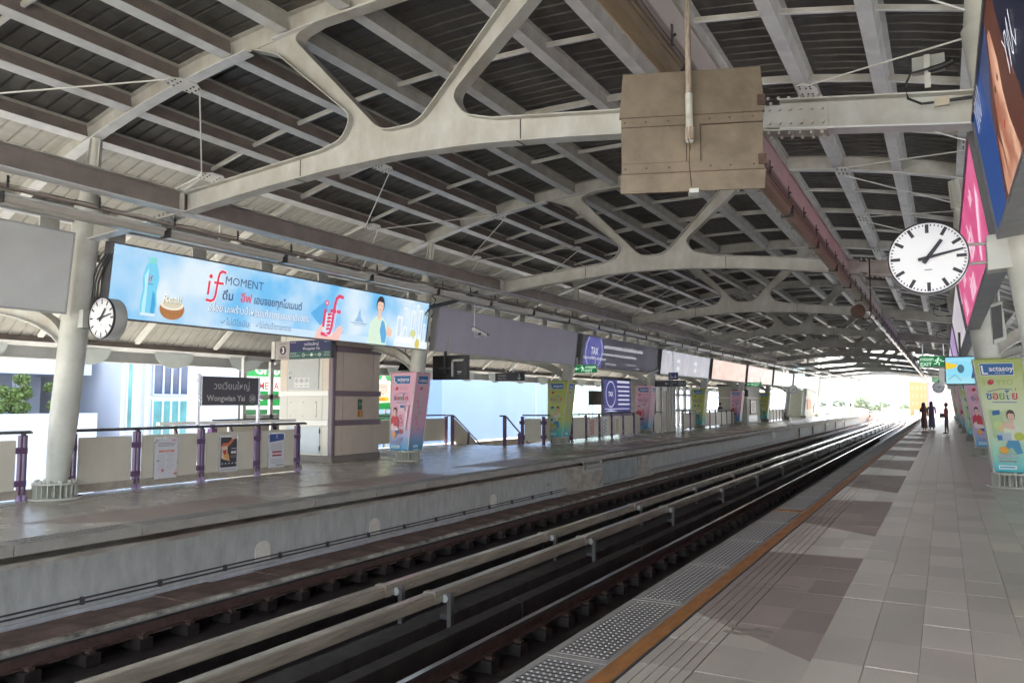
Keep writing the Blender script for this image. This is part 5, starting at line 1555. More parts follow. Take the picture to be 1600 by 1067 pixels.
def wrap_art(a, W0, W1, kind, side=False):
    """artwork on one face; W0 bottom width, W1 top width, coordinates from the lower left corner"""
    Hh = 2.17
    A_ = lambda f: Hh * f
    w = W1
    if side:
        a.rect(w * 0.16, w * 0.86, A_(0.845), A_(0.955), WH); a.rect(w * 0.18, w * 0.84, A_(0.85), A_(0.95), BLUEB)
        a.text('Lactasoy', w * 0.24, A_(0.875), 0.10, WH, 'l', w * 0.56, True)
        a.ell(w * 0.45, A_(0.79), 0.06, 0.04, pr(196, 40, 62), True, 16, 0.5)
        for q in range(6):
            a.ring(w * (0.30 + 0.1 * (q % 3)), A_(0.62 - q * 0.07), 0.03, 0.042, pr(200, 90, 110) if kind == 'p' else pr(200, 190, 120), 16)
        a.rect(w * 0.30, w * 0.62, A_(0.035), A_(0.065), pr(230, 245, 250))
        return
    x0 = w * 0.11
    a.rect(x0 - 0.008, w * 0.80, A_(0.848), A_(0.958), WH, True); a.rect(x0, w * 0.79, A_(0.852), A_(0.954), BLUEB)
    a.text('L', x0 + 0.02, A_(0.862), 0.17, WH, 'l', 0.13, True)
    a.text('actasoy', x0 + 0.15, A_(0.888), 0.10, WH, 'l', w * 0.50, True)
    a.text('SINCE 1982', x0 + 0.24, A_(0.864), 0.025, WH, 'l', w * 0.3)
    # SOYYO with a red bean
    oc = pr(214, 150, 170) if kind == 'p' else pr(170, 190, 90)
    a.text('S', x0, A_(0.765), 0.105, oc); a.ell(x0 + 0.145, A_(0.79), 0.062, 0.046, pr(200, 40, 60), True, 18, 0.6); a.ell(x0 + 0.165, A_(0.80), 0.02, 0.012, pr(226, 110, 120), True, 10)
    a.text('YYO', x0 + 0.24, A_(0.765), 0.105, oc, 'l', w * 0.42)
    # soyyo in Thai, each letter its colour
    cols = [pr(70, 120, 180), pr(214, 70, 90), pr(120, 170, 90), pr(70, 120, 180), pr(214, 60, 90)]
    xx = x0 + 0.02
    for ch, c in zip('ซอยโย่'.replace('่', ''), cols):
        a.text(ch, xx, A_(0.635), 0.155, WH, 'l', 0.125, True); a.text(ch, xx + 0.004, A_(0.637), 0.15, c, 'l', 0.118, True)
        xx += 0.115
    a.rect(xx - 0.04, xx - 0.025, A_(0.715), A_(0.735), cols[4])
    a.line([(x0 + 0.06, A_(0.705)), (x0 + 0.3, A_(0.73)), (x0 + 0.5, A_(0.725))], 0.012, pr(90, 110, 150))
    a.rect(x0 + 0.12, x0 + 0.56, A_(0.607), A_(0.618), pr(150, 160, 190))
    shirt = pr(206, 50, 70) if kind == 'p' else pr(232, 238, 214)
    if kind == 'p':
        a.rect(x0 + 0.30, x0 + 0.50, A_(0.50), A_(0.585), pr(226, 196, 210)); a.rect(x0 + 0.32, x0 + 0.48, A_(0.545), A_(0.575), BLUEB)
        figure(a, x0 + 0.12, A_(0.30), 0.56, shirt, SKN, pr(54, 34, 36))
        a.ell(x0 + 0.10, A_(0.30), 0.14, 0.10, pr(240, 214, 216)); a.ell(x0 + 0.18, A_(0.33), 0.11, 0.05, shirt)
        for q in range(3): a.ring(x0 + 0.36 + 0.03 * q, A_(0.43 - 0.05 * q), 0.035, 0.055, pr(206, 60, 84), 18)
        a.poly([(x0 + 0.52, A_(0.25)), (x0 + 0.60, A_(0.26)), (x0 + 0.66, A_(0.58)), (x0 + 0.57, A_(0.57))], pr(244, 214, 222))
    else:
        a.poly([(x0 + 0.03, A_(0.30)), (x0 + 0.30, A_(0.28)), (x0 + 0.27, A_(0.53)), (x0 + 0.04, A_(0.55))], pr(186, 214, 160))
        a.poly([(x0 + 0.08, A_(0.495)), (x0 + 0.22, A_(0.505)), (x0 + 0.225, A_(0.545)), (x0 + 0.08, A_(0.535))], BLUEB)
        a.ell(x0 + 0.16, A_(0.41), 0.10, 0.08, pr(206, 226, 150)); a.ell(x0 + 0.20, A_(0.38), 0.06, 0.05, pr(232, 212, 150))
        figure(a, x0 + 0.42, A_(0.27), 0.62, shirt, SKN, pr(70, 48, 40))
        a.poly([(x0 + 0.28, A_(0.44)), (x0 + 0.22, A_(0.41)), (x0 + 0.25, A_(0.39)), (x0 + 0.46, A_(0.375)), (x0 + 0.48, A_(0.405))], SKN)
        a.rect(x0 + 0.10, x0 + 0.38, A_(0.275), A_(0.345), pr(190, 206, 214)); a.rect(x0 + 0.10, x0 + 0.20, A_(0.28), A_(0.325), pr(60, 120, 180))
        a.poly([(x0 + 0.30, A_(0.28)), (x0 + 0.52, A_(0.28)), (x0 + 0.58, A_(0.17)), (x0 + 0.46, A_(0.16)), (x0 + 0.38, A_(0.22)), (x0 + 0.22, A_(0.20))], pr(74, 150, 190))
        a.ell(x0 + 0.54, A_(0.315), 0.10, 0.08, pr(196, 208, 80))
    # plain orange ball, caption, footer
    if kind == 'p':
        a.ell(x0 + 0.30, A_(0.235), 0.16, 0.05, pr(50, 80, 140)); a.ell(x0 + 0.40, A_(0.24), 0.06, 0.07, pr(200, 60, 70)); a.ell(x0 + 0.13, A_(0.20), 0.085, 0.075, pr(240, 160, 50)); a.ell(x0 + 0.24, A_(0.27), 0.07, 0.03, WH)
    else:
        a.ell(x0 + 0.20, A_(0.195), 0.095, 0.068, pr(240, 170, 50))
    cx_ = x0 + 0.04
    a.text('อร่อยที่ไม่!', cx_, A_(0.125), 0.085, pr(46, 70, 130), 'l', w * 0.52, True); a.text('อร่อยที่ไม่!', cx_ + 0.006, A_(0.127), 0.08, pr(244, 226, 240), 'l', w * 0.51)
    a.text('เรื่อง โปรตีนสูง', cx_ + 0.02, A_(0.09), 0.05, pr(200, 60, 110), 'l', w * 0.46)
    a.rect(x0 + 0.02, x0 + 0.42, A_(0.03), A_(0.062), pr(235, 248, 250)); a.rect(x0 + 0.04, x0 + 0.38, A_(0.04), A_(0.052), pr(70, 170, 200))
def wrap(col_x, y, side, kind, label, m, big=1.0):
    """four sided tapering panel box, wide at the top; side 'L' inner edge to +X, 'R' inner edge to -X"""
    t = empty('advertising_wrap', (col_x, y, 0), label, 'column wrap', 'printed wraps round the columns')
    z0, z1 = 0.30, 2.47
    if side == 'L':
        a0, a1, b0, b1 = -0.37, 0.25, -0.36, 0.52     # x at bottom left/right, top left/right
    else:
        a0, a1, b0, b1 = -0.29, 0.30, -0.57, 0.25
    yf, yb = -0.34, 0.36
    b = MB()
    b.hexa([(a0, yf, z0), (a1, yf, z0), (a1, yb, z0), (a0, yb, z0)], [(b0, yf, z1), (b1, yf, z1), (b1, yb, z1), (b0, yb, z1)], m)
    b.build('printed_panel', t, bevel=0.03)
    e = MB()
    for (p, q) in (((a0, yf), (b0, yf)), ((a1, yf), (b1, yf)), ((a0, yb), (b0, yb)), ((a1, yb), (b1, yb))):
        e.tube([(p[0], p[1], z0 - 0.01), (q[0], q[1], z1 + 0.012)], 0.012, mat('pale_wrap_seam', (0.6, 0.6, 0.55), 0.5), 6)
    e.build('corner_seam', t)
    a = Art((0, 0, 0), (1, 0, 0), (0, 0, 1))
    a.o = Vector((0, yf - 0.001, z0))
    wb, wt = a1 - a0, b1 - b0
    o0 = a.p
    Hh = z1 - z0
    def pf(x, yy):
        f = yy / Hh
        l = a0 + (b0 - a0) * f; r = a1 + (b1 - a1) * f
        return Vector((l + (r - l) * (x / wt), yf - 0.0012 * a.l - 0.0006, z0 + yy))
    a.p = pf
    wrap_art(a, wb, wt, kind)
    a.build('printed_artwork', t)
    s = Art((0, 0, 0), (0, 1, 0), (0, 0, 1))
    D = yb - yf
    if side == 'L':
        def ps(x, yy):
            f = yy / Hh
            return Vector((a1 + (b1 - a1) * f + 0.0012 * s.l + 0.0008, yf + D * x / D, z0 + yy))
    else:
        def ps(x, yy):
            f = yy / Hh
            return Vector((a0 + (b0 - a0) * f - 0.0012 * s.l - 0.0008, yb - D * x / D, z0 + yy))
    s.p = ps
    wrap_art(s, D, D, kind, True)
    s.build('side_artwork', t)
    f = MB(); f.tube([(a0 + 0.08, yf + 0.1, 0.275), (a0 + 0.08, yf + 0.1, 0.32)], 0.03, GREYB, 8); f.tube([(a1 - 0.08, yf + 0.1, 0.275), (a1 - 0.08, yf + 0.1, 0.32)], 0.03, GREYB, 8); f.build('foot_clip', t)
    return t
wp = wrap(LCX, 18, 'L', 'p', 'pink drink advert wrap around the column right of the beige tower', PINKW)
wg = wrap(LCX, 28, 'L', 'g', 'green drink advert wrap beside the stair opening', GREENW)
copy_tree(wp, None, (LCX, 38, 0), 'pink drink advert wrap left of the lift')
copy_tree(wg, None, (LCX, 48, 0), 'small green wrap right of the wheelchair sign')
copy_tree(wp, None, (LCX, 58, 0), 'small pink wrap just left of the beige kiosk')
copy_tree(wg, None, (LCX, 68, 0), 'small green wrap just right of the beige kiosk')
rg = wrap(RCX, 18, 'R', 'g', 'large green drink advert wrap at the right edge of the near platform', GREENR)
rp = wrap(RCX, 28, 'R', 'p', 'pink wrap half hidden behind the large green wrap', PINKW)
rg2 = copy_tree(rg, None, (RCX, 38, 0), 'second green wrap along the near platform')
copy_tree(rp, None, (RCX, 48, 0), 'second pink wrap along the near platform')
copy_tree(rg, None, (RCX, 58, 0), 'third green wrap, behind the standing traveller')
copy_tree(rp, None, (RCX, 68, 0), 'third pink wrap, farthest along the near platform')

# ================================================================ RAILINGS
def railing(name_lab, x, posts, y_end, panel_z=(0.20, 1.0), skip=(), rail_ext=0.25, loc=None, posters=True):
    t = empty('platform_railing', (x, posts[0], 0), name_lab, 'railing', 'purple post railings of the far platform')
    o = posts[0]
    p = MB()
    for s in (-0.055, 0.03):
        p.box(-0.05, 0.045, s, s + 0.025, 0.09, 1.08, PURPLE)
    p.tube([(-0.01, -0.012, 0.0), (-0.01, -0.012, 1.1)], 0.018, PURPLE, 8)
    for z in (0.24, 0.78):
        p.box(0.0, 0.05, -0.12, 0.06, z, z + 0.10, PURPLE)
    for s in (-0.042, 0.042):
        p.lathe([(0.045, 0), (0.045, 0.06), (0.03, 0.10), (0.0, 0.11)], mat('lilac_post_foot', (0.30, 0.22, 0.38), 0.4), 10, True, None, (0.02, s, 0))
    p0 = p.build('post', t)
    first = True
    for y in posts:
        if first: first = False; continue
        q = p0.copy(); COL.objects.link(q); q.location = (0, y - o, 0)
    h = MB()
    h.tube([(0.0, -rail_ext, 1.13), (0.0, y_end - o, 1.13)], 0.028, mat('handrail_steel', (0.28, 0.28, 0.31), 0.3, 0.7), 12)
    h.tube([(0.055, -rail_ext, 1.12), (0.055, y_end - o, 1.12)], 0.016, DGREY, 10)
    for y in posts:
        h.box(-0.02, 0.04, y - o - 0.03, y - o + 0.03, 1.07, 1.12, DGREY)
    h.build('handrail', t)
    for a_, b_ in zip(posts[:-1], posts[1:]):
        if (a_, b_) in skip: continue
        m = MB(); m.box(-0.035, 0.02, a_ - o + 0.11, b_ - o - 0.11, panel_z[0], panel_z[1], PANEL); m.build('panel', t, bevel=0.018)
    return t
P1 = [8.35, 9.60, 11.07, 12.57, 13.80]
railing('purple post railing with framed notices left of the beige tower', -13.42, P1, 14.05, (0.17, 1.0))
railing('purple post railing behind the nearest leaning column', -13.42, [5.0, 6.3, 7.50], 7.62, (0.17, 1.0), (), 0.6)
kb_ = MB(); kb_.box(-13.56, -13.40, -2, 13.95, 0.035, 0.17, mat('kerb_beige_plinth', (0.42, 0.37, 0.30), 0.7, 0, 0.35, 6)); tag(kb_.build('railing_plinth'), 'beige plinth under the purple railing', 'plinth')
P2 = [29.4 + 1.47 * k for k in range(9)]
railing('purple post railing with narrow posters right of the stair opening', -13.45, P2, 41.4, (0.12, 1.0))
P3 = [45.0 + 1.5 * k for k in range(10)]
railing('purple post railing between the lift and the beige kiosk', -13.45, P3, 58.8, (0.12, 1.0))
P4 = [69.5 + 1.5 * k for k in range(7)]
railing('purple post railing beyond the beige kiosk', -13.45, P4, 79, (0.12, 1.0))
# back railing behind the tower and round the stairs
def seg_rail(label, pts, posts_at, gap=1.5, mid=True, group='dark railings around the stairs'):
    t = empty('stair_railing', (pts[0][0], pts[0][1], 0), label, 'railing', group)
    ox, oy = pts[0]
    for a_, b_ in zip(pts[:-1], pts[1:]):
        A_, B_ = Vector((a_[0] - ox, a_[1] - oy, 0)), Vector((b_[0] - ox, b_[1] - oy, 0))
        L_ = (B_ - A_).length; n_ = max(1, round(L_ / gap)); d = (B_ - A_) / n_
        for k in range(n_):
            s, e = A_ + d * k, A_ + d * (k + 1)
            dn = d.normalized(); q = Vector((-dn.y, dn.x, 0)) * 0.025
            i, f = s + dn * 0.1, e - dn * 0.1
            m = MB(); m.hexa([i - q + Vector((0, 0, .14)), f - q + Vector((0, 0, .14)), f + q + Vector((0, 0, .14)), i + q + Vector((0, 0, .14))], [i - q + Vector((0, 0, 1)), f - q + Vector((0, 0, 1)), f + q + Vector((0, 0, 1)), i + q + Vector((0, 0, 1))], PANEL); m.build('panel', t)
            m = MB(); m.box(s.x - 0.05, s.x + 0.05, s.y - 0.05, s.y + 0.05, 0, 1.08, PURPLE)
            for z in (0.24, 0.78): m.box(s.x - 0.09, s.x + 0.09, s.y - 0.09, s.y + 0.09, z, z + 0.13, PURPLE)
            m.build('post', t)
        m = MB(); m.tube([A_ + Vector((0, 0, 1.13)), B_ + Vector((0, 0, 1.13))], 0.028, DGREY, 8); m.build('handrail', t)
    m = MB(); m.box(B_.x - 0.05, B_.x + 0.05, B_.y - 0.05, B_.y + 0.05, 0, 1.08, PURPLE); m.build('post', t)
    return t
seg_rail('back railing behind the pink wrapped column', [(-17.75, 15.0), (-17.75, 23.8), (-17.35, 26.0)], None, 2.2)
seg_rail('purple posts clustered at the right side of the stair opening', [(-14.45, 27.0), (-13.6, 27.15), (-13.5, 29.2)], None, 0.62)
def slope_rail(x, label):
    t = empty('stair_handrail', (x, 26.0, 0), label, 'railing', 'sloping stair handrails')
    m = MB(); m.tube([(0, -0.35, 1.12), (0, 0, 1.12), (0, 0.12, 1.09), (0, 3.2, -0.75)], 0.03, DGREY, 10); m.build('handrail', t)
    m = MB(); m.box(-0.05, 0.05, -0.06, 0.06, -0.1, 1.1, PURPLE); m.build('post', t)
    m = MB(); m.hexa([(-0.04, 1.0, -0.6), (0.04, 1.0, -0.6), (0.04, 1.12, -0.6), (-0.04, 1.12, -0.6)], [(-0.04, 1.12, 0.42), (0.04, 1.12, 0.42), (0.04, 1.24, 0.42), (-0.04, 1.24, 0.42)], PURPLE); m.build('post', t)
    m = MB(); m.plate([(0.12, 0.12), (0.12, 0.98), (0.3, 0.90), (2.0, -0.14), (2.0, -0.8), (1.6, -0.8)], [], lambda u, v, w: (w - 0.015, u, v), 0.03, PANEL)
    if x < -16: m.build('panel', t)
    return t
slope_rail(-17.05, 'sloping handrail on the left of the stair opening')
slope_rail(-14.68, 'sloping handrail on the right of the stair opening')
st = empty('staircase', (-15.85, 26.3, 0), 'concrete stairs going down from the far platform', 'stairs')
for k in range(14):
    m = MB(); m.box(-1.15, 1.15, 0.3 * k, 0.3 * k + 0.32, -0.17 * (k + 1) - 0.17, -0.17 * (k + 1), CONC); m.build('step', st)
# framed notices on the railing
def notice(y, w, h, z, label, fn, x=-13.39, group='framed notices on the railings'):
    t = empty('framed_notice', (x, y, z), label, 'poster', group)
    b = MB(); b.box(0, 0.015, 0, w, 0, h, STAINLESS); b.build('frame', t)
    a = Art((0.0155, 0, 0), (0, 1, 0), (0, 0, 1))
    a.rect(0.02, w - 0.02, 0.02, h - 0.02, pr(226, 226, 232))
    fn(a, w, h); a.build('notice_print', t)
def n1(a, w, h):
    a.poly([(0.02, h - 0.02), (0.10, h - 0.02), (0.02, h - 0.13)], pr(200, 190, 186)); a.rect(w * 0.72, w * 0.93, h * 0.92, h * 0.945, pr(226, 110, 100))
    for q in range(3): a.rect(w * 0.14, w * (0.9 - 0.04 * q), h * (0.86 - q * 0.035), h * (0.872 - q * 0.035), pr(120, 120, 140), False)
    a.l += 1
    a.rect(w * 0.18, w * 0.84, h * 0.645, h * 0.69, pr(232, 130, 112))
    a.text('งดใช้บริการชั่วคราว', w * 0.51, h * 0.655, h * 0.022, pr(245, 235, 235), 'c', w * 0.55)
    for q in range(9):
        a.rect(w * 0.12, w * 0.44, h * (0.58 - q * 0.045), h * (0.588 - q * 0.045), pr(176, 176, 190), False); a.rect(w * 0.55, w * (0.88 - 0.06 * (q % 3)), h * (0.59 - q * 0.045), h * (0.597 - q * 0.045), pr(176, 166, 176), False)
    a.l += 1
    a.rect(w * 0.08, w * 0.2, h * 0.43, h * 0.45, pr(80, 80, 90)); a.ell(w * 0.35, h * 0.2, 0.03, 0.035, pr(206, 130, 130))
    for q in range(3): a.ell(w * 0.54, h * (0.60 - 0.16 * q), 0.008, 0.008, pr(60, 60, 80), False, 8)
    a.l += 1
    a.poly([(w * 0.75, h * 0.08), (w * 0.95, h * 0.05), (w * 0.95, h * 0.24)], pr(238, 200, 186)); a.rect(w * 0.86, w * 0.93, h * 0.08, h * 0.12, pr(150, 60, 60))
def n2(a, w, h):
    a.rect(0.03, w - 0.03, h * 0.13, h - 0.03, pr(52, 50, 60))
    a.poly([(0.03, h * 0.72), (w * 0.2, h * 0.80), (w * 0.45, h * 0.80), (w * 0.75, h * 0.95), (w * 0.9, h * 0.95), (w * 0.55, h * 0.74), (w * 0.3, h * 0.66), (0.03, h * 0.64)], pr(226, 120, 76))
    a.poly([(0.05, h * 0.70), (w * 0.42, h * 0.72), (w * 0.42, h * 0.50), (w * 0.55, h * 0.30), (w * 0.3, h * 0.34), (0.05, h * 0.38)], pr(238, 214, 190))
    a.poly([(w * 0.15, h * 0.60), (w * 0.38, h * 0.62), (w * 0.36, h * 0.50), (w * 0.25, h * 0.46)], pr(206, 60, 56)); a.poly([(w * 0.2, h * 0.48), (w * 0.48, h * 0.50), (w * 0.56, h * 0.28), (w * 0.4, h * 0.34), (w * 0.28, h * 0.38)], pr(240, 176, 90))
    a.rect(w * 0.62, w * 0.74, h * 0.50, h * 0.57, pr(236, 236, 240)); a.rect(w * 0.76, w * 0.88, h * 0.50, h * 0.57, pr(236, 236, 240))
    a.rect(w * 0.62, w * 0.90, h * 0.91, h * 0.955, pr(230, 210, 190)); a.rect(w * 0.62, w * 0.9, h * 0.63, h * 0.65, pr(190, 190, 200)); a.rect(w * 0.55, w * 0.9, h * 0.43, h * 0.445, pr(170, 170, 180)); a.rect(w * 0.6, w * 0.9, h * 0.39, h * 0.40, pr(170, 170, 180))
    for q in range(5): a.ell(w * (0.14 + 0.18 * q), h * 0.235, 0.022, 0.014, pr(210, 210, 220), False, 10)
    a.l += 1; a.rect(0.03, w - 0.03, 0.03, h * 0.13, pr(214, 214, 222)); a.rect(w * 0.06, w * 0.9, h * 0.055, h * 0.065, pr(120, 70, 60))
def n3(a, w, h):
    a.poly([(0.03, h - 0.03), (w - 0.03, h - 0.03), (w - 0.03, h * 0.79), (0.03, h * 0.73)], pr(46, 78, 156)); a.ell(w * 0.5, h * 0.90, 0.016, 0.02, WH)
    a.text('ประกาศ', w * 0.5, h * 0.83, h * 0.03, pr(210, 220, 240), 'c'); 
    for q in range(7): a.rect(w * 0.12, w * (0.88 - 0.05 * (q % 2)), h * (0.68 - q * 0.028), h * (0.687 - q * 0.028), pr(160, 160, 172), False)
    a.l += 1; a.rect(w * 0.22, w * 0.80, h * 0.43, h * 0.475, pr(160, 50, 70)); a.rect(w * 0.24, w * 0.78, h * 0.375, h * 0.43, pr(246, 196, 206)); a.rect(w * 0.22, w * 0.80, h * 0.33, h * 0.372, pr(160, 50, 70))
    for q in range(5): a.rect(w * 0.12, w * 0.86, h * (0.24 - q * 0.028), h * (0.247 - q * 0.028), pr(160, 160, 172), False)
    a.l += 1; a.rect(w * 0.45, w * 0.92, h * 0.065, h * 0.085, pr(60, 60, 70))
notice(9.95, 0.53, 0.79, 0.15, 'white notice with a salmon bar, leftmost on the purple railing', n1)
notice(11.50, 0.49, 0.76, 0.16, 'dark orange and black notice in the middle of the purple railing', n2)
notice(12.86, 0.50, 0.79, 0.15, 'white notice with blue header nearest the railing end', n3)
def npost(c1, c2):
    def f(a, w, h):
        a.rect(w * 0.12, w * 0.88, h * 0.1, h * 0.92, pr(*c1))
        for q in range(8): a.ell(w * (0.35 + 0.3 * (q % 2)), h * (0.18 + 0.09 * q), w * 0.16, h * 0.035, pr(*c2), False, 8)
        a.l += 1
    return f
notice(31.15, 0.6, 0.86, 0.12, 'narrow red and pink poster right of the green wrap', npost((206, 140, 130), (170, 50, 50)), -13.42)
notice(32.62, 0.6, 0.86, 0.12, 'narrow black and white poster between two others', npost((206, 206, 206), (60, 60, 64)), -13.42)
notice(34.09, 0.6, 0.86, 0.12, 'narrow yellowish poster, third along the railing', npost((206, 190, 140), (110, 90, 40)), -13.42)

# ================================================================ SERVICE TOWER
t = empty('service_tower', (-15.6, 17.3, 0), 'beige panelled service tower with purple grey bands', 'service tower')
BE = mat('beige_tower_panel', (0.62, 0.54, 0.45), 0.5, 0, 0.12, 2.5)
BEL = mat('light_tower_panel', (0.60, 0.59, 0.53), 0.45, 0, 0.08, 2.5)
TR = mat('mauve_trim', (0.20, 0.155, 0.185), 0.45, 0, 0.15, 4)
BND = mat('white_band', (0.74, 0.74, 0.70), 0.4)
SIL = mat('silver_door', (0.42, 0.47, 0.50), 0.35, 0.2, 0.1, 4)
x0, x1, y0, y1 = -0.95, 1.0, -1.0, 1.05
b = MB(); b.box(x0 + 0.02, x1 - 0.02, y0 + 0.02, y1 - 0.02, 0.0, 4.6, mat('dark_gap', (0.10, 0.08, 0.06), 0.8)); b.build('core', t)
b = MB(); b.box(x0 - 0.02, x1 + 0.02, y0 - 0.02, y1 + 0.02, 0, 0.17, mat('tower_plinth', (0.22, 0.20, 0.175), 0.6, 0, 0.2, 4)); b.build('plinth', t)
LV = [(0.18, 0.99, 'a'), (1.14, 1.80, 'b'), (1.95, 3.02, 'c'), (3.2, 4.5, 'd')]
for z0, z1, k in LV:
    for (a_, c_) in ((x0, x0 + 0.29), (x0 + 0.30, x1 - 0.36), (x1 - 0.35, x1 - 0.13)):
        m = MB(); m.box(a_, c_, y0 - 0.005, y0 + 0.03, z0, z1, BEL if k != 'c' or a_ == x0 + 0.30 else BE); m.build('front_panel', t, bevel=0.004)
    for (a_, c_) in ((y0 + 0.14, y0 + 0.42), (y0 + 0.43, y1 - 0.32), (y1 - 0.31, y1 - 0.03)):
        m = MB(); m.box(x1 - 0.03, x1 + 0.005, a_, c_, z0, z1, BE); m.build('side_panel', t, bevel=0.004)
for z0, z1 in ((0.99, 1.14), (1.80, 1.95), (3.02, 3.2)):
    m = MB(); m.box(x0 - 0.02, x1 - 0.12, y0 - 0.03, y0 + 0.05, z0 + 0.004, z1 - 0.004, BND); m.build('front_band', t)
    m = MB(); m.box(x1 - 0.05, x1 + 0.03, y0 + 0.12, y1 + 0.02, z0 + 0.004, z1 - 0.004, TR); m.build('side_band', t)
m = MB(); m.box(x1 - 0.12, x1 + 0.02, y0 - 0.02, y0 + 0.12, 0.17, 4.5, TR); m.build('corner_trim', t, bevel=0.03)
m = MB(); m.box(x0 + 0.31, x1 - 0.42, y0 - 0.025, y0 - 0.006, 0.24, 0.95, SIL); m.build('lower_door', t, bevel=0.003)
for z in (0.32, 0.78):
    m = MB(); m.box(x1 - 0.43, x1 - 0.40, y0 - 0.04, y0 - 0.02, z, z + 0.12, BLACK); m.build('hinge', t)
m = MB(); m.box(x0 + 0.42, x1 - 0.55, y0 - 0.02, y0 - 0.006, 1.22, 1.66, BEL); m.build('access_panel', t, bevel=0.003)
m = MB()
for x in (x0 + 0.45, (x0 + x1) / 2 - 0.06, x1 - 0.58):
    for z in (1.25, 1.63): m.tube([(x, y0 - 0.02, z), (x, y0 - 0.026, z)], 0.012, DGREY, 8)
m.build('panel_screw', t)
m = MB(); m.box(x0 + 0.34, x1 - 0.48, y0 - 0.03, y0 - 0.006, 1.99, 2.92, mat('grey_cabinet', (0.46, 0.48, 0.47), 0.4, 0, 0.1, 3)); m.build('cabinet_door', t, bevel=0.004)
m = MB(); m.tube([(x0 + 0.41, y0 - 0.03, 2.45), (x0 + 0.41, y0 - 0.05, 2.45)], 0.045, STAINLESS, 14); m.tube([(x0 + 0.41, y0 - 0.03, 2.32), (x0 + 0.41, y0 - 0.04, 2.32)], 0.03, BLACK, 12); m.build('lock', t)
for k in range(3):
    x = x0 + 0.58 + k * 0.19
    a = Art((x, y0 - 0.031, 2.04), (1, 0, 0), (0, 0, 1)); a.rect(0, 0.17, 0, 0.27, pr(232, 232, 230)); a.ring(0.085, 0.19, 0.05, 0.062, pr(70, 70, 74)); a.ell(0.085, 0.19, 0.022, 0.022, pr(90, 90, 94)); a.rect(0.03, 0.14, 0.06, 0.07, pr(120, 120, 124)); a.rect(0.03, 0.12, 0.035, 0.045, pr(120, 120, 124))
    if k == 1: a.line([(0.05, 0.225), (0.12, 0.155)], 0.01, pr(70, 70, 74))
    a.build('warning_label', t)
m = MB(); m.box(x1 + 0.005, x1 + 0.03, 0.06, 0.22, 1.42, 1.72, mat('green_call_box', (0.03, 0.12, 0.07), 0.4)); m.build('call_box', t)
m = MB(); m.box(x1 + 0.005, x1 + 0.04, 0.06, 0.24, 1.22, 1.40, mat('orange_call_box', (0.50, 0.22, 0.04), 0.4)); m.build('alarm_box', t)
a = Art((x1 + 0.041, 0.06, 1.22), (0, 1, 0), (0, 0, 1)); a.text('S', 0.09, 0.04, 0.11, pr(240, 200, 140), 'c', None, True); a.line([(0.03, 0.3), (0.03, 0.42)], 0.01, pr(220, 240, 230)); arrow(a, 0.09, 0.36, 0.08, 0, pr(220, 240, 230)); a.build('box_marking', t)

# kiosk far along the platform
t = empty('platform_kiosk', (-14.3, 64.5, 0), 'beige kiosk with a framed map far along the far platform', 'kiosk')
b = MB(); b.box(-1.3, 0.9, -2.6, 2.2, 0, 2.9, mat('kiosk_green_beige', (0.38, 0.37, 0.30), 0.55, 0, 0.15, 2)); b.build('body', t)
b = MB(); b.box(-1.4, 1.0, -2.7, 2.3, 2.9, 3.05, DGREY); b.build('roof', t)
b = MB(); b.box(-1.32, 0.94, -2.63, 2.24, 1.95, 2.06, mat('kiosk_cream_band', (0.6, 0.55, 0.45), 0.5)); b.build('band', t)
b = MB(); b.box(0.90, 0.96, -1.6, 0.5, 0.72, 1.85, mat('brown_frame', (0.13, 0.06, 0.04), 0.5)); b.build('picture_frame', t)
a = Art((0.962, -1.5, 0.80), (0, 1, 0), (0, 0, 1)); a.rect(0, 1.9, 0, 0.97, pr(206, 196, 180)); a.rect(0.3, 1.6, 0.15, 0.82, pr(120, 116, 116)); a.ell(0.9, 0.5, 0.4, 0.2, pr(200, 200, 200)); a.poly([(0.4, 0.2), (0.8, 0.7), (1.4, 0.5)], pr(86, 96, 110)); a.build('framed_map', t)
b = MB(); b.box(0.90, 0.93, -2.3, 0.9, 0.15, 0.62, SIL); b.build('service_door', t)
b = MB(); b.box(-0.2, 1.05, -2.9, -2.64, 2.1, 2.6, BLACK); b.build('screen', t)
a = Art((-0.2, -2.905, 2.1), (1, 0, 0), (0, 0, 1)); a.rect(0.5, 0.62, 0.2, 0.3, pr(190, 190, 200)); a.build('screen_text', t)
# second kiosk at the far end
t = empty('platform_kiosk', (-14.2, 93.5, 0), 'pale kiosk with orange panel near the end of the far platform', 'kiosk')
b = MB(); b.box(-1.1, 0.8, -3, 3, 0, 3.0, mat('kiosk_green_beige', (0.38, 0.37, 0.30))); b.build('body', t)
b = MB(); b.box(0.8, 0.86, -1.5, 1.2, 0.9, 2.0, mat('orange_kiosk_panel', (0.45, 0.16, 0.07), 0.5, 0, 0.3, 3)); b.build('wall_panel', t)

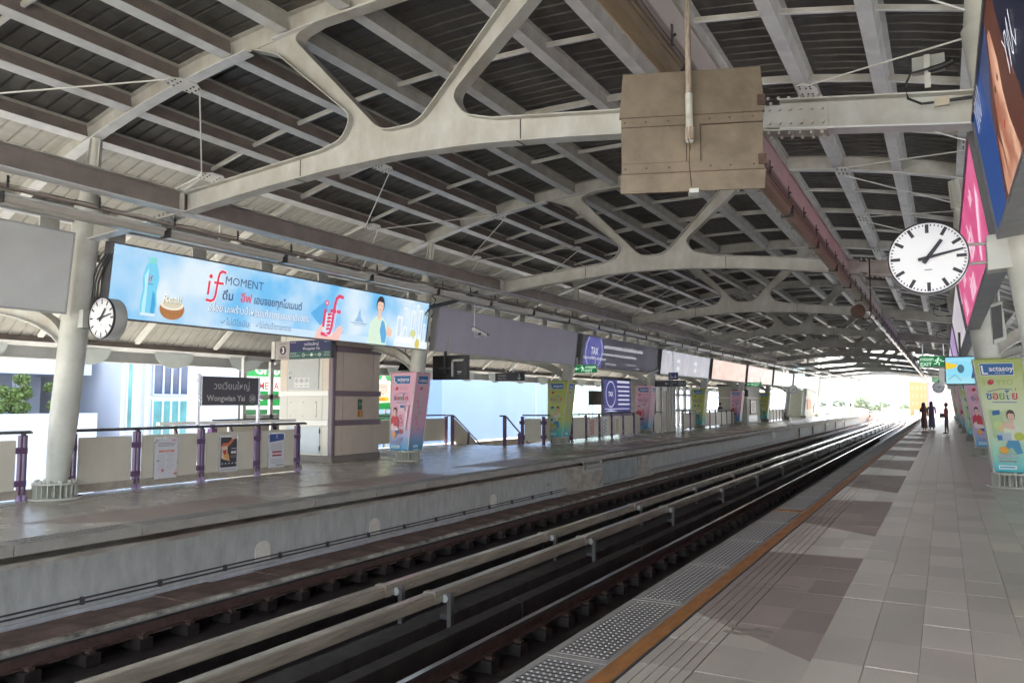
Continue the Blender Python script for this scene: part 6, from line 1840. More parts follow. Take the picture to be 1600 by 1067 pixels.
# lift shaft behind the pink wrap, glass with steel frames
t = empty('lift_shaft', (-14.6, 42.4, 0), 'cream lift shaft with a brown door beyond the pink wrap', 'lift')
LF = mat('lift_cream_panel', (0.52, 0.48, 0.40), 0.4, 0, 0.12, 2)
b = MB(); b.box(-1.2, 0.95, -1.6, 1.7, 0, 2.75, LF); b.build('shaft', t)
b = MB(); b.box(0.95, 0.99, -0.65, 0.15, 0.05, 2.25, mat('brown_lift_door', (0.17, 0.12, 0.08), 0.4, 0, 0.1, 3)); b.build('door', t)
b = MB()
for y in (-0.78, 0.17): b.box(0.95, 1.02, y, y + 0.10, 0, 2.4, WHITE)
b.box(0.95, 1.02, -0.78, 0.27, 2.3, 2.42, WHITE); b.build('door_frame', t)
b = MB()
for y in (0.55, 1.1, 1.62): b.box(0.95, 1.03, y - 0.04, y + 0.04, 0, 2.75, WHITE)
b.box(-1.24, 1.0, -1.64, 1.74, 2.75, 2.9, GREYB); b.build('cornice', t)
for k, y in enumerate((40.7, 44.3)):
    m = MB(); m.tube([(-13.3, y, 0), (-13.3, y, 1.1)], 0.04, WHITE, 10); tag(m.build('bollard'), 'white bollard %s the lift door' % ('left of' if k == 0 else 'right of'), 'bollard', 'white bollards by the lift')
# advert board behind the railing, violet
t = empty('advert_panel', (-15.0, 36.6, 0), 'violet advert panel with white lines behind the railing', 'advert panel')
b = MB(); b.box(-0.10, 0.0, 0.0, 4.0, 0.7, 2.95, DGREY); b.build('cabinet', t)
b = MB()
for y in (0.1, 3.9): b.box(-0.08, -0.02, y - 0.05, y + 0.05, 0, 0.7, GREYB)
b.build('leg', t)
a = Art((0.0, 0, 0.7), (0, 1, 0), (0, 0, 1)); k_ = lambda r, g, b_: pr(r, g, b_, 0.8)
a.rect(0.06, 3.94, 0.45, 2.1, pr(78, 78, 140, 0.7)); a.rect(0.06, 3.94, 0.08, 0.36, pr(96, 94, 110, 0.6)); a.ring(1.05, 1.35, 0.62, 0.68, k_(210, 215, 250)); a.text('TAX', 1.05, 1.25, 0.24, k_(235, 238, 255), 'c', 0.7, True)
for q in range(6): a.rect(1.95 + 0.12 * (q > 1), 3.75, 1.95 - 0.23 * q, 2.03 - 0.23 * q if q else 2.07, k_(225, 226, 245), False)
a.l += 1; a.rect(0.2, 3.7, 0.58, 0.62, k_(220, 220, 245)); a.poly([(0.2, 0.46), (2.0, 0.46), (1.0, 0.56)], k_(200, 210, 250)); a.text('ทางออก 2', 0.5, 0.17, 0.12, pr(215, 215, 220, 0.7)); a.build('advert_face', t)
t = empty('notice_board', (-16.4, 38.0, 0), 'plain brown grey board on two poles behind the railing', 'board')
b = MB(); b.box(0, 0.05, 0.0, 1.75, 1.5, 2.25, mat('brown_grey_board', (0.16, 0.13, 0.11), 0.6, 0, 0.1, 3)); b.build('board', t)
b = MB()
for y in (0.02, 1.73): b.box(0.0, 0.04, y - 0.02, y + 0.02, 0, 2.25, GREYB)
b.build('pole', t)

# warning signs on the far wall
def wall_sign(y, w, z, h, label, fn, x=-9.695):
    t = empty('wall_sign', (x, y, z), label, 'sign')
    b = MB(); b.box(-0.01, 0.0, 0, w, 0, h, WHITE); b.build('plate', t)
    a = Art((0.0005, 0, 0), (0, 1, 0), (0, 0, 1)); fn(a, w, h); a.build('sign_face', t)
def ws(a, w, h):
    a.rect(0.01, w - 0.01, 0.01, h - 0.01, pr(186, 184, 176)); a.ring(0.17, h / 2, 0.08, 0.11, pr(40, 40, 44)); a.line([(0.12, h / 2 + 0.06), (0.22, h / 2 - 0.06)], 0.02, pr(40, 40, 44)); a.line([(0.17, h / 2 + 0.05), (0.17, h / 2 - 0.05)], 0.03, pr(40, 40, 44))
    a.text('อันตราย ห้ามข้ามทาง', 0.34, h * 0.55, h * 0.22, pr(50, 50, 54), 'l', w - 0.42, True); a.text('Danger Do not cross the tracks', 0.34, h * 0.22, h * 0.18, pr(50, 50, 54), 'l', w - 0.42)
wall_sign(22.02, 1.5, -0.50, 0.38, 'grey white warning sign with a black symbol on the far wall', ws)
def ws2(a, w, h): a.rect(0.02, w - 0.02, 0.02, h - 0.02, pr(226, 226, 214)); a.ell(w / 2, h / 2, 0.1, 0.1, pr(200, 200, 190))
wall_sign(52.5, 1.1, -0.62, 0.55, 'blank cream plate on the wall under the far platform', lambda a, w, h: a.rect(0.02, w - 0.02, 0.02, h - 0.02, pr(196, 196, 184)), -9.82)
wall_sign(79.5, 1.0, -0.50, 0.62, 'square white plate on the far end of the wall', ws2, -9.82)
wall_sign(92.5, 1.2, -0.50, 0.62, 'last white plate on the wall near the platform end', ws2, -9.82)
a = Art((-9.879, 19.9, -0.72), (0, 1, 0), (0, 0, 1)); a.text('1012', 0, 0, 0.09, pr(60, 62, 64), 'l', 0.45, True); o = a.build('stencilled_number', wall); 
# yellow slip sign behind pink wrap
t = empty('wet_floor_sign', (-14.4, 19.2, 0), 'yellow folding caution sign behind the pink wrapped column', 'caution sign')
b = MB(); b.hexa([(-0.16, -0.12, 0.35), (0.16, -0.12, 0.35), (0.16, -0.10, 0.35), (-0.16, -0.10, 0.35)], [(-0.10, -0.02, 0.95), (0.10, -0.02, 0.95), (0.10, 0.0, 0.95), (-0.10, 0.0, 0.95)], mat('caution_yellow', (0.55, 0.36, 0.03), 0.5)); b.box(-0.02, 0.02, -0.02, 0.02, 0, 0.5, DGREY); b.box(-0.14, 0.14, -0.14, 0.08, 0, 0.03, DGREY); b.build('board', t)

# ================================================================ PEOPLE
def person(loc, label, rz, h, top, bottom, hair, pose):
    """one continuous skinned body; hair and garments are children"""
    t = empty('person', loc, label, 'person', None, rz)
    s = h / 1.7
    V = []; E = []; Rd = []
    def v(x, y, z, r): V.append((x * s, y * s, z * s)); Rd.append(r * s); return len(V) - 1
    pel = v(0, 0, 0.92, 0.125); wai = v(0, 0, 1.08, 0.105); che = v(0, 0.0, 1.28, 0.125); nk = v(0, -0.01, 1.44, 0.048); hd = v(0, -0.02, 1.55, 0.075); ht = v(0, -0.02, 1.63, 0.07)
    E += [(pel, wai), (wai, che), (che, nk), (nk, hd), (hd, ht)]
    st = pose.get('stride', 0.05)
    for sx, f in ((-1, st), (1, -st)):
        hip = v(sx * 0.09, 0, 0.86, 0.085); kn = v(sx * 0.09, -f * 0.6 - 0.01, 0.48, 0.056); an = v(sx * 0.09, -f, 0.08, 0.038); toe = v(sx * 0.10, -f - 0.14, 0.03, 0.030)
        E += [(pel, hip), (hip, kn), (kn, an), (an, toe)]
        sh = v(sx * 0.18, 0, 1.37, 0.050); E.append((che, sh))
        hx, hy, hz = pose['hands'][0 if sx < 0 else 1]
        ex, ey, ez = pose['elbows'][0 if sx < 0 else 1]
        el = v(ex, ey, ez, 0.037); wr = v(hx, hy, hz, 0.026); ha = v(hx * 0.96, hy - 0.05, hz - 0.01, 0.030)
        E += [(sh, el), (el, wr), (wr, ha)]
    me = bpy.data.meshes.new('body'); me.from_pydata(V, E, [])
    o = bpy.data.objects.new('body', me); COL.objects.link(o)
    sk = o.modifiers.new('skin', 'SKIN'); sb = o.modifiers.new('sub', 'SUBSURF'); sb.levels = sb.render_levels = 2
    for i, dta in enumerate(me.skin_vertices[0].data):
        dta.radius = (Rd[i] * (1.25 if i in (0, 1, 2) else 1.0), Rd[i]); dta.use_root = (i == 0)
    dg = bpy.context.evaluated_depsgraph_get()
    m2 = bpy.data.meshes.new_from_object(o.evaluated_get(dg)); bpy.data.objects.remove(o)
    sm = mat('skin_tone', (0.36, 0.21, 0.14), 0.5)
    for m in (top, bottom, sm, BLACK): m2.materials.append(m)
    for p in m2.polygons:
        z = p.center.z / s; x = abs(p.center.x) / s
        p.use_smooth = True
        p.material_index = 2 if (z > 1.43) else 3 if z < 0.07 else 1 if (z < 0.93 and x < 0.19) else 0
        if p.center.z / s < pose.get('sleeve', 1.0) and x > 0.19 and z > 0.5: p.material_index = 2
        if pose.get('forearm') and p.center.y / s < -0.16 and 0.7 < z < 1.35: p.material_index = 2
    o = bpy.data.objects.new('body', m2); COL.objects.link(o); o.parent = t
    hb = MB()
    Z = 1.60 * s
    hb.lathe([(0.0, 0.115 * s), (0.05 * s, 0.105 * s), (0.088 * s, 0.06 * s), (0.098 * s, 0.0), (0.092 * s, -0.07 * s if not pose.get('long') else -0.22 * s), (0.05 * s, -0.10 * s if not pose.get('long') else -0.25 * s)], hair, 14, True, None, (0, 0.012 * s, Z)); hb.build('hair', t)
    fb = MB()
    for ex in (-0.028, 0.028): fb.lathe([(0.0, 0.008), (0.008, 0.0), (0.0, -0.008)], BLACK, 6, True, None, (ex * s, -0.098 * s, 1.59 * s))
    fb.hexa([(-0.010 * s, -0.115 * s, 1.545 * s), (0.010 * s, -0.115 * s, 1.545 * s), (0.010 * s, -0.08 * s, 1.545 * s), (-0.010 * s, -0.08 * s, 1.545 * s)], [(-0.005 * s, -0.10 * s, 1.58 * s), (0.005 * s, -0.10 * s, 1.58 * s), (0.005 * s, -0.08 * s, 1.58 * s), (-0.005 * s, -0.08 * s, 1.58 * s)], sm)
    fb.build('face_features', t)
    if pose.get('skirt'):
        g = MB(); g.lathe([(0.15 * s, 0.98 * s), (0.165 * s, 0.85 * s), (0.17 * s, 0.5 * s), (0.18 * s, 0.14 * s), (0.16 * s, 0.14 * s), (0.13 * s, 0.95 * s)], pose['skirt'], 16); g.build('skirt', t)
    if pose.get('veil'):
        g = MB(); g.lathe([(0.0, 1.745 * s), (0.07 * s, 1.73 * s), (0.115 * s, 1.65 * s), (0.12 * s, 1.5 * s), (0.18 * s, 1.36 * s), (0.20 * s, 1.15 * s), (0.18 * s, 1.13 * s)], pose['veil'], 16, True, None, (0, 0.035 * s, 0)); g.build('headscarf', t)
    if pose.get('cap'):
        g = MB(); g.lathe([(0.0, 1.74 * s), (0.07 * s, 1.725 * s), (0.103 * s, 1.67 * s), (0.106 * s, 1.64 * s)], pose['cap'], 16, True, None, (0, 0.01 * s, 0)); g.box(-0.07 * s, 0.07 * s, -0.20 * s, -0.08 * s, 1.645 * s, 1.655 * s, pose['cap']); g.build('cap', t)
    if pose.get('bag'):
        g = MB(); g.box(-0.02 * s, 0.10 * s, 0, 0.24 * s, -0.12 * s, 0.10 * s, BLACK); g.build('handbag', t, pose['bag'], bevel=0.02)
    return t
DRK = mat('dark_brown_cloth', (0.11, 0.06, 0.058), 0.8); DRK2 = mat('dark_slate_cloth', (0.09, 0.09, 0.14), 0.8)
HAIR = mat('black_hair', (0.02, 0.014, 0.012), 0.6); REDC = mat('brick_red_shirt', (0.42, 0.13, 0.11), 0.8); GRT = mat('grey_trousers', (0.10, 0.095, 0.11), 0.8)
dn = {'hands': [(-0.22, -0.02, 0.84), (0.22, -0.02, 0.84)], 'elbows': [(-0.23, 0.03, 1.10), (0.23, 0.03, 1.10)]}
person((-1.10, 52.5, 0), 'person in a long dark robe and headscarf, left of the pair', R_(10), 1.60, DRK, DRK, HAIR, dict(dn, stride=0.16, skirt=DRK, veil=DRK))
person((-0.72, 53.6, 0), 'person in dark slate clothes walking just right of the robed one', R_(185), 1.68, DRK2, DRK2, HAIR, dict(dn, stride=0.2, long=True, skirt=DRK2))
person((0.05, 46.6, 0), 'person in red shirt and cap standing and looking at a phone', R_(-75), 1.60, REDC, GRT, HAIR, {'hands': [(-0.10, -0.30, 1.12), (0.10, -0.30, 1.12)], 'elbows': [(-0.22, -0.02, 1.08), (0.22, -0.02, 1.08)], 'stride': 0.04, 'cap': REDC, 'forearm': True, 'bag': (0.0, -0.33, 0.95)})
person((-13.9, 55.6, 0), 'person in black standing behind the railing left of the small pink wrap', R_(60), 1.62, BLACK, BLACK, HAIR, dict(dn, stride=0.05))
# ================================================================ OUTSIDE
WALLW = mat('pale_blue_grey_cladding', (0.40, 0.45, 0.54), 0.6, 0, 0.06, 0.4)
WALLB = mat('sky_blue_wall', (0.17, 0.27, 0.44), 0.5, 0, 0.06, 0.3)
WALLG = mat('pale_mint_wall', (0.50, 0.66, 0.60), 0.5, 0, 0.1, 0.3)
def window(parent, x, y0, y1, z0, z1, glass, bars=3, face=1):
    f = MB(); f.box(x - 0.05, x + 0.09, y0 - 0.08, y1 + 0.08, z0 - 0.08, z1 + 0.08, WALLW); 
    w = f.build('window', parent)
    g_ = MB(); g_.box(x + 0.091, x + 0.10, y0, y1, z0, z1, glass); g_.build('pane', w)
    m = MB()
    for k in range(1, bars):
        y = y0 + (y1 - y0) * k / bars
        m.box(x + 0.101, x + 0.15, y - 0.045, y + 0.045, z0, z1, WALLW)
    if bars > 1: m.build('mullion', w)
    return w
# white building with tall glass slots
t = empty('office_building', (-34, 28, -12.5), 'white office building with a tall strip of blue and teal glass', 'building')
o = (-34, 28, -12.5)
b = MB(); b.box(-14, 0, -4.6, 12.5, 0, 34, WALLW); b.build('wall', t)
for z in (1.2, 5.65, 10.1, 14.55, 19.0, 23.45):
    g = DGLASS if z > 14 else GLASS
    window(t, 0, -2.9, -1.0, z, z + 4.1, g, 4)
for z in (8.6, 12.85, 17.1):
    window(t, 0, -5.2 + 0.9, -4.1, z, z + 3.9, GLASS, 1)
b = MB()
for z in (12.6, 16.8, 21.0): b.box(0.0, 0.03, -4.6, 12.5, z, z + 0.05, GREYB)
for y in (-3.6, 2.5, 5.5): b.box(0.0, 0.03, y, y + 0.05, 0, 34, GREYB)
b.build('panel_joint', t)
b = MB(); b.tube([(0.2, -3.4, 8), (0.2, -3.4, 24)], 0.08, GREYB, 8); b.build('downpipe', t)
for y0 in (6.2, 8.5, 10.4):
    window(t, 0, y0, y0 + 1.7, 12.6, 15.2, GLASS, 2)
    window(t, 0, y0, y0 + 1.7, 8.4, 11.2, GLASS, 2)
# older white building on the left
t = empty('parking_building', (-36, 12, -12.5), 'white building with open deck and planted trees at the left', 'building')
b = MB(); b.box(-10, 0, -22, 10.8, 0, 13.0, WALLW); b.build('lower_wall', t)
b = MB(); b.box(-10, 0.6, -22, 10.8, 15.4, 16.3, WALLW); b.build('deck_edge', t)
b = MB(); b.box(-10, 0, -22, 10.8, 16.3, 30, WALLW); b.build('upper_wall', t)
b = MB(); b.box(-10, -3.5, -22, 10.8, 13, 15.4, WALLW); b.build('recess', t)
for y in (-4, 1.0, 5.0, 7.75, 10.1):
    b = MB(); b.box(-0.4, 0.1, y, y + 0.35, 13.0, 15.4, WALLW); b.build('pillar', t)
for y in (-6, -1, 4, 6.6, 8.9):
    window(t, 0, y, y + 1.2, 16.8, 18.6, GLASS, 2)
b = MB(); b.box(0, 0.2, -22, 10.8, 12.1, 13.5, mat('parapet_white', (0.66, 0.66, 0.66), 0.7, 0, 0.15, 1)); b.build('parapet', t)

# foliage
def leaf_mat(name, c):
    m = mat(name, c, 0.55, 0, 0.55, 2.5, col2=tuple(x * 0.45 for x in c))
    return m
LEAF1 = leaf_mat('bright_leaves', (0.12, 0.20, 0.045)); LEAF2 = leaf_mat('yellow_leaves', (0.30, 0.30, 0.03)); LEAF3 = leaf_mat('deep_leaves', (0.05, 0.105, 0.035))
BARK = mat('bark', (0.10, 0.075, 0.05), 0.9, 0, 0.4, 6)
def tree(loc, h, r, leafm, label, n=1400, group='trees outside the station', leaf=0.22, trunk_h=0.45, squash=0.8):
    t = empty('tree', loc, label, 'tree', group)
    m = MB()
    m.tube([(0, 0, 0), (0.1 * r, 0, h * trunk_h * 0.6), (0, 0.05 * r, h * trunk_h), (0, 0, h * 0.85)], [0.06 * h * 0.4, 0.045 * h * 0.4, 0.03 * h * 0.4, 0.01], BARK, 8)
    rnd = random.Random(int(abs(loc[0] * 31 + loc[1] * 7)))
    blobs = []
    for k in range(11):
        an = rnd.uniform(0, 2 * PI); rr_ = r * rnd.uniform(0.15, 0.72)
        c = Vector((rr_ * math.cos(an), rr_ * math.sin(an), h * trunk_h + (h * (1 - trunk_h)) * rnd.uniform(0.15, 0.85)))
        blobs.append((c, r * rnd.uniform(0.26, 0.45)))
        m.tube([(0, 0, h * trunk_h * 0.8), tuple(c * 0.6 + Vector((0, 0, h * 0.2))), tuple(c)], [0.012 * h, 0.007 * h, 0.003 * h], BARK, 5)
    m.build('trunk', t)
    L_ = MB()
    for k in range(n):
        c, rb = blobs[k % len(blobs)]
        d = Vector((rnd.gauss(0, 1), rnd.gauss(0, 1), rnd.gauss(0, 1))).normalized() * rb * (rnd.random() ** 0.4)
        p = c + Vector((d.x, d.y, d.z * squash))
        a_ = Vector((rnd.gauss(0, 1), rnd.gauss(0, 1), rnd.gauss(0, 0.6))).normalized() * leaf * rnd.uniform(0.6, 1.3)
        b_ = a_.cross(Vector((rnd.gauss(0, 1), rnd.gauss(0, 1), rnd.gauss(0, 1)))).normalized() * leaf * 0.5
        L_.add([p - a_, p + b_, p + a_, p - b_], [(0, 1, 2, 3)], leafm)
    L_.build('crown', t, fix=False)
    return t
tree((-34.6, 18.9, 0.9), 2.0, 0.85, LEAF1, 'bright green bushy tree at the left edge behind the railing', 3600, leaf=0.10, trunk_h=0.08)
tree((-34.6, 20.9, 0.9), 1.9, 0.75, LEAF1, 'smaller yellow green tree just left of the nearest column', 2800, leaf=0.09, trunk_h=0.08)
m = MB(); m.box(-35.5, -33.6, 14, 22, 0.35, 1.15, WALLW); m.box(-35.5, -33.6, 14, 22, -12.5, 0.349, WALLW); tag(m.build('planter_wall'), 'white planter wall carrying the green trees at the left', 'planter')
# green Grab hoardings
GRB = pr(0, 150, 66); GRD = pr(14, 104, 60)
def hoarding(y, W, z, h, label, fn, x=-20.0):
    t = empty('hoarding', (x, y, z), label, 'billboard', 'green hoardings outside the far platform')
    b = MB(); b.box(-0.12, 0, 0, W, 0, h, DGREY); b.build('panel', t)
    b = MB()
    for yy in (0.1, W * 0.5, W - 0.1): b.box(-0.2, -0.121, yy - 0.05, yy + 0.05, -12.5 - z, h, STEEL)
    b.build('support_post', t)
    a = Art((0.001, 0, 0), (0, 1, 0), (0, 0, 1)); fn(a, W, h); a.build('print', t)
def g1(a, W, h):
    a.rect(0, W, 0, h, GRB)
    a.text('Grab', 0.55, h * 0.74, 0.40, WH, 'l', 1.3, True); a.rect(0, W, h * 0.64, h * 0.70, pr(226, 236, 226))
    a.rect(0.3, W, h * 0.48, h * 0.64, pr(235, 240, 235)); a.text('MEGA', 0.75, h * 0.51, 0.24, pr(220, 60, 60), 'l', 1.2, True)
    a.text('SALE', 0.35, h * 0.34, 0.2, WH, 'l', 0.8, True); a.rect(0, W, h * 0.20, h * 0.26, pr(226, 236, 226)); a.rect(0, W, 0, h * 0.20, GRD); a.text('Grab', 1.0, h * 0.04, 0.22, pr(120, 190, 150), 'l', 0.8)
hoarding(18.0, 2.6, 0.95, 2.2, 'green hoarding with Grab lettering left of the beige tower', g1)
def g2(a, W, h):
    a.rect(0, W, 0, h, GRB); a.rect(0.02, 0.35, 0.2, h * 0.8, pr(150, 200, 40)); a.line([(0.1, 0.3), (0.35, 0.5), (0.2, 0.9), (0.4, 1.2)], 0.03, pr(0, 190, 70))
    a.poly([(1.0, 0.25), (1.95, 0.28), (1.98, 1.15), (1.05, 1.2)], pr(250, 248, 220)); a.poly([(1.25, 1.15), (1.48, 1.42), (1.7, 1.15)], pr(250, 248, 220))
    a.text('อร่อย', 1.13, 0.85, 0.2, pr(220, 60, 50), 'l', 0.75, True); a.text('HOT', 1.13, 0.60, 0.2, pr(226, 90, 40), 'l', 0.75, True); a.rect(1.15, 1.8, 0.34, 0.5, pr(240, 196, 40)); a.text('DEALS', 1.2, 0.36, 0.1, pr(180, 60, 30), 'l', 0.55, True)
    a.rect(2.1, 3.0, 0.25, 1.1, pr(245, 240, 225)); a.text('฿', 2.3, 0.4, 0.5, pr(220, 60, 50))
hoarding(23.9, 3.6, 1.35, 1.62, 'green hoarding with a HOT deals tag right of the beige tower', g2)
hoarding(23.9, 3.6, 0.55, 0.62, 'dark green strip hoarding below the HOT deals one', lambda a, W, h: a.rect(0, W, 0, h, GRD), -20.02)
# glazed screen frames beside the tower
t = empty('glazed_screen', (-17.9, 16.2, 0), 'pale framed glazed screen left of the beige tower', 'screen')
b = MB()
for y in (0, 1.05, 2.1): b.box(-0.05, 0.05, y - 0.06, y + 0.06, 0, 2.95, WHITE)
for z in (1.12, 1.72, 2.85): b.box(-0.05, 0.05, 0, 2.1, z, z + 0.14, WHITE)
b.build('frame', t)
t = empty('service_rail', (-14.7, 11.0, 0), 'white pipe shelf running behind the railing', 'rail')
b = MB(); b.box(-0.06, 0.06, 0, 4.0, 1.13, 1.20, WHITE); b.build('shelf', t)
for y in (0.4, 1.9, 3.2):
    b = MB(); b.bar((0.0, y, 1.13), (0.10, y, 0.95), 0.05, 0.03, DGREY); b.box(-0.03, 0.03, y - 0.03, y + 0.03, 0.0, 1.13, WHITE); b.build('bracket', t)
# hand strap hangers (pendant hooks) under the eave
for k, (x, y, z) in enumerate(((-16.6, 16.6, 2.62), (-16.6, 18.7, 2.72))):
    t = empty('hanging_speaker', (x, y, z), ['small pendant bracket above the station name sign', 'small pendant bracket above the green Grab hoarding'][k], 'hanger', 'pendant brackets under the eave')
    b = MB(); b.tube([(0, -0.12, 0.35), (0, 0.12, 0.35)], 0.03, DGREY, 8); b.tube([(0, 0, 0.35), (0, 0, 0.0)], 0.012, DGREY, 6); b.tube([(0, -0.12, -0.18), (0, -0.1, -0.05), (0, 0, 0), (0, 0.1, -0.05), (0, 0.12, -0.18)], 0.014, DGREY, 6); b.build('bracket', t)
    b = MB(); b.tube([(0, 0, 0.35), (0, 0, 0.9)], 0.012, DGREY, 6); b.build('rod', t)
t = empty('floodlight', (-14.9, 20.0, 2.75), 'dark lantern shaped lamp left of the pink wrap top', 'floodlight')
b = MB(); b.hexa([(-0.2, -0.15, -0.12), (0.2, -0.15, -0.12), (0.2, 0.15, -0.12), (-0.2, 0.15, -0.12)], [(-0.12, -0.1, 0.1), (0.12, -0.1, 0.1), (0.12, 0.1, 0.1), (-0.12, 0.1, 0.1)], BLACK); b.tube([(0, 0, 0.1), (0, 0, 0.7)], 0.015, DGREY, 6); b.build('lamp_head', t)

# flats between the tower and the blue wall
t = empty('apartment_block', (-52, 74, -12.5), 'pale apartment block with rows of windows behind the pink wrap', 'building')
b = MB(); b.box(-9, 0, -5, 11, 0, 19, WALLW); b.build('wall', t)
for z in (8, 11.2, 14.4):
    for y in (-3.8, -0.8, 2.2, 5.2, 8.2): window(t, 0, y, y + 1.5, z + 0.8, z + 2.6, GLASS, 2)
tree((-33, 45.2, -3.0), 5.2, 1.5, LEAF2, 'yellow flowering tree right of the pink wrap', 2200, leaf=0.16, trunk_h=0.3)
tree((-36, 50.5, -3.5), 6.2, 1.6, LEAF3, 'deep green tree beside the blue wall', 2200, leaf=0.16, trunk_h=0.3)
# blue wall
t = empty('blue_building', (-30, 44.4, -12.5), 'flat light blue windowless building behind the stairs', 'building')
b = MB(); b.box(-12, 0, 0, 20.8, 0, 30, WALLB); b.build('wall', t)
b = MB(); b.box(0, 0.03, 0, 20.8, 11.2, 11.24, WHITE); b.box(0, 0.03, 14, 14.04, 0, 30, WHITE); b.build('panel_joint', t)
t = empty('glass_building', (-31.5, 65.3, -12.5), 'teal glazed building right of the blue wall', 'building')
b = MB(); b.box(-10, 0, 0, 3.0, 0, 26, GLASS); b.build('glass_wall', t)
for z in range(9, 20, 3):
    b = MB(); b.box(0, 0.08, 0, 3.0, z, z + 0.2, WHITE); b.build('floor_band', t)
t = empty('mint_building', (-33, 69, -12.5), 'pale mint green building behind the plain board', 'building')
b = MB(); b.box(-12, 0, 0, 17, 0, 24, WALLG); b.build('wall', t)
for z in (12.6, 15.4):
    for y in (1.5, 5, 8.5, 12): window(t, 0, y, y + 1.6, z, z + 1.3, WALLG, 2)
t = empty('white_building', (-36, 90, -12.5), 'long white building behind the lift and kiosk', 'building')
b = MB(); b.box(-14, 0, 0, 70, 0, 22, WALLW); b.build('wall', t)
for z in (11.5, 15, 18.2):
    for k in range(12): window(t, 0, 3 + 5.2 * k, 5.4 + 5.2 * k, z, z + 1.8, GREYB, 2)
# window wall of the lobby beyond the lift
t = empty('glazed_lobby', (-16.8, 50, 0), 'white framed glazed lobby wall behind the small green wrap', 'glazed wall')
for k in range(8):
    b = MB(); b.box(-0.08, 0.08, 1.7 * k - 0.12, 1.7 * k + 0.12, 0, 2.9, GREYB); b.build('mullion', t)
for z in (1.0, 2.1):
    b = MB(); b.box(-0.06, 0.06, 0, 12, z, z + 0.14, GREYB); b.build('transom', t)

# beyond the end of the station: parapets, towers, orange building, trees
t = MB()
PARA = mat('viaduct_parapet', (0.34, 0.28, 0.22), 0.7, 0, 0.15, 0.5)
strip(t, -1.9, -1.65, -1.75, 0.1, PARA, [y for y in YS if y > 132]); strip(t, -10.6, -10.3, -1.75, 0.1, PARA, [y for y in YS if y > 112])
tag(t.build('viaduct_parapet'), 'cream viaduct parapets curving left past the station', 'parapet')
for k, (x, c) in enumerate(((-9.9, 0), (-2.3, 0))):
    m = MB(); strip(m, x - 0.06, x + 0.06, -1.3, -0.95, mat('orange_cable_pipe', (0.60, 0.25, 0.12), 0.6), [y for y in YS if y > 130]); tag(m.build('cable_pipe'), '%s orange pipe along the viaduct beyond the station' % ('left' if k == 0 else 'right'), 'pipe')
t = empty('equipment_cabinets', (-14.6, 118, 0), 'grey and brown cabinets behind the end of the far platform', 'cabinets')
for k in range(5):
    b = MB(); b.box(-1.6, 1.6, 2.2 * k, 2.2 * k + 2.1, -1.5, 1.0, [GREYB, mat('blue_grey_cab', (0.3, 0.34, 0.42), 0.5), mat('brick_cab', (0.38, 0.2, 0.15), 0.6), GREYB, GREYB][k]); b.build('cabinet', t)
m = MB(); m.box(-13.9, -10.4, 112.02, 112.3, -1.5, 0.9, GREYB); tag(m.build('end_barrier'), 'grey end barrier closing the far platform', 'barrier')
m = MB(); m.tube([(-10.1, 104, -1.3), (-10.1, 104, 1.2)], 0.14, CONC, 10); m.lathe([(0.16, 0), (0.16, 0.3), (0.05, 0.45), (0, 0.45)], DGREY, 10, True, None, (-10.1, 104, 1.2)); tag(m.build('signal_post'), 'dark topped signal post by the end of the far platform', 'signal')
t = empty('orange_building', (-4.8, 178, -12.5), 'orange building with pink neighbour beyond the platform end', 'building')
b = MB(); b.box(-1.4, 1.8, 0, 14, 0, 19.2, mat('orange_render', (0.42, 0.20, 0.06), 0.7, 0, 0.1, 0.5)); b.build('orange_wall', t)
b = MB(); b.box(-1.6, 2.0, -0.3, 14, 19.2, 19.9, mat('orange_render', (0.42, 0.20, 0.06))); b.build('roof_slab', t)
b = MB(); b.box(1.8, 4.6, 0.5, 16, 0, 18.6, mat('pink_render', (0.36, 0.25, 0.30), 0.7, 0, 0.1, 0.5)); b.build('pink_wall', t)
for z in (13.5, 15, 16.6):
    for x in (-1.0, -0.2, 0.6, 1.3):
        b = MB(); b.box(x, x + 0.35, -0.06, 0.0, z, z + 0.9, mat('orange_dark', (0.4, 0.22, 0.10), 0.5)); b.build('window', t)
    for x in (2.3, 3.3):
        b = MB(); b.box(x, x + 0.6, 0.44, 0.5, z, z + 0.8, GREYB); b.build('window', t)
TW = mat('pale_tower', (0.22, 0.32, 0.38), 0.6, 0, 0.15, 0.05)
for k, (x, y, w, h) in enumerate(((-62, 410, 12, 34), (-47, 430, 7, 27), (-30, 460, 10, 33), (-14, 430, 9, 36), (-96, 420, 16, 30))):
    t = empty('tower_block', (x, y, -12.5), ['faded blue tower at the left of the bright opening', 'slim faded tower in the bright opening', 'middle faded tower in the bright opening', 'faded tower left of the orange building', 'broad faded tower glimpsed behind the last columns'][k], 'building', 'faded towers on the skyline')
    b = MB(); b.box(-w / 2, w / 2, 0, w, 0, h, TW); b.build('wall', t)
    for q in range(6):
        b = MB(); b.box(-w / 2 + 0.5, w / 2 - 0.5, -0.2, -0.01, h - 4 - q * 3.2, h - 2.4 - q * 3.2, GLASS); b.build('window_band', t)
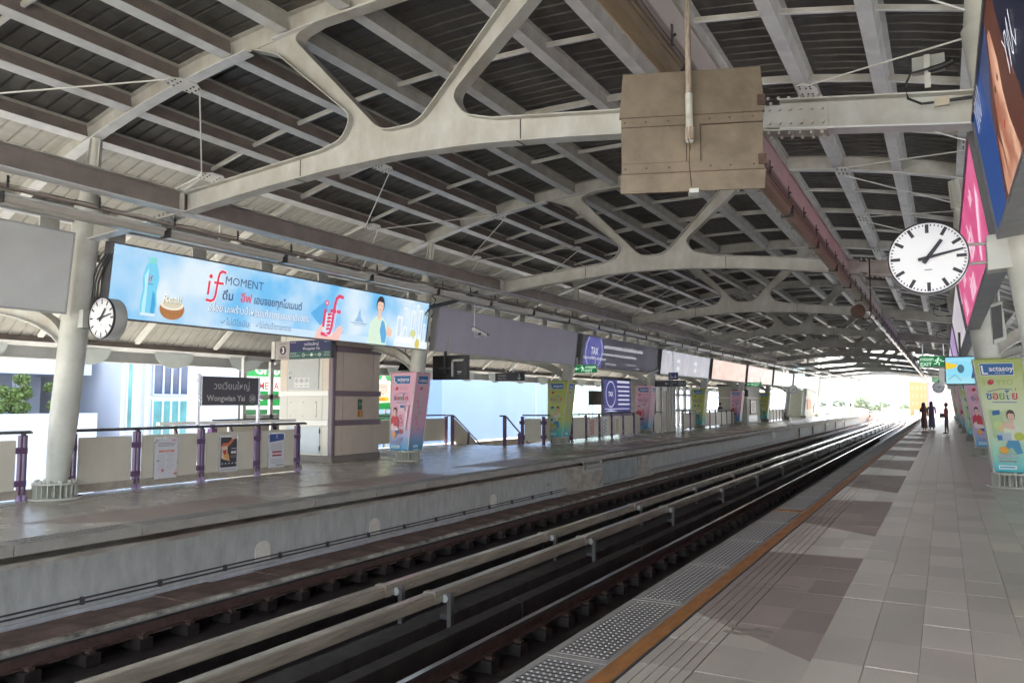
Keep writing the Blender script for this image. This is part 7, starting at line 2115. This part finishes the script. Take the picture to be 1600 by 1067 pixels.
for k, (x, y, z, h, r) in enumerate(((-29.5, 250, -10.0, 12.5, 6.0), (-19.5, 262, -10.5, 13.5, 6.5), (-12.0, 280, -10, 11, 4.0), (-38, 245, -10, 11.5, 5))):
    tree((x, y, z), h, r, LEAF3 if k == 0 else LEAF1, ['dark round tree in the bright opening', 'wide green tree in the middle of the bright opening', 'small green tree left of the orange building', 'tree behind the last far columns'][k], 1500, 'faded trees beyond the station', leaf=0.8, trunk_h=0.4)
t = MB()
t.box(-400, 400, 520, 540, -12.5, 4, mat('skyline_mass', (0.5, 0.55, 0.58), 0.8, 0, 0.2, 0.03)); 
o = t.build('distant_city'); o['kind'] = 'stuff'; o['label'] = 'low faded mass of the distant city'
# right side outside
t = empty('white_building', (16, -5, -12.5), 'white building outside the near platform at the right edge', 'building')
b = MB(); b.box(0, 12, 0, 140, 0, 20, WALLW); b.build('wall', t)
for z in (10, 14):
    for k in range(20): 
        b = MB(); b.box(-0.06, 0, 3 + 6 * k, 6.5 + 6 * k, z, z + 2.2, GREYB); b.build('window', t)
railn = empty('platform_railing', (4.6, 0, 0), 'pale railing along the back of the near platform', 'railing')
for k in range(80):
    b = MB() if k == 0 else None
    if b:
        b.box(-0.03, 0.03, 0.05, 1.45, 0.15, 1.0, PANEL); pn = b.build('panel', railn)
        b = MB(); b.box(-0.05, 0.05, -0.04, 0.04, 0, 1.1, PURPLE); ps_ = b.build('post', railn)
    else:
        for s in (pn, ps_):
            q = s.copy(); COL.objects.link(q); q.location = (0, 1.5 * k, 0)
b = MB(); b.tube([(0, 0, 1.13), (0, 120, 1.13)], 0.03, STAINLESS, 8); b.build('handrail', railn)

# ================================================================ AIR
hz = MB(); hz.box(-640, 640, -220, 920, -13.5, 34, mat('air', (0, 0, 0)))
hm = bpy.data.materials.new('hazy_air'); hm.use_nodes = True
ht_ = hm.node_tree; ht_.nodes.clear()
pv = ht_.nodes.new('ShaderNodeVolumePrincipled'); pv.inputs['Density'].default_value = 0.0004; pv.inputs['Color'].default_value = (0.95, 0.95, 0.95, 1); pv.inputs['Anisotropy'].default_value = 0.3
ou = ht_.nodes.new('ShaderNodeOutputMaterial'); ht_.links.new(pv.outputs[0], ou.inputs['Volume'])
hz.mats = [hm]
h_ = stuff(hz.build('haze')); h_['label'] = 'pale midday haze over the whole place'
